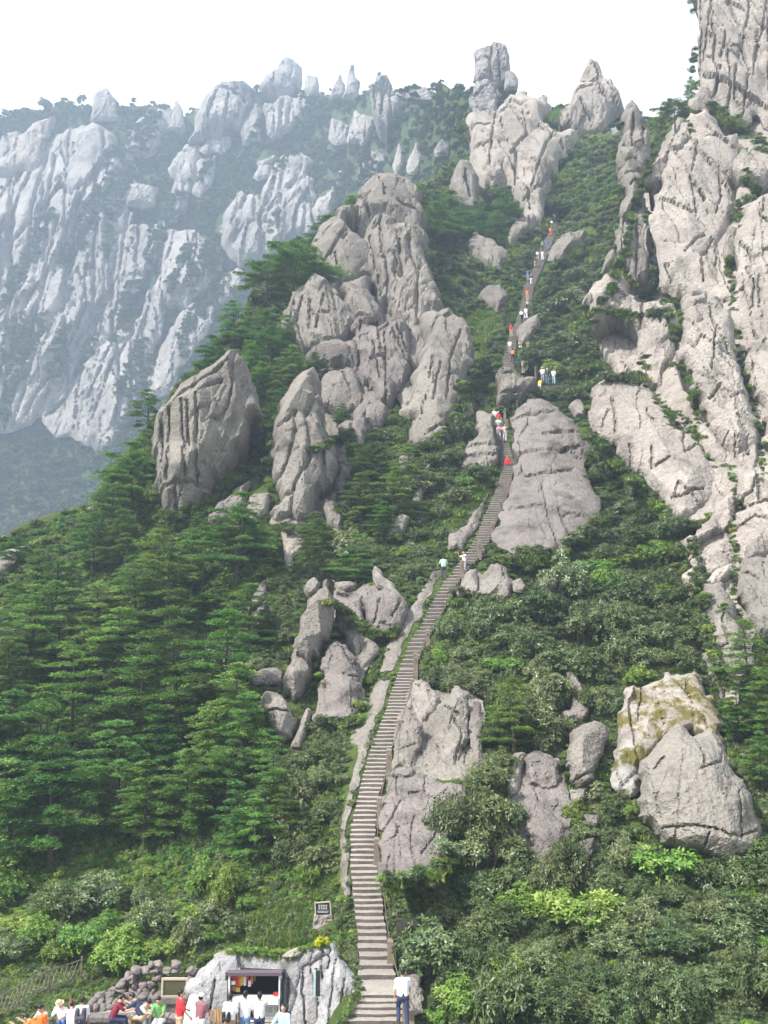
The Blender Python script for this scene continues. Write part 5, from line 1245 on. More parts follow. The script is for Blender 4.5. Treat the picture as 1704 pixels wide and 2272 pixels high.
def figure(P, fingers=True):
    J = joints(P); s = J['s']
    body, shirt, trou, hair, shoe, hat = MB(), MB(), MB(), MB(), MB(), MB()
    # skin: one body
    hc = J['headc']; Rm = Matrix.Rotation(J['turn'], 3, 'Z') @ Matrix.Rotation(-J['hd'], 3, 'X')
    def hp(x, y, z): return hc + Rm @ Vector((x, y, z)) * s
    ellip(body, hp(0, 0, .012), (.073 * s, .09 * s, .105 * s)); ellip(body, hp(0, .02, -.045), (.055 * s, .068 * s, .065 * s))
    capsule(body, hp(0, .088, .0), hp(0, .104, -.03), .012 * s, .017 * s); capsule(body, hp(-.028, .083, -.062), hp(.028, .083, -.062), .012 * s, .012 * s)
    for sx in (-1, 1):
        ellip(body, hp(.076 * sx, -.005, -.005), (.014 * s, .022 * s, .034 * s), 8); capsule(body, hp(.02 * sx, .084, .028), hp(.05 * sx, .074, .028), .012 * s, .01 * s)
    capsule(body, J['neck'] - Vector((0, 0, .04)), hc - Vector((0, 0, .05)), .055 * s, .05 * s)
    capsule(body, J['pel'], J['chest'], .1 * s, .1 * s); capsule(body, J['sho0'].lerp(J['sho1'], .15), J['sho0'].lerp(J['sho1'], .85), .06 * s, .06 * s)
    capsule(body, J['chest'], J['neck'], .095 * s, .05 * s)
    for i in (0, 1):
        capsule(body, J['sho%d' % i], J['elb%d' % i], .045 * s, .036 * s); capsule(body, J['elb%d' % i], J['wri%d' % i], .036 * s, .025 * s)
        w, d = J['wri%d' % i], J['hdir%d' % i]
        side = d.cross(Vector((1, 0, 0))).normalized() if abs(d.x) < .9 else Vector((0, 1, 0))
        palm = w + d * .085 * s
        for q in (-1, 0, 1): capsule(body, w + side * .012 * q * s, palm + side * .026 * q * s, .016 * s, .015 * s, 8)
        nrm = d.cross(side)
        if fingers:
            for q, ln in ((-1.5, .052), (-.5, .064), (.5, .068), (1.5, .06)):
                b = palm + side * q * .021 * s; k1 = b + d * ln * .6 * s + nrm * .008 * s; k2 = k1 + (d * .75 + nrm * .6).normalized() * ln * .55 * s
                capsule(body, b, k1, .0105 * s, .0095 * s, 6); capsule(body, k1, k2, .0095 * s, .0085 * s, 6)
            tb = w + d * .03 * s + side * .03 * s
            capsule(body, tb, tb + (d * .6 + side * .8).normalized() * .045 * s, .013 * s, .011 * s, 6); capsule(body, tb + (d * .6 + side * .8).normalized() * .045 * s, tb + (d * .6 + side * .8).normalized() * .05 * s + d * .03 * s, .011 * s, .009 * s, 6)
        capsule(body, J['hip%d' % i], J['knee%d' % i], .07 * s, .048 * s); capsule(body, J['knee%d' % i], J['ank%d' % i], .048 * s, .034 * s)
        capsule(body, J['ank%d' % i], J['toe%d' % i], .032 * s, .028 * s)
        capsule(shoe, J['ank%d' % i] + Vector((0, -.04, -.035)) * s, J['toe%d' % i] + Vector((0, 0.01, 0.0)) * s, .043 * s, .038 * s)
        # shirt sleeves and trouser legs
        sl = P.get('sleeve', 0.75)
        e = J['sho%d' % i].lerp(J['elb%d' % i], min(sl, 1)); capsule(shirt, J['sho%d' % i], e, .066 * s, .06 * s)
        if sl > 1: capsule(shirt, J['elb%d' % i], J['elb%d' % i].lerp(J['wri%d' % i], sl - 1), .055 * s, .044 * s)
        tl = P.get('leg', 2.0)
        k = J['hip%d' % i].lerp(J['knee%d' % i], min(tl, 1)); capsule(trou, J['hip%d' % i], k, .096 * s, .075 * s)
        if tl > 1: capsule(trou, J['knee%d' % i], J['knee%d' % i].lerp(J['ank%d' % i], (tl - 1) * .93), .073 * s, .062 * s)
    capsule(trou, J['hip0'].lerp(J['hip1'], .1), J['hip0'].lerp(J['hip1'], .9), .125 * s, .125 * s); capsule(trou, J['pel'], J['pel'].lerp(J['chest'], .3), .128 * s, .125 * s)
    tx = Vector((.055, 0, 0)) * s
    for q in (-1, 1):
        capsule(shirt, J['pel'].lerp(J['chest'], .1) + tx * q, J['chest'] + tx * q * 1.1, .118 * s, .12 * s); capsule(shirt, J['chest'] + tx * q * 1.1, J['sh'] + tx * q - Vector((0, 0, .05)) * s, .12 * s, .095 * s)
    capsule(shirt, J['pel'].lerp(J['chest'], .1), J['sh'] - Vector((0, 0, .04)) * s, .126 * s, .11 * s)
    capsule(shirt, J['sho0'].lerp(J['sho1'], .1), J['sho0'].lerp(J['sho1'], .9), .075 * s, .075 * s)
    ellip(hair, hp(0, -.018, .035), (.084 * s, .096 * s, .098 * s)); ellip(hair, hp(0, -.05, -.01), (.076 * s, .062 * s, .075 * s))
    if P.get('long'): capsule(hair, hp(0, -.06, 0), hp(0, -.075, -.16), .07 * s, .045 * s)
    hk = P.get('hat')
    if hk == 'cap': ellip(hat, hp(0, -.008, .055), (.095 * s, .108 * s, .082 * s)); capsule(hat, hp(-.035, .09, .058), hp(.035, .09, .058), .03 * s, .03 * s); capsule(hat, hp(0, .1, .056), hp(0, .14, .046), .03 * s, .026 * s)
    if hk == 'straw':
        ellip(hat, hp(0, 0, .07), (.098 * s, .105 * s, .075 * s))
        for k in range(14): a = 6.2832 * k / 14; capsule(hat, hp(.06 * math.cos(a), .06 * math.sin(a), .05), hp(.17 * math.cos(a), .17 * math.sin(a), .03), .02 * s, .014 * s, 6)
    return J, dict(body=body, shirt=shirt, trousers=trou, hair=hair, shoes=shoe, hat=hat)
PENDING = []
def remesh_later(mb, voxel, smooth=2):
    me = mesh_from('tmp', mb.v, [f for f in mb.f]); o = link('tmp', me)
    r = o.modifiers.new('r', 'REMESH'); r.mode = 'VOXEL'; r.voxel_size = voxel; r.use_smooth_shade = True
    sm = o.modifiers.new('s', 'SMOOTH'); sm.factor = 0.5; sm.iterations = smooth
    PENDING.append(o)
    return o
def flush():
    dg = bpy.context.evaluated_depsgraph_get(); dg.update()
    out = {}
    for o in PENDING:
        me = bpy.data.meshes.new_from_object(o.evaluated_get(dg)); out[o.name] = me
        me.polygons.foreach_set('use_smooth', np.ones(len(me.polygons), bool))
    for o in PENDING: bpy.data.objects.remove(o)
    PENDING.clear()
    return out
CC = {'white': (.70, .71, .74), 'navy': (.035, .045, .10), 'red': (.55, .025, .035), 'khaki': (.42, .33, .22), 'jeans': (.12, .20, .36), 'black': (.022, .022, .026), 'maroon': (.17, .02, .04), 'green': (.12, .30, .10), 'pink': (.62, .36, .42),
      'orange': (.70, .17, .03), 'grey': (.30, .30, .31), 'mint': (.42, .62, .52), 'yellow': (.62, .45, .06), 'lightblue': (.36, .55, .72), 'blue': (.04, .12, .42), 'tan': (.34, .22, .12), 'dark': (.06, .06, .075), 'peach': (.60, .42, .36), 'print': (.22, .09, .11), 'straw': (.55, .45, .27)}
for k, c in CC.items(): MAT['c_' + k] = flat('cloth_' + k, c, 0.85, 0.14, 14)
MAT['skin'] = flat('skin', (.46, .28, .20), 0.55, 0.06)
MAT['hair'] = flat('black_hair', (.014, .012, .012), 0.4, 0.3)
MAT['shoe'] = flat('shoe', (.05, .045, .045), 0.6, 0.2)
def tan_py(py):
    b = (1136.0 - py) / FPX
    return (SP + b * CP) / (CP - b * SP)
CROWD = []
def person(head, P, face, shirt, trousers, label, group=None, base_z=ZT, hat=None, foot=None, D=None):
    J, parts = figure(P)
    rz = math.radians(face)
    rm = Matrix.Rotation(rz, 3, 'Z')
    hl = rm @ J['headc']
    d = ((base_z + J['headc'].z) - CAMZ) / tan_py(head[1]) if D is None else D
    hw = W(head[0], head[1], d)
    loc = Vector((hw[0] - hl.x, d - hl.y, base_z if D is None else hw[2] - hl.z))
    tmp = {k: remesh_later(v, {'body': .0165, 'hair': .018}.get(k, .021)) for k, v in parts.items() if v.v and not (k == 'hat' and not hat)}
    CROWD.append((loc, rz, {k: o.name for k, o in tmp.items()}, dict(body='skin', shirt='c_' + shirt, trousers='c_' + trousers, hair='hair', shoes='shoe', hat='c_' + (hat or 'white')), label, group, J))
    return loc, rz, J
STAND = dict(legs=((3, 4), (-3, 3)), arms=((8, 10, 15), (4, 8, 12)))
sit = lambda **k: dict(dict(seat=0.5, legs=((84, 84), (80, 78)), lean=24, head=30, arms=((42, 6, 45), (38, 6, 50))), **k)
H = person
H((893, 2156), dict(h=1.72, legs=((42, 62), (-8, 6)), lean=8, arms=((-10, 10, 25), (15, 12, 30))), 6, 'white', 'navy', 'person in white shirt and navy trousers stepping up the bottom stairs', base_z=float(W(880, 2248, 33.25)[2]))
H((402, 2205), dict(STAND, h=1.68, turn=-20, arms=((20, 8, 40), (10, 8, 30))), -55, 'red', 'khaki', 'person in red shirt and khaki trousers standing before the notice board')
H((447, 2212), dict(STAND, h=1.62, arms=((30, 14, 70), (20, 14, 80))), -140, 'print', 'white', 'person in dark patterned top, white cap and white trousers', hat='white') if False else H((447, 2212), dict(STAND, h=1.62, hat='cap', arms=((30, 14, 70), (20, 14, 80))), -30, 'print', 'white', 'person in dark patterned top, white cap and white trousers', hat='white')
H((512, 2212), dict(STAND, h=1.68), -8, 'white', 'tan', 'person in white shirt and tan trousers carrying a black bag at the kiosk')
H((545, 2206), dict(STAND, h=1.7, arms=((30, 10, 60), (12, 10, 20))), -12, 'white', 'jeans', 'person in white shirt and blue jeans facing the kiosk counter')
H((576, 2209), dict(STAND, h=1.66, arms=((25, 8, 50), (55, 14, 60))), 10, 'white', 'navy', 'person in white shirt and navy trousers leaning to the kiosk counter')
H((629, 2236), dict(STAND, h=1.6, sleeve=1.8, long=True, arms=((10, 10, 25), (30, 22, 50))), 165, 'lightblue', 'white', 'person in light blue shirt holding a staff, facing outward')
BZ = ZT
H((272, 2214), sit(h=1.66, turn=20), -75, 'maroon', 'navy', 'person in maroon shirt and dark jeans sitting on the stone bench')
H((294, 2211), sit(h=1.74, lean=34, turn=-10), 72, 'navy', 'khaki', 'person in navy shirt and khaki trousers bending forward on the bench')
H((330, 2224), sit(h=1.6, lean=40), -120, 'peach', 'grey', 'hunched person in pale peach top at the bench end')
H((352, 2219), sit(h=1.66, lean=14, head=20), 175, 'green', 'white', 'person in green striped shirt and white trousers sitting on the bench')
H((90, 2237), sit(h=1.58, lean=14), 150, 'pink', 'grey', 'person in pink shirt sitting beside the orange backpack')
H((133, 2226), sit(h=1.68, lean=10, hat='straw'), 165, 'white', 'jeans', 'person in white shirt and straw hat sitting among the group', hat='straw')
H((159, 2228), sit(h=1.62, lean=8, hat='cap'), 25, 'white', 'grey', 'person in red cap and white shirt sitting with the group', hat='red')
H((183, 2219), dict(STAND, h=1.6, lean=6), 8, 'white', 'navy', 'person in white shirt with a dark backpack standing by the group', base_z=ZT - 0.05)
H((143, 2249), dict(STAND, h=1.3, hat='cap'), 0, 'blue', 'grey', 'child in dark blue cap wearing a blue backpack', hat='blue', base_z=ZT - 0.35)
H((58, 2257), sit(h=1.68, lean=50, head=30), 80, 'orange', 'dark', 'person with an orange backpack bending over at far left')
H((984, 1236), dict(h=1.7, legs=((6, 10), (-4, 4)), arms=((20, 20, 60), (15, 20, 40))), 10, 'mint', 'dark', 'person in mint shirt and dark trousers on the middle stairs', D=67.2)
H((1030, 1226), dict(h=1.66, legs=((8, 12), (-4, 4)), arms=((60, 12, 95), (70, 12, 90)), sleeve=.7), 120, 'white', 'grey', 'person in white shirt raising a camera beside a stair post', D=68.4)
H((1126, 1014), dict(h=1.72, legs=((20, 30), (-6, 8)), sleeve=1.8), 165, 'red', 'navy', 'person in red jacket coming down the middle stairs', D=87.5)
# far walkers share a few poses
FAR_P = [figure(dict(STAND, h=1.68), False), figure(dict(h=1.68, legs=((38, 55), (-8, 8)), lean=14, arms=((25, 12, 40), (-5, 10, 20))), False), figure(dict(h=1.7, legs=((-6, 6), (34, 50)), lean=18, arms=((10, 10, 30), (40, 15, 30))), False),
         figure(dict(h=1.66, legs=((25, 30), (-10, 14)), lean=42, arms=((70, 10, 15), (65, 15, 10))), False), figure(sit(h=1.66), False)]
far_tmp = [{k: remesh_later(v, .032, 1).name for k, v in parts.items() if v.v} for J, parts in FAR_P]
for J, parts in FAR_P: pass
cap_tmp = []
for J, parts in FAR_P:
    mb = MB(); ellip(mb, J['headc'] + Vector((0, 0, .06)), (.1, .11, .085)); capsule(mb, J['headc'] + Vector((0, .1, .05)), J['headc'] + Vector((0, .14, .045)), .035, .03)
    cap_tmp.append(remesh_later(mb, .03, 1).name)
# bags as rounded packs
def pack(w, d, h, strap=True):
    mb = MB()
    for a in (-1, 1):
        for b in (-1, 1): capsule(mb, (a * w * .3, b * d * .25, -h * .3), (a * w * .28, b * d * .2, h * .3), w * .2, w * .2)
    capsule(mb, (-w * .25, -d * .4, -h * .15), (w * .25, -d * .4, -h * .15), h * .15, h * .15)
    return remesh_later(mb, .022).name
BAG_T = {'big': pack(.36, .22, .48), 'small': pack(.28, .16, .34)}
MESH = flush()
PEOPLE_LOC = {}
for loc, rz, names, mats, label, group, J in CROWD:
    o = empty('person', loc, label, 'person', group, rz)
    pt = {}
    for k, nm in names.items():
        me = MESH[nm]; me.materials.clear(); me.materials.append(MAT[mats[k]])
        pt[k] = link(k, me, pt['body'] if k == 'hair' else o)
    PEOPLE_LOC[label] = (o, J)
def bag(label_of, mesh, mat, label, off, rz=0, cat='backpack'):
    o, J = PEOPLE_LOC[label_of]
    me = MESH[BAG_T[mesh]].copy(); me.materials.clear(); me.materials.append(MAT[mat])
    q = Matrix.Rotation(o.rotation_euler.z, 3, 'Z')
    b = link(cat.replace(' ', '_'), me, None, Vector(o.location) + q @ (J['chest'] + Vector(off)))
    b.rotation_euler = (0, 0, o.rotation_euler.z + rz)
    tag(b, label, cat)
bag('person with an orange backpack bending over at far left', 'big', 'c_orange', 'bright orange backpack worn at the far left of the terrace', (0, -.24, .12))
bag('child in dark blue cap wearing a blue backpack', 'small', 'c_blue', 'blue backpack on the child in a cap', (0, -.22, .03))
bag('person in white shirt with a dark backpack standing by the group', 'big', 'c_dark', 'dark backpack worn by the person standing by the group', (0, -.26, 0))
bag('person in white shirt and tan trousers carrying a black bag at the kiosk', 'small', 'c_black', 'black shoulder bag hanging at the kiosk', (-.06, -.24, -.14), 0, 'shoulder bag')
bag('person in light blue shirt holding a staff, facing outward', 'small', 'c_navy', 'navy backpack worn with the light blue shirt', (0, -.24, .02))
m = MB(); o, J = PEOPLE_LOC['person in light blue shirt holding a staff, facing outward']
hp_ = Vector(o.location) + Matrix.Rotation(o.rotation_euler.z, 3, 'Z') @ (J['wri1'] + J['hdir1'] * 0.1)
m.tube([(0.02, 0, -(hp_.z - ZT)), (0, 0, .3)], .018, 6); tag(m.build('walking_staff', MAT['cane'], None, hp_), 'brown walking staff held upright by the kiosk', 'staff')
# porters' bamboo poles leaning together
for i, (a, b) in enumerate((((467, 2300), (470, 2240)), ((476, 2305), (480, 2238)), ((496, 2300), (481, 2240)), ((505, 2310), (488, 2242)), ((488, 2300), (484, 2236)))):
    p = W(a[0], a[1], 33.8); q = W(b[0], b[1], 34.1); p[2] = ZT
    m = MB(); m.tube([Vector((0, 0, 0)), Vector(q - p)], .04, 6)
    tag(m.build('bamboo_pole', MAT['cane'], None, p), 'brown bamboo carrying pole propped up beside the patterned top, ' + ('leftmost', 'second from left', 'third from left', 'fourth from left', 'rightmost')[i], 'pole', 'porters poles')
# white cloth over a tall stand
m = MB(); n = 12; V = []
for (r, z) in ((.42, 0), (.36, .5), (.24, .95), (.13, 1.22), (.02, 1.27)):
    for k in range(n): a = 6.2832 * k / n; q = r * (1 + .14 * math.sin(5 * a + z * 3)); V.append((q * math.cos(a), .6 * q * math.sin(a), z))
m.add(V, [(i * n + k, i * n + (k + 1) % n, (i + 1) * n + (k + 1) % n, (i + 1) * n + k) for i in range(4) for k in range(n)] + [tuple(4 * n + k for k in range(n)), tuple(range(n))[::-1]])
p = W(430, 2240, 34.6); p[2] = ZT
MAT['sheet'] = flat('pale_blue_cloth', (.58, .68, .74), .8, .08)
tag(m.build('draped_cloth', MAT['sheet'], None, p, True), 'pale blue-white cloth draped over a stand beside the notice board', 'cloth')

def climber(px, py, pose, face, shirt, trousers, label, cap=None, D=None, dz=0):
    if D is None:
        tab = np.array(sorted(ST + ST2 + ST3, key=lambda q: q[0])); D = float(np.interp(py, tab[:, 0], tab[:, 3])) - .1
    o = empty('person', W(px, py, D) + np.array([0, 0, dz]), label, 'person', 'climbers on the stairway', math.radians(face))
    for k, nm in far_tmp[pose].items():
        if k == 'hat': continue
        b = link(k, MESH[nm], o)
        if not MESH[nm].materials: MESH[nm].materials.append(MAT['skin'])
        b.material_slots[0].link = 'OBJECT'
        b.material_slots[0].material = MAT[dict(body='skin', shirt='c_' + shirt, trousers='c_' + trousers, hair='hair', shoes='shoe')[k]]
    if cap:
        me = MESH[cap_tmp[pose]]
        if not me.materials: me.materials.append(MAT['c_white'])
        b = link('cap', me, o); b.material_slots[0].link = 'OBJECT'; b.material_slots[0].material = MAT['c_' + cap]
c5 = lambda x, y: (1080 + x / 4.81, 440 + y / 4.81)
c4b = lambda x, y: (1040 + x / 6.145, 860 + y / 6.145)
K = climber
K(*c5(742, 185), 0, 0, 'white', 'white', 'topmost climber, all in white, at the head of the stairs', 'white')
K(*c5(722, 245), 1, 0, 'white', 'grey', 'second climber from the top, white shirt and grey trousers', 'white')
K(*c5(696, 320), 2, 0, 'white', 'dark', 'third climber from the top, white shirt above the orange one')
K(*c5(680, 400), 1, 0, 'orange', 'orange', 'climber dressed in orange high on the stairs')
K(*c5(652, 545), 0, 0, 'blue', 'jeans', 'climber in red cap and blue shirt', 'red')
K(*c5(596, 560), 2, 0, 'green', 'dark', 'climber in white cap and dark green shirt', 'white')
K(*c5(543, 660), 1, 0, 'white', 'grey', 'climber in orange cap and white shirt', 'orange')
K(*c5(596, 662), 0, 0, 'white', 'white', 'climber in white shirt and white trousers below the red cap')
K(*c5(520, 735), 2, 0, 'black', 'khaki', 'climber in black top and khaki trousers')
K(*c5(441, 880), 0, 10, 'blue', 'grey', 'climber in blue shirt and grey trousers')
K(*c5(478, 922), 2, 0, 'black', 'white', 'climber in pink cap, black top and white trousers', 'pink')
K(*c5(435, 1090), 0, 0, 'orange', 'khaki', 'climber in orange shirt, red cap and khaki trousers', 'red')
K(*c5(437, 1205), 1, 0, 'grey', 'dark', 'climber in grey shirt and dark trousers with white cap', 'white')
K(*c5(376, 1320), 2, 10, 'white', 'black', 'climber in pink cap, white shirt and black trousers', 'pink')
K(*c5(420, 1288), 1, 0, 'white', 'white', 'climber in white beside the one in black trousers')
K(*c5(260, 1485), 0, 180, 'red', 'khaki', 'climber in red shirt standing where the upper stairs narrow')
K(*c5(250, 1660), 0, 0, 'white', 'grey', 'climber in white shirt above the orange one on the wide upper steps')
K(*c5(278, 1752), 2, -15, 'orange', 'black', 'climber in orange shirt and black trousers on the wide upper steps')
K(*c5(355, 1605), 4, 180, 'peach', 'white', 'sitting person in pale top beside the upper steps', None, 116, -.35)
K(*c5(440, 1605), 4, 170, 'straw', 'grey', 'sitting person in straw-coloured top right of the pale one', None, 116, -.35)
K(*c5(390, 1872), 0, -20, 'white', 'pink', 'person in white top and pink trousers above the grey boulder', None, 106.5)
K(*c5(598, 1965), 0, 160, 'white', 'grey', 'person in white shirt and cap at the left of the waiting group', 'white', 103.6)
K(*c5(648, 1985), 0, 190, 'dark', 'jeans', 'person in dark top, white cap and jeans in the waiting group', 'white', 103.4)
K(*c5(716, 1985), 0, 170, 'white', 'lightblue', 'person in white top and pale blue trousers at the right of the waiting group', None, 103.6)
K(*c5(566, 2082), 1, -30, 'yellow', 'white', 'person in yellow shirt and white trousers below the waiting group', None, 102.2)
K(*c5(430, 2095), 3, -70, 'white', 'dark', 'person in white shirt leaning to the stair rail', None, 101.5)
K(*c5(372, 2205), 3, -60, 'lightblue', 'jeans', 'bent person in blue jeans climbing the short side flight', None, 100.5)
K(*c4b(352, 520), 0, 180, 'white', 'grey', 'person in white behind the red shirt at the head of the long stairs')
K(*c4b(405, 560), 0, 175, 'red', 'white', 'person in red shirt and white cap coming down the long stairs', 'white')
K(*c4b(400, 640), 1, 180, 'white', 'grey', 'person in white shirt coming down behind the pink one')
K(*c4b(412, 738), 1, 185, 'pink', 'grey', 'person in pink shirt and grey trousers coming down the stairs')
K(*c4b(494, 735), 0, 180, 'peach', 'white', 'small person in pale pink beside the one in pink')
print('people', time.time() - T0)

# ------------------------------------------------------------------ plants
def rot_to(n):
    """frames (t, b) perpendicular to unit normals n"""
    a = np.where(np.abs(n[:, 2:3]) < 0.9, np.array([[0, 0, 1.0]]), np.array([[1.0, 0, 0]]))
    t = np.cross(a, n); t /= np.linalg.norm(t, axis=1)[:, None] + 1e-9
    return t, np.cross(n, t)
def unit(v): return v / (np.linalg.norm(v, axis=-1, keepdims=True) + 1e-9)
def leaf_mesh(name, V, F, tint, mat):
    me = mesh_from(name, V, F, mat, False)
    at = me.attributes.new('tint', 'FLOAT', 'POINT')
    at.data.foreach_set('value', np.asarray(tint, np.float32))
    return me
def quads(C, T, B, L, Wd):
    """pointed leaves: centre line along T, width along B"""
    n = len(C)
    L = np.broadcast_to(L, (n,))[:, None]; Wd = np.broadcast_to(Wd, (n,))[:, None]
    V = np.stack([C, C + 0.55 * L * T - 0.5 * Wd * B, C + L * T, C + 0.55 * L * T + 0.5 * Wd * B], 1).reshape(-1, 3)
    return V, np.arange(4 * n).reshape(n, 4)
def shrub_proto(name, seed, n_blob, n_sprig, leaf, wid, mat, flat_=0.75, per=4, tall=1.0):
    rg = np.random.default_rng(seed)
    az = rg.uniform(0, 2 * np.pi, n_blob); rr = np.sqrt(rg.uniform(0, 1, n_blob)) * 0.68
    bc = np.column_stack([rr * np.cos(az), rr * np.sin(az), (0.25 + rg.uniform(0.1, 0.62, n_blob) * (1.1 - rr)) * flat_ * 1.4 * tall])
    br = rg.uniform(0.2, 0.42, n_blob)
    bt = rg.normal(0, 0.12, n_blob)
    k = rg.integers(0, n_blob, n_sprig)
    d = unit(rg.normal(size=(n_sprig, 3)) + np.array([0, 0, 0.55]))
    C = bc[k] + d * br[k][:, None] * rg.uniform(0.65, 1.08, n_sprig)[:, None] * np.array([1, 1, 0.72])
    C[:, 2] = np.maximum(C[:, 2], 0.02)
    up = unit(d * 0.7 + np.array([0, 0, 0.75]) + rg.normal(0, 0.25, (n_sprig, 3)))
    t, b = rot_to(up)
    VV, TT = [], []
    for j in range(per):
        a = rg.uniform(0, 2 * np.pi, n_sprig) if j == 0 else a + 2 * np.pi / per + rg.normal(0, 0.3, n_sprig)
        T = unit(t * np.cos(a)[:, None] + b * np.sin(a)[:, None] + up * rg.uniform(-0.15, 0.5, n_sprig)[:, None])
        Bv = unit(np.cross(up, T))
        V, _ = quads(C, T, Bv, leaf * rg.uniform(0.7, 1.25, n_sprig), wid * leaf * rg.uniform(0.8, 1.2, n_sprig))
        VV.append(V); TT.append(np.repeat(np.clip(0.42 + bt[k] + rg.normal(0, 0.15, n_sprig) + 0.3 * (rg.uniform(0, 1, n_sprig) > 0.93), 0, 1), 4))
    V = np.concatenate(VV); n = len(V) // 4
    return leaf_mesh(name, V, np.arange(4 * n).reshape(n, 4), np.concatenate(TT), mat)
def stem_proto(name, seed, h=0.6):
    rg = random.Random(seed); m = MB()
    for k in range(5):
        a = rg.uniform(0, 6.28); r = rg.uniform(0.15, 0.45)
        m.tube([(0.04 * math.cos(a), 0.04 * math.sin(a), -0.25), (0.5 * r * math.cos(a), 0.5 * r * math.sin(a), h * 0.45), (r * math.cos(a), r * math.sin(a), h)], [0.035, 0.024, 0.01], 4)
    return mesh_from(name, m.v, m.f, MAT['bark'])
def grass_proto(name, seed, n=90, h=1.0, mat='grass', lean=0.5):
    rg = np.random.default_rng(seed)
    C = np.column_stack([rg.normal(0, 0.38, n), rg.normal(0, 0.38, n), np.full(n, -0.1)])
    a = rg.uniform(0, 2 * np.pi, n); T = unit(np.column_stack([lean * np.cos(a), lean * np.sin(a), np.ones(n)]))
    Bv = unit(np.column_stack([-np.sin(a), np.cos(a), np.zeros(n)]))
    hh = h * rg.uniform(0.5, 1.15, n)[:, None]; w = 0.05
    p0 = C; p1 = C + T * hh * 0.55; p2 = C + T * hh * 0.9 + np.column_stack([np.cos(a), np.sin(a), -0.2 * np.ones(n)]) * hh * 0.28
    V = np.stack([p0 - Bv * w, p0 + Bv * w, p1 + Bv * w * 0.8, p1 - Bv * w * 0.8, p2], 1).reshape(-1, 3)
    i = np.arange(n) * 5
    F = np.concatenate([np.stack([i, i + 1, i + 2], 1), np.stack([i, i + 2, i + 3], 1), np.stack([i + 3, i + 2, i + 4], 1)])
    return leaf_mesh(name, V, F, np.repeat(np.clip(rg.normal(0.5, 0.18, n), 0, 1), 5), MAT[mat])
def pine_proto(seed, h=10.0, spread=3.6, umbrella=False):
    rg = np.random.default_rng(seed); m = MB()
    bend = rg.normal(0, 0.25, 2)
    def axis(t): return np.array([bend[0] * math.sin(t * 2.4) * h * 0.06, bend[1] * math.sin(t * 2.0) * h * 0.06, t * h])
    m.tube([axis(t) if t >= 0 else axis(0) + np.array([0, 0, t * h]) for t in (-0.12, 0, 0.2, 0.4, 0.6, 0.8, 0.97)], [0.26, 0.22, 0.18, 0.14, 0.1, 0.06, 0.02], 7)
    pads = []
    nl = 6 if umbrella else int(rg.integers(8, 11))
    for i in range(nl):
        t = (0.55 + 0.43 * i / (nl - 1)) if umbrella else (0.2 + 0.79 * (i / (nl - 1)) ** 0.95)
        prof = (1.0 - max(0, (t - 0.62)) * 1.5) if umbrella else min(1.0, 0.55 + 1.6 * t) * (1 - t ** 1.5) ** 0.85 + 0.07
        r = spread * prof * rg.uniform(0.8, 1.12)
        nb = max(3, int(rg.integers(5, 8) * (0.5 + 0.5 * prof)))
        a0 = rg.uniform(0, 6.28)
        for k in range(nb):
            a = a0 + 6.283 * k / nb + rg.normal(0, 0.3); ln = r * rg.uniform(0.5, 1.2)
            if rg.uniform() < 0.14: continue
            o = axis(t); up = rg.uniform(0.02, 0.2)
            e = o + np.array([math.cos(a) * ln, math.sin(a) * ln, up * ln - 0.03 * ln * ln * 0.4])
            mid = (o + e) / 2 + np.array([0, 0, 0.05 * ln])
            m.tube([o, mid, e], [0.06 * (1.2 - t), 0.04 * (1.2 - t), 0.015], 4)
            npad = max(1, int(ln / 0.72))
            for q in range(npad):
                f = 1.0 - 0.8 * q / max(npad, 1) * rg.uniform(0.8, 1.05)
                c = o + (e - o) * f + np.array([0, 0, 0.05 * ln * (1 - (2 * f - 1) ** 2)])
                side = np.array([-math.sin(a), math.cos(a), 0]) * rg.normal(0, 0.3) * ln * 0.35
                pads.append(np.concatenate([c + side + [0, 0, 0.06], [rg.uniform(0.55, 1.0), a, rg.normal(0, 0.12)]]))
    pads.append(np.concatenate([axis(1.0), [0.35, 0, 0.1]]))
    pads = np.array(pads); npd = len(pads); per = 58
    k = np.repeat(np.arange(npd), per)
    N = len(k)
    rr = np.sqrt(rg.uniform(0, 1, N)) * pads[k, 3]; aa = rg.uniform(0, 6.28, N)
    ca, sa = np.cos(pads[k, 4]), np.sin(pads[k, 4])
    lx, ly = rr * np.cos(aa) * 1.25, rr * np.sin(aa) * 0.8
    C = pads[k, :3] + np.column_stack([ca * lx - sa * ly, sa * lx + ca * ly, 0.34 * (1 - (rr / pads[k, 3]) ** 2) + rg.normal(0, 0.06, N)])
    V, TT = [], []
    tint = np.clip(0.45 + pads[k, 5] + rg.normal(0, 0.13, N), 0, 1)
    for j in range(3):
        a = rg.uniform(0, 6.28, N)
        T = unit(np.column_stack([np.cos(a), np.sin(a), rg.uniform(0.05, 0.7, N)]))
        Bv = unit(np.column_stack([-np.sin(a), np.cos(a), np.zeros(N)]) + rg.normal(0, 0.35, (N, 3)))
        q, _ = quads(C, T, Bv, rg.uniform(0.22, 0.38, N), 0.1); V.append(q); TT.append(np.repeat(tint, 4))
    V = np.concatenate(V); n = len(V) // 4
    return (mesh_from('pine_trunk', m.v, m.f, MAT['bark']), leaf_mesh('pine_crown', V, np.arange(4 * n).reshape(n, 4), np.concatenate(TT), MAT['needle']))

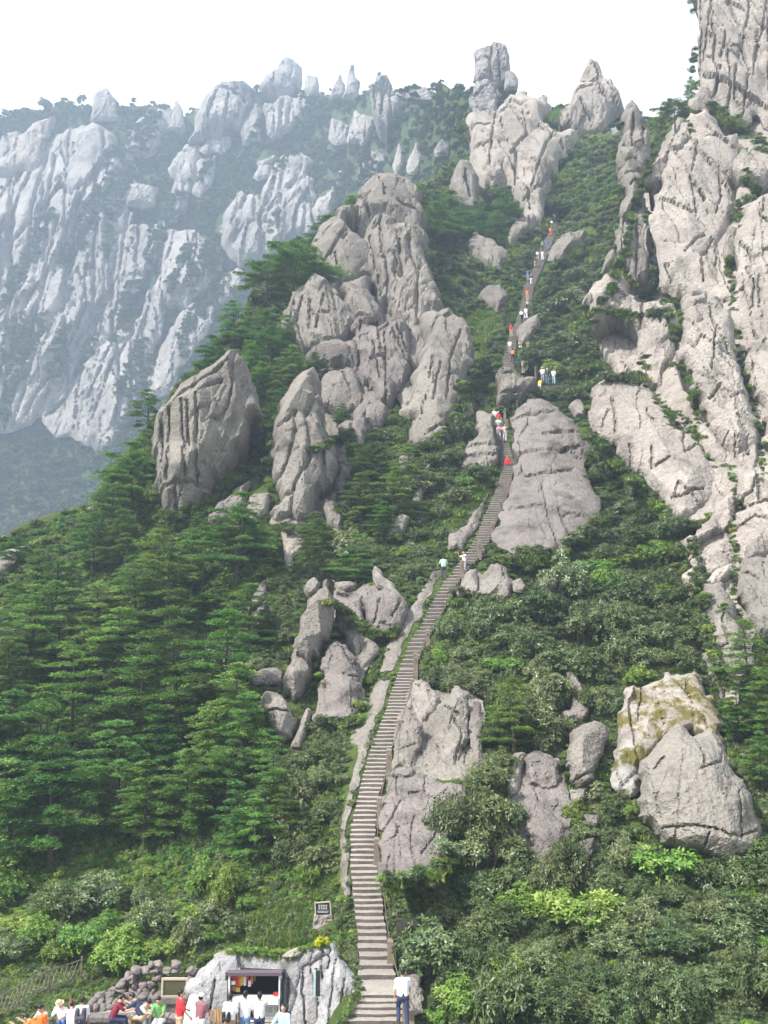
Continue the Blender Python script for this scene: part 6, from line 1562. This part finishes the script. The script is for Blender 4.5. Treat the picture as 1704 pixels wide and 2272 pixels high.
# ---- where plants may stand: photo-space mask of bare stone, refined per slope
MX, MY = 460, 660                 # quarter-resolution, with a border: px = (i - 15) * 4
def mgrid(): return np.meshgrid((np.arange(MX) - 15) * 4.0, (np.arange(MY) - 70) * 4.0, indexing='ij')
_mx, _my = mgrid()
def make_mask(layer, extra=()):
    M = np.zeros((MX, MY), bool)
    for poly, ly in ROCK_POLYS:
        if ly == layer: M |= inside(poly, _mx, _my)
    for poly in extra: M |= inside(poly, _mx, _my)
    return M
def dist_free(M, n=12):
    D = np.zeros(M.shape); free = ~M
    cur = free.copy()
    for i in range(n):
        D += cur
        P = np.pad(cur, 1, mode='edge')
        cur = P[1:-1, 1:-1] & P[:-2, 1:-1] & P[2:, 1:-1] & P[1:-1, :-2] & P[1:-1, 2:]
    return D * 4.0
KIOSK_ZONE = [(395, 2300), (400, 2190), (430, 2150), (480, 2112), (720, 2085), (800, 2190), (800, 2300)]
WALL_ZONE = [(190, 2300), (190, 2225), (260, 2190), (330, 2170), (440, 2160), (440, 2300)]
TERR_ZONE = [(190, 2300), (190, 2236), (440, 2236), (440, 2300)]
SIGN_ZONE = [(690, 2000), (746, 2000), (746, 2066), (690, 2066)]
STELE_ZONE = [(876, 2045), (930, 2045), (935, 2240), (876, 2240)]
MA = make_mask('A', (STAIR_POLY, STAIR_POLY2, LAND_POLY, KIOSK_ZONE, WALL_ZONE, TERR_ZONE, SIGN_ZONE, STELE_ZONE))
MBk = make_mask('B')
MSTAIR = np.zeros((MX, MY), bool)
for _p in (STAIR_POLY, STAIR_POLY2, LAND_POLY, KIOSK_ZONE, WALL_ZONE, TERR_ZONE): MSTAIR |= inside(_p, _mx, _my)
DA_, DB_ = dist_free(MA), dist_free(MBk)
def look(G, px, py):
    i = np.clip((np.asarray(px) / 4.0 + 15).astype(int), 0, MX - 1); j = np.clip((np.asarray(py) / 4.0 + 70).astype(int), 0, MY - 1)
    return G[i, j]

SHRUBS = [shrub_proto('shrub_foliage', 100 + k, 13 + 2 * k, 700, (0.125, 0.11, 0.14, 0.12, 0.13)[k], (0.4, 0.45, 0.32, 0.5, 0.36)[k], MAT['leaf'], (0.75, 0.9, 0.65, 0.8, 1.0)[k], 4) for k in range(5)]
SHRUBS += [shrub_proto('shrub_foliage', 120 + k, 14, 640, 0.125, 0.45, MAT['leaf_bright'], 0.8, 4) for k in range(2)]
STEMS = [stem_proto('shrub_stem', 50 + k) for k in range(2)]
proto_col = bpy.data.collections.new('undergrowth_kinds')
def proto_obj(name, me):
    o = bpy.data.objects.new(name, me); proto_col.objects.link(o); return o
PN = []
for k in range(4): PN.append(proto_obj('k%02d' % len(PN), shrub_proto('u', 200 + k, 9, 260, 0.18, 0.42, MAT['leaf'], 0.8, 4)))
for k in range(3): PN.append(proto_obj('k%02d' % len(PN), shrub_proto('u', 220 + k, 9, 260, 0.18, 0.45, MAT['leaf_bright'], 0.7, 4)))
for k in range(3): PN.append(proto_obj('k%02d' % len(PN), grass_proto('u', 240 + k)))
for k in range(2): PN.append(proto_obj('k%02d' % len(PN), shrub_proto('u', 260 + k, 11, 200, 0.21, 0.3, MAT['needle'], 0.9, 5)))
for k in range(4): PN.append(proto_obj('k%02d' % len(PN), shrub_proto('u', 280 + k, 10, 190, 0.23, 0.6, MAT['leaf_far'], 0.95, 4, 1.1)))
GROUPS = {'leaf': (0, 4), 'bright': (4, 7), 'grass': (7, 10), 'needle': (10, 12), 'far': (12, 16)}
def scatter(name, P, S, rz, idx, label):
    me = bpy.data.meshes.new(name)
    me.vertices.add(len(P)); me.vertices.foreach_set('co', np.asarray(P, np.float32).ravel())
    a = me.attributes.new('scl', 'FLOAT_VECTOR', 'POINT'); a.data.foreach_set('vector', np.asarray(S, np.float32).ravel())
    rot = np.zeros((len(P), 3), np.float32); rot[:, 2] = rz
    a = me.attributes.new('rot', 'FLOAT_VECTOR', 'POINT'); a.data.foreach_set('vector', rot.ravel())
    a = me.attributes.new('kind_index', 'INT', 'POINT'); a.data.foreach_set('value', np.asarray(idx, np.int32))
    o = link(name, me)
    ng = bpy.data.node_groups.new(name, 'GeometryNodeTree')
    ng.interface.new_socket('Geometry', in_out='INPUT', socket_type='NodeSocketGeometry')
    ng.interface.new_socket('Geometry', in_out='OUTPUT', socket_type='NodeSocketGeometry')
    n, l = ng.nodes, ng.links
    gi, go = n.new('NodeGroupInput'), n.new('NodeGroupOutput')
    ci = n.new('GeometryNodeCollectionInfo'); ci.inputs['Collection'].default_value = proto_col
    ci.inputs['Separate Children'].default_value = True; ci.inputs['Reset Children'].default_value = True
    ip = n.new('GeometryNodeInstanceOnPoints'); ip.inputs['Pick Instance'].default_value = True
    def na(nm, ty):
        q = n.new('GeometryNodeInputNamedAttribute'); q.data_type = ty; q.inputs[0].default_value = nm; return q.outputs[0]
    l.new(gi.outputs[0], ip.inputs['Points']); l.new(ci.outputs[0], ip.inputs['Instance'])
    l.new(na('kind_index', 'INT'), ip.inputs['Instance Index'])
    l.new(na('rot', 'FLOAT_VECTOR'), ip.inputs['Rotation']); l.new(na('scl', 'FLOAT_VECTOR'), ip.inputs['Scale'])
    l.new(ip.outputs[0], go.inputs[0])
    md = o.modifiers.new('scatter', 'NODES'); md.node_group = ng
    return tag(o, label=label, kind='stuff')
GRASS_Z = [[(440, 2110), (470, 2050), (520, 1990), (600, 1975), (690, 2000), (700, 2060), (720, 2090), (600, 2100)],
           [(0, 2255), (0, 2150), (120, 2120), (250, 2110), (430, 2100), (430, 2140), (330, 2140), (190, 2200), (100, 2240)],
           [(1330, 1560), (1420, 1480), (1560, 1440), (1580, 1480), (1500, 1510), (1400, 1530)],
           [(1310, 1680), (1400, 1680), (1410, 1800), (1470, 1900), (1400, 1960), (1330, 1880)],
           [(1460, 1180), (1560, 1100), (1590, 1150), (1510, 1210), (1470, 1220)],
           [(660, 1480), (720, 1480), (720, 1560), (660, 1560)], [(690, 1820), (740, 1800), (750, 2000), (700, 1980)],
           [(1130, 680), (1090, 760), (1050, 850), (1030, 700), (1080, 640)],
           [(930, 1180), (1000, 1120), (1080, 1060), (1060, 1120), (960, 1220)]]
PINE_Z = [(-60, 1260), (130, 1150), (260, 1040), (340, 1000), (350, 1140), (470, 1150), (560, 1130), (640, 1180), (620, 1300), (560, 1400), (580, 1560), (600, 1800), (640, 1950), (500, 1960), (-60, 1960)]
def undergrowth(S, Dist, x0, x1, y0, y1, sp, seed, pick, crest_pad=0, rlim=(0.35, 2.6), kr=(0.85, 1.5), mask_min=3, keep=None):
    rg = np.random.default_rng(seed)
    gx, gy = np.meshgrid(np.arange(x0, x1, sp), np.arange(y0, y1, sp))
    px = (gx + rg.uniform(-.5, .5, gx.shape) * sp).ravel(); py = (gy + rg.uniform(-.5, .5, gy.shape) * sp).ravel()
    ok = (py > S.crest(px) + crest_pad) & (look(Dist, px, py) >= mask_min)
    if keep is not None: ok &= keep(px, py)
    px, py = px[ok], py[ok]
    r = np.minimum(sp * rg.uniform(*kr, len(px)), np.maximum(look(Dist, px, py) * 1.05, 6))
    by = np.maximum(py + 0.55 * r, S.crest(px) + 1)
    P = S.surf(px, by); Dd = P[:, 1]
    rm = np.clip(r * Dd / FPX, *rlim)
    kind = pick(px, py, rg)
    return px, py, P, rm, kind, rg
def pickA(px, py, rg):
    k = np.full(len(px), 'leaf', object)
    u = rg.uniform(0, 1, len(px))
    k[u > 0.7] = 'bright'; k[u > 0.86] = 'grass'
    inp = inside(PINE_Z, px, py); k[inp & (u < 0.5)] = 'needle'
    right = (px > 1420) & (py < 1500); k[right & (u > 0.35)] = 'bright'
    up = (px > 1180) & (py < 620); k[up & (u > 0.45)] = 'bright'
    low = (px < 700) & (py > 1900); k[low & (u > 0.25)] = 'bright'; k[low & (u > 0.6)] = 'grass'
    for z in GRASS_Z:
        q = inside(z, px, py); k[q & (u < 0.8)] = 'grass'
    return k
def do_scatter(name, parts, label):
    P, S, Z, I = [], [], [], []
    for px, py, p, rm, kind, rg in parts:
        idx = np.array([rg.integers(*GROUPS[k]) for k in kind])
        gr = np.array([k == 'grass' for k in kind])
        sx = rm * rg.uniform(0.85, 1.2, len(rm)); sz = rm * rg.uniform(0.75, 1.15, len(rm)) * np.where(gr, 0.9, 1.0)
        P.append(p - np.array([0, 0, 0.12])); S.append(np.column_stack([sx, sx, sz])); Z.append(rg.uniform(0, 6.28, len(rm))); I.append(idx)
    return scatter(name, np.concatenate(P), np.concatenate(S), np.concatenate(Z), np.concatenate(I), label)
partsA = [undergrowth(SA, DA_, -120, 1820, -200, 2300, 14, 1, pickA),
          undergrowth(SA, DA_, -120, 1820, -200, 2300, 9, 2, lambda a, b, rg: np.where(rg.uniform(0, 1, len(a)) > 0.5, 'grass', 'leaf').astype(object), rlim=(0.25, 1.2), mask_min=2, keep=lambda a, b: (b > 1150))]
partsA.append(undergrowth(SA, DA_, 560, 1820, -200, 1180, 10, 8, pickA, kr=(1.0, 1.9), mask_min=3))
# plants crowding the rims of the stones
ep, er, ek = [], [], []
erg = np.random.default_rng(77)
for bx, nv, Pr, dv, Lp in EDGES:
    dn = nv[:, 1]
    for i in range(len(bx)):
        pr = 0.62 if dn[i] > 0.35 else (0.3 if dn[i] > -0.35 else 0.13)
        if erg.uniform() > pr: continue
        if look(MSTAIR, bx[i, 0] + 8 * nv[i, 0], bx[i, 1] + 8 * nv[i, 1]): continue
        if look(DA_, bx[i, 0] + 7 * nv[i, 0], bx[i, 1] + 7 * nv[i, 1]) < 3: continue
        rpx = erg.uniform(7, 24) * (1.0 if dn[i] > 0.35 else 0.6) * min(1.0, 0.35 + Lp / 110)
        rm = rpx * Pr[i, 1] / FPX
        if dn[i] > 0.35: p = Pr[i] + dv * 0.25 * rm + np.array([nv[i, 0] * rm * 0.5, 0, -0.75 * rm])
        elif dn[i] > -0.35: p = Pr[i] + np.array([nv[i, 0] * rm * 0.75, 0.3 * rm, -0.7 * rm])
        else: p = Pr[i] + np.array([0, 0.8 * rm, -0.45 * rm])
        ep.append(p); er.append(rm); ek.append(erg.choice(['leaf', 'leaf', 'bright', 'grass', 'grass']))
for P_ in LEDGE:
    rm = erg.uniform(3, 8) * P_[1] / FPX
    ep.append(P_ + np.array([0, -0.1 * rm, -0.4 * rm])); er.append(rm); ek.append(erg.choice(['leaf', 'bright', 'grass']))
dg_ = bpy.context.evaluated_depsgraph_get(); dg_.update()
def front_D(px, py, default):
    d = Vector(W(px, py, 50.0)) - Vector((0, 0, CAMZ)); d.normalize()
    ok, loc, *_ = scene.ray_cast(dg_, Vector((0, 0, CAMZ)), d)
    return loc.y if ok else default
BASES = [([(1150, 1215), (1180, 1240), (1250, 1215), (1310, 1180), (1338, 1150)], (14, 26)), ([(1415, 1840), (1480, 1890), (1560, 1918), (1660, 1905), (1700, 1850)], (12, 24)), ([(1312, 965), (1400, 1055), (1490, 1150)], (12, 24)),
         ([(850, 1950), (900, 1955), (965, 1930), (1015, 1860), (1040, 1790)], (14, 28)), ([(590, 1165), (650, 1170), (720, 1165)], (10, 20)), ([(350, 1140), (400, 1150), (470, 1110), (500, 1085)], (12, 22)), ([(690, 1605), (790, 1605), (800, 1560)], (12, 22)),
         ([(1170, 1955), (1200, 1950), (1250, 1900)], (12, 22)), ([(880, 960), (900, 1000), (960, 990), (1010, 920), (1030, 850)], (9, 18)), ([(752, 2285), (762, 2255), (778, 2225), (798, 2185), (786, 2150), (770, 2120)], (6, 10)), ([(1010, 1310), (1090, 1340), (1110, 1330)], (10, 18)), ([(720, 1330), (760, 1350), (830, 1410), (880, 1400)], (8, 16)),
         ([(1320, 830), (1370, 840), (1430, 840)], (10, 20)), ([(1340, 690), (1400, 700), (1480, 690), (1500, 760)], (8, 16)), ([(690, 1000), (780, 960), (790, 1060), (750, 1130)], (9, 16)), ([(1540, 1200), (1560, 1330), (1580, 1440), (1610, 1530)], (10, 20)), ([(1380, 560), (1360, 640), (1310, 700)], (8, 15)), ([(1440, 360), (1400, 480), (1390, 560)], (7, 14))]
for pl_s, (r0_, r1_) in BASES:
    q = np.array(pl_s, float)
    for a_, b_ in zip(q, q[1:]):
        for _ in range(int(np.hypot(*(b_ - a_)) / (0.36 * (r0_ + r1_) / 2)) + 1):
            x_, y_ = a_ + (b_ - a_) * erg.uniform() + erg.normal(0, 0.35 * r0_, 2)
            rp = erg.uniform(r0_, r1_); d_ = min(front_D(x_, y_, 60), front_D(x_, y_ + 0.5 * rp, 60)) - 0.15
            ep.append(W(x_, y_ + 0.2 * rp, d_)); er.append(1.25 * rp * d_ / FPX); ek.append(erg.choice(['leaf', 'leaf', 'bright', 'leaf', 'grass']))
STRIPS = [('g4', [(540, 0), (620, 150), (760, 200), (820, 330), (900, 400), (1000, 420), (1050, 520), (1060, 640), (1110, 720)], 34), ('g4', [(1030, 760), (1040, 900), (1050, 1050), (1050, 1200), (1030, 1330), (1080, 1450), (1150, 1560)], 26),
          ('g4', [(640, 900), (780, 830), (890, 760)], 60), ('g4', [(560, 20), (680, 80), (760, 150), (800, 260)], 60), ('c6', [(1235, 20), (1215, 180)], 16), ('c6', [(1200, 220), (1280, 300), (1300, 420), (1330, 520)], 40), ('c6', [(1000, 320), (1080, 370), (1140, 430), (1200, 520)], 34),
          ('c6', [(1490, 60), (1525, 200), (1560, 330), (1600, 480), (1630, 600), (1620, 800)], 26), ('g2', [(1050, 200), (1250, 330), (1450, 480), (1520, 560)], 90), ('g2', [(1290, 700), (1400, 850), (1300, 1000), (1240, 1120)], 70), ('g2', [(380, 1520), (480, 1650), (600, 1720), (750, 1710), (830, 1830), (800, 2060)], 50),
          ('g2', [(560, 1000), (520, 1150)], 30), ('g2', [(600, 1330), (590, 1560), (660, 1640)], 30), ('g2', [(1200, 1350), (1230, 1600), (1240, 1800)], 50), ('g2', [(860, 300), (900, 390)], 30), ('c6', [(1040, 200), (1080, 260)], 40), ('g4', [(840, 1880), (930, 2030), (1040, 2090)], 40)]
for fr_s, pl_s, wd in STRIPS:
    q = np.array(conv(fr_s, pl_s)); wd = wd / FR[fr_s][2]
    for a_, b_ in zip(q, q[1:]):
        nn_ = int(np.hypot(*(b_ - a_)) * (wd + 12) / 105) + 1
        for _ in range(nn_):
            t_ = erg.uniform(); x_, y_ = a_ + (b_ - a_) * t_ + erg.normal(0, 0.32, 2) * wd
            rp = erg.uniform(6, 13) + 0.15 * wd
            d_ = front_D(x_, y_, 90.0) - 0.1
            ep.append(W(x_, y_ + 0.5 * rp, d_)); er.append(rp * d_ / FPX); ek.append(erg.choice(['bright', 'bright', 'leaf', 'grass']))
# grass on the kiosk roof
for k in range(260):
    px = erg.uniform(485, 728); py = np.interp(px, [485, 505, 600, 650, 690, 728], [2116, 2108, 2112, 2116, 2098, 2094]) + erg.uniform(-12, 3)
    ep.append(W(px, py + 6, 36.5 + erg.uniform(-0.25, 0.9))); er.append(erg.uniform(0.1, 0.24)); ek.append(erg.choice(['grass', 'bright', 'grass']))
ep = np.array(ep)
partsA.append((ep[:, 0], ep[:, 2], ep, np.array(er), np.array(ek, object), erg))
do_scatter('undergrowth', partsA, 'mixed green undergrowth covering the near hillside')
partsB = [undergrowth(SB, DB_, -200, 1560, 60, 1500, 13, 3, lambda a, b, rg: np.full(len(a), 'far', object), rlim=(0.8, 8.0), kr=(0.75, 1.6))]
fp_, fr_2 = [], []
frg = np.random.default_rng(5)
for Q_, P_, db_ in FARV:
    n1 = fbm(np.column_stack([(Q_[:, 0] + 0.45 * Q_[:, 1]) / 42.0, (Q_[:, 1] - 0.2 * Q_[:, 0]) / 130.0, np.zeros(len(Q_))]), 400, 3)
    pr = np.clip((n1 - 0.4) * 3.0, 0, 0.6) * 0.5
    sel = np.where(frg.uniform(0, 1, len(Q_)) < pr)[0]
    for i in sel:
        rm = frg.uniform(5, 12) * P_[i, 1] / FPX
        fp_.append(P_[i] + np.array([0, -0.1, -0.45 * rm])); fr_2.append(rm)
cx_ = np.arange(-100, 1480, 7.0); cy_ = SB.crest(cx_)
for x_, y_ in zip(cx_, cy_):
    if frg.uniform() < 0.75:
        rm = frg.uniform(5, 11) * float(SB.D(x_, y_)) / FPX; fp_.append(SB.surf(np.array([x_]), np.array([y_ + 2]))[0]); fr_2.append(rm)
fp_ = np.array(fp_)
partsB.append((fp_[:, 0], fp_[:, 2], fp_, np.array(fr_2), np.full(len(fp_), 'far', object), frg))
print('far clumps', len(fp_))
do_scatter('forest', partsB, 'hazy dark forest covering the far mountain wall')
print('scatter', time.time() - T0)

# ---- wording that tells look-alike plants apart
LMK = [((903, 2100), 'the dark stele'), ((1560, 1760), 'the cone boulder'), ((1300, 1670), 'the pear-shaped boulder'), ((1220, 1080), 'the domed slab'), ((1450, 1000), 'the long pale cliff slab'), ((1125, 850), 'the stair-head boulder'),
       ((1240, 850), 'the waiting group'), ((840, 700), 'the great outcrop'), ((680, 1010), 'the hand-shaped boulder'), ((450, 960), 'the fluted boulder'), ((690, 1400), 'the leaning stone pillar'), ((620, 1600), 'the squat boulder'),
       ((600, 2190), 'the rock kiosk'), ((715, 2030), 'the black plaque'), ((1140, 1600), 'the single rounded pine'), ((1480, 1600), 'the mossy slab'), ((830, 2200), 'the foot of the stairs'), ((90, 2190), 'the lattice fence'), ((310, 2190), 'the rubble wall'),
       ((1180, 800), 'the upper stairs'), ((1000, 1250), 'the pair on the stairs'), ((405, 1520), 'the tallest broad pine'), ((110, 1750), 'the big bright lowest pine'), ((1690, 2260), 'the bottom right corner'), ((1400, 380), 'the slender rock pillar'), ((1180, 340), 'the square-topped peak')]
def where(x, y):
    (lx, ly), n = min(LMK, key=lambda q: (q[0][0] - x) ** 2 + (q[0][1] - y) ** 2)
    dx, dy = x - lx, y - ly
    d = ('right of' if dx > 0 else 'left of') if abs(dx) > abs(dy) * 1.2 else ('below' if dy > 0 else 'above')
    far_ = 'just ' if math.hypot(dx, dy) < 110 else ''
    return far_ + d + ' ' + n
NUM = ['', 'second', 'third', 'fourth', 'fifth', 'sixth', 'seventh', 'eighth', 'ninth', 'tenth']
def nth(i, n):
    if i == 0: return 'leftmost of %d' % n
    if i == n - 1: return 'rightmost of %d' % n
    if i < 10 and i <= n / 2: return '%s of %d from left' % (NUM[i], n)
    j = n - 1 - i
    return '%s of %d from right' % (NUM[j] if j < 10 else str(j + 1) + 'th', n)
def settle(items):
    by = {}
    for x, lab, o in items: by.setdefault(lab, []).append((x, o))
    for lab, l in by.items():
        l.sort(key=lambda q: q[0])
        for i, (x, o) in enumerate(l):
            o['label'] = lab if len(l) == 1 else '%s, %s' % (lab, nth(i, len(l)))
PLANTS = []
# ---- pines, each a tree of its own
PINES = [pine_proto(300 + k, 10.0, (3.9, 3.3, 4.4, 3.6, 4.1, 3.5)[k]) for k in range(6)] + [pine_proto(320 + k, 10.0, 4.6, True) for k in range(2)]
def pine_at(x, top, bot, label, group, kind=None, wide=1.0, D=None, S=SA):
    d = float(S.D(x, bot)) if D is None else D
    b = S.surf(np.array([x]), np.array([bot]))[0] if D is None else W(x, bot, D)
    h = (bot - top) * d / FPX * 1.03
    t, c = PINES[R.randrange(6) if kind is None else kind]
    o = empty('pine_tree', b, label, 'pine tree', group, R.uniform(0, 6.28))
    o.rotation_euler = (R.gauss(0, 0.05), R.gauss(0, 0.05), o.rotation_euler.z)
    s = h / 10.0
    o.scale = (s * wide * R.uniform(0.92, 1.1), s * wide * R.uniform(0.92, 1.1), s)
    link('trunk', t, o); link('crown', c, o)
    if group: PLANTS.append((x, '%s %s pine %s' % ('tall' if h > 8 else 'mid-sized' if h > 5 else 'small', 'flat-crowned' if kind in (6, 7) else 'layered', where(x, (top + bot) / 2)), o))
    return o
LB_P = ('layered dark green pine in the dense pine wood at left', 'pines of the left wood')
C3P = [(700, 20, 330), (560, 170, 520), (480, 330, 640), (640, 300, 640), (400, 520, 900), (170, 600, 960), (290, 560, 900), (820, 470, 800), (1000, 470, 760), (1250, 330, 720), (1180, 560, 900), (720, 640, 1000), (880, 620, 1060),
       (330, 740, 1180), (520, 760, 1150), (120, 780, 1250), (1120, 810, 1350), (1300, 720, 1080), (620, 900, 1300), (1150, 1000, 1520), (440, 920, 1350), (60, 1060, 1450), (230, 1180, 1600), (370, 1200, 1650), (700, 1180, 1640),
       (1230, 1180, 1650), (30, 1350, 1850), (160, 1400, 1900), (560, 1350, 1780), (850, 1400, 1850), (1180, 1540, 1950), (1300, 1330, 1720), (80, 1750, 2220), (1120, 1640, 1900), (1050, 1820, 2133), (1230, 1850, 2200),
       (1350, 1950, 2200), (-60, 900, 1350), (-80, 1500, 1980), (620, 1560, 1990), (480, 1640, 2060), (960, 1640, 2040), (1420, 1640, 1960), (1080, 1500, 1900), (760, 1760, 2120), (1480, 1840, 2100), (1400, 1180, 1480)]
for i_, (x, t, b) in enumerate(C3P):
    if i_ % 6 == 4: continue
    e_ = R.uniform(0.0, 0.22) * (b - t)
    pine_at(x / 2.37, 1000 + (t - e_) / 2.37, 1000 + b / 2.37, *LB_P, wide=R.uniform(1.1, 1.4))
pine_at(960 / 2.37, 1000 + 890 / 2.37, 1000 + 1640 / 2.37, 'tallest broad pine with a dark bare trunk in the left wood', None, 0, 1.1)
pine_at(265 / 2.37, 1000 + 1590 / 2.37, 1000 + 2190 / 2.37, 'big bright pine lowest at the left edge of the wood', None, 2, 1.25)
pine_at(75 / 2.37, 1000 + 460 / 2.37, 1000 + 700 / 2.37, 'flat-topped umbrella pine on the skyline at far left', None, 6, 1.2)
pine_at(1140, 1525, 1690, 'single rounded pine among shrubs right of the stairway', None, 3, 1.1)
for x, t, b in [(645, 545, 690), (705, 570, 650), (590, 590, 690)]: pine_at(x, t, b, 'flat-crowned pine clinging to the left shoulder of the great outcrop', 'pines on the outcrop shoulder', 7, 1.5)
for x, t, b in [(520, 660, 770), (600, 690, 810), (470, 740, 860), (560, 745, 870), (650, 770, 870), (640, 690, 780), (700, 790, 850), (590, 800, 900), (620, 860, 960), (540, 800, 870)]:
    pine_at(x, t, b, 'small pine on the ridge above the fluted and hand-shaped boulders', 'ridge pines above the boulders', None, 1.3)
for x, t, b in [(330, 870, 970), (322, 960, 1080), (440, 1130, 1200), (545, 1135, 1260), (495, 1150, 1240), (700, 1140, 1240), (690, 1185, 1290)]:
    pine_at(x, t, b, 'small pine at the foot of the two big pale boulders', 'pines below the big boulders', None, 1.2)
for x, t, b in [(790, 1185, 1300), (830, 960, 1090), (870, 1040, 1160), (800, 1060, 1170), (905, 990, 1100), (760, 890, 950), (850, 1110, 1200)]:
    pine_at(x, t, b, 'small pine in the gully between the outcrop and the stairway', 'gully pines', None, 1.3)
for x, t, b in [(930, 385, 470), (1000, 420, 530), (960, 440, 550), (1060, 440, 530), (1115, 430, 520), (1020, 470, 560), (780, 440, 520), (720, 470, 560), (1100, 480, 560)]:
    pine_at(x, t, b, 'dark small pine on the saddle behind the top of the great outcrop', 'saddle pines', None, 1.4)
for x, t, b in [(1665, 1395, 1570), (1695, 1500, 1650), (1640, 1540, 1650), (1600, 1350, 1440), (1690, 1640, 1760)]:
    pine_at(x, t, b, 'bright green pine at the right edge below the cliff', 'pines below the cliff', None, 1.15)
pine_at(1498, 222, 285, 'dark pine in silhouette on the cliff shoulder, against the sky', None, 7, 1.6, D=137)
pine_at(1536, 160, 240, 'leaning dark pine tucked against the foot of the upper cliff tower', None, 1, 0.7, D=139)

# ---- small things on the kiosk roof
yb = empty('flower_bush', W(718, 2100, 36.3), 'small bush covered in yellow blossom on the kiosk roof', 'bush')
yb.scale = (0.33, 0.33, 0.36)
link('foliage', shrub_proto('blossom', 777, 8, 160, 0.22, 0.5, MAT['yellow_flower'], 0.8, 4), yb); link('stem', STEMS[0], yb)
rock('roof_stone', 'T', [(622, 2122), (640, 2108), (672, 2098), (676, 2108), (664, 2122), (640, 2128)], D=(36.2, 36.6), mat='rock_pale', thick=0.5, mask=False, label='pale flat stone lying on the kiosk roof', category='stone')
# ---- shrubs, each a plant of its own
ZONES = [('lower right', (940, 1720, 1900, 2272), 46, 'leafy shrub in the thicket filling the lower right slope', 82),
         ('middle right', (925, 1575, 1290, 1560), 40, 'leafy shrub in the thicket right of the middle stairs', 60),
         ('slab gap', (1290, 1500, 950, 1290), 36, 'leafy shrub between the domed slab and the pale cliff', 28),
         ('lower middle right', (1010, 1420, 1560, 1900), 40, 'leafy shrub among the stones on the slope right of the lower stairs', 30),
         ('upper right', (1150, 1400, 560, 900), 30, 'leafy shrub on the slope right of the upper stairs', 32),
         ('gully', (650, 1080, 960, 1290), 34, 'leafy shrub in the gully left of the middle stairs', 28),
         ('left verge', (560, 790, 1300, 1960), 38, 'leafy shrub on the left verge of the lower stairs', 24),
         ('wood', (0, 600, 1170, 1840), 34, 'leafy broadleaf shrub among the pines of the left wood', 26),
         ('bank', (0, 560, 1950, 2130), 44, 'leafy shrub on the bank below the pine wood', 24)]
n_shrub = 0
for zi, (zn, (x0, x1, y0, y1), rpx, lab, cnt) in enumerate(ZONES):
    rr_ = random.Random(900 + zi); pts = []
    tries = 0
    while len(pts) < cnt and tries < 6000:
        tries += 1
        x, y = rr_.uniform(x0, x1), rr_.uniform(y0, y1)
        r = rpx * rr_.choice((0.55, 0.75, 0.9, 1.0, 1.3)) * rr_.uniform(0.9, 1.1)
        if float(look(DA_, np.array([x]), np.array([y]))[0]) < 0.4 * min(r, 46): continue
        if any(bool(look(MSTAIR, x + ax * r, y + ay * r)) for ax, ay in ((-1.1, 0), (1.1, 0), (0, -1.1), (-0.9, -0.8), (0.9, -0.8), (-0.5, -1.2), (-0.6, -0.3), (0.6, -0.3))): continue
        if any((x - a) ** 2 + (y - b) ** 2 < (0.8 * (r + c) * 0.72) ** 2 for a, b, c in pts): continue
        pts.append((x, y, r))
    for x, y, r in pts:
        b = SA.surf(np.array([x]), np.array([y + 0.6 * r]))[0]
        s = r * b[1] / FPX * (1.6 if zn in ('lower right', 'middle right', 'lower middle right') else 1.35)
        o = empty('shrub', b - np.array([0, 0, 0.1]), lab, 'shrub', 'shrubs: ' + zn, rr_.uniform(0, 6.28))
        tall_ = 1.45 if rr_.random() < 0.22 else 1.0
        o.scale = (s * rr_.uniform(0.85, 1.2), s * rr_.uniform(0.85, 1.2), s * rr_.uniform(0.8, 1.2) * tall_)
        k = rr_.randrange(5) if rr_.random() < (0.4 if zn in ('wood', 'bank') else 0.87) else 5 + rr_.randrange(2)
        link('foliage', SHRUBS[k], o); link('stem', STEMS[rr_.randrange(2)], o)
        n_shrub += 1
        PLANTS.append((x, '%s %s shrub %s' % ('large' if s > 1.6 else 'mid-sized' if s > 1.0 else 'small', 'fresh-green' if k >= 5 else 'olive-green', where(x, y)), o))
settle(PLANTS)
print('shrubs', n_shrub, time.time() - T0)

# ------------------------------------------------------------------ mountain air
hz = bpy.data.materials.new('mountain_haze'); hz.use_nodes = True
hn, hl = hz.node_tree.nodes, hz.node_tree.links
hn.remove(hn['Principled BSDF'])
pv = hn.new('ShaderNodeVolumePrincipled')
pv.inputs['Color'].default_value = (0.62, 0.78, 1.0, 1)
pv.inputs['Density'].default_value = 0.0007
pv.inputs['Anisotropy'].default_value = 0.0
hl.new(pv.outputs[0], hn['Material Output'].inputs['Volume'])
m = MB(); m.box((0, 380, 207.5), (1500, 900, 455))
hb = m.build('haze', hz)
tag(hb, 'thin bluish mountain haze in the air', kind='stuff')
print('done', time.time() - T0)
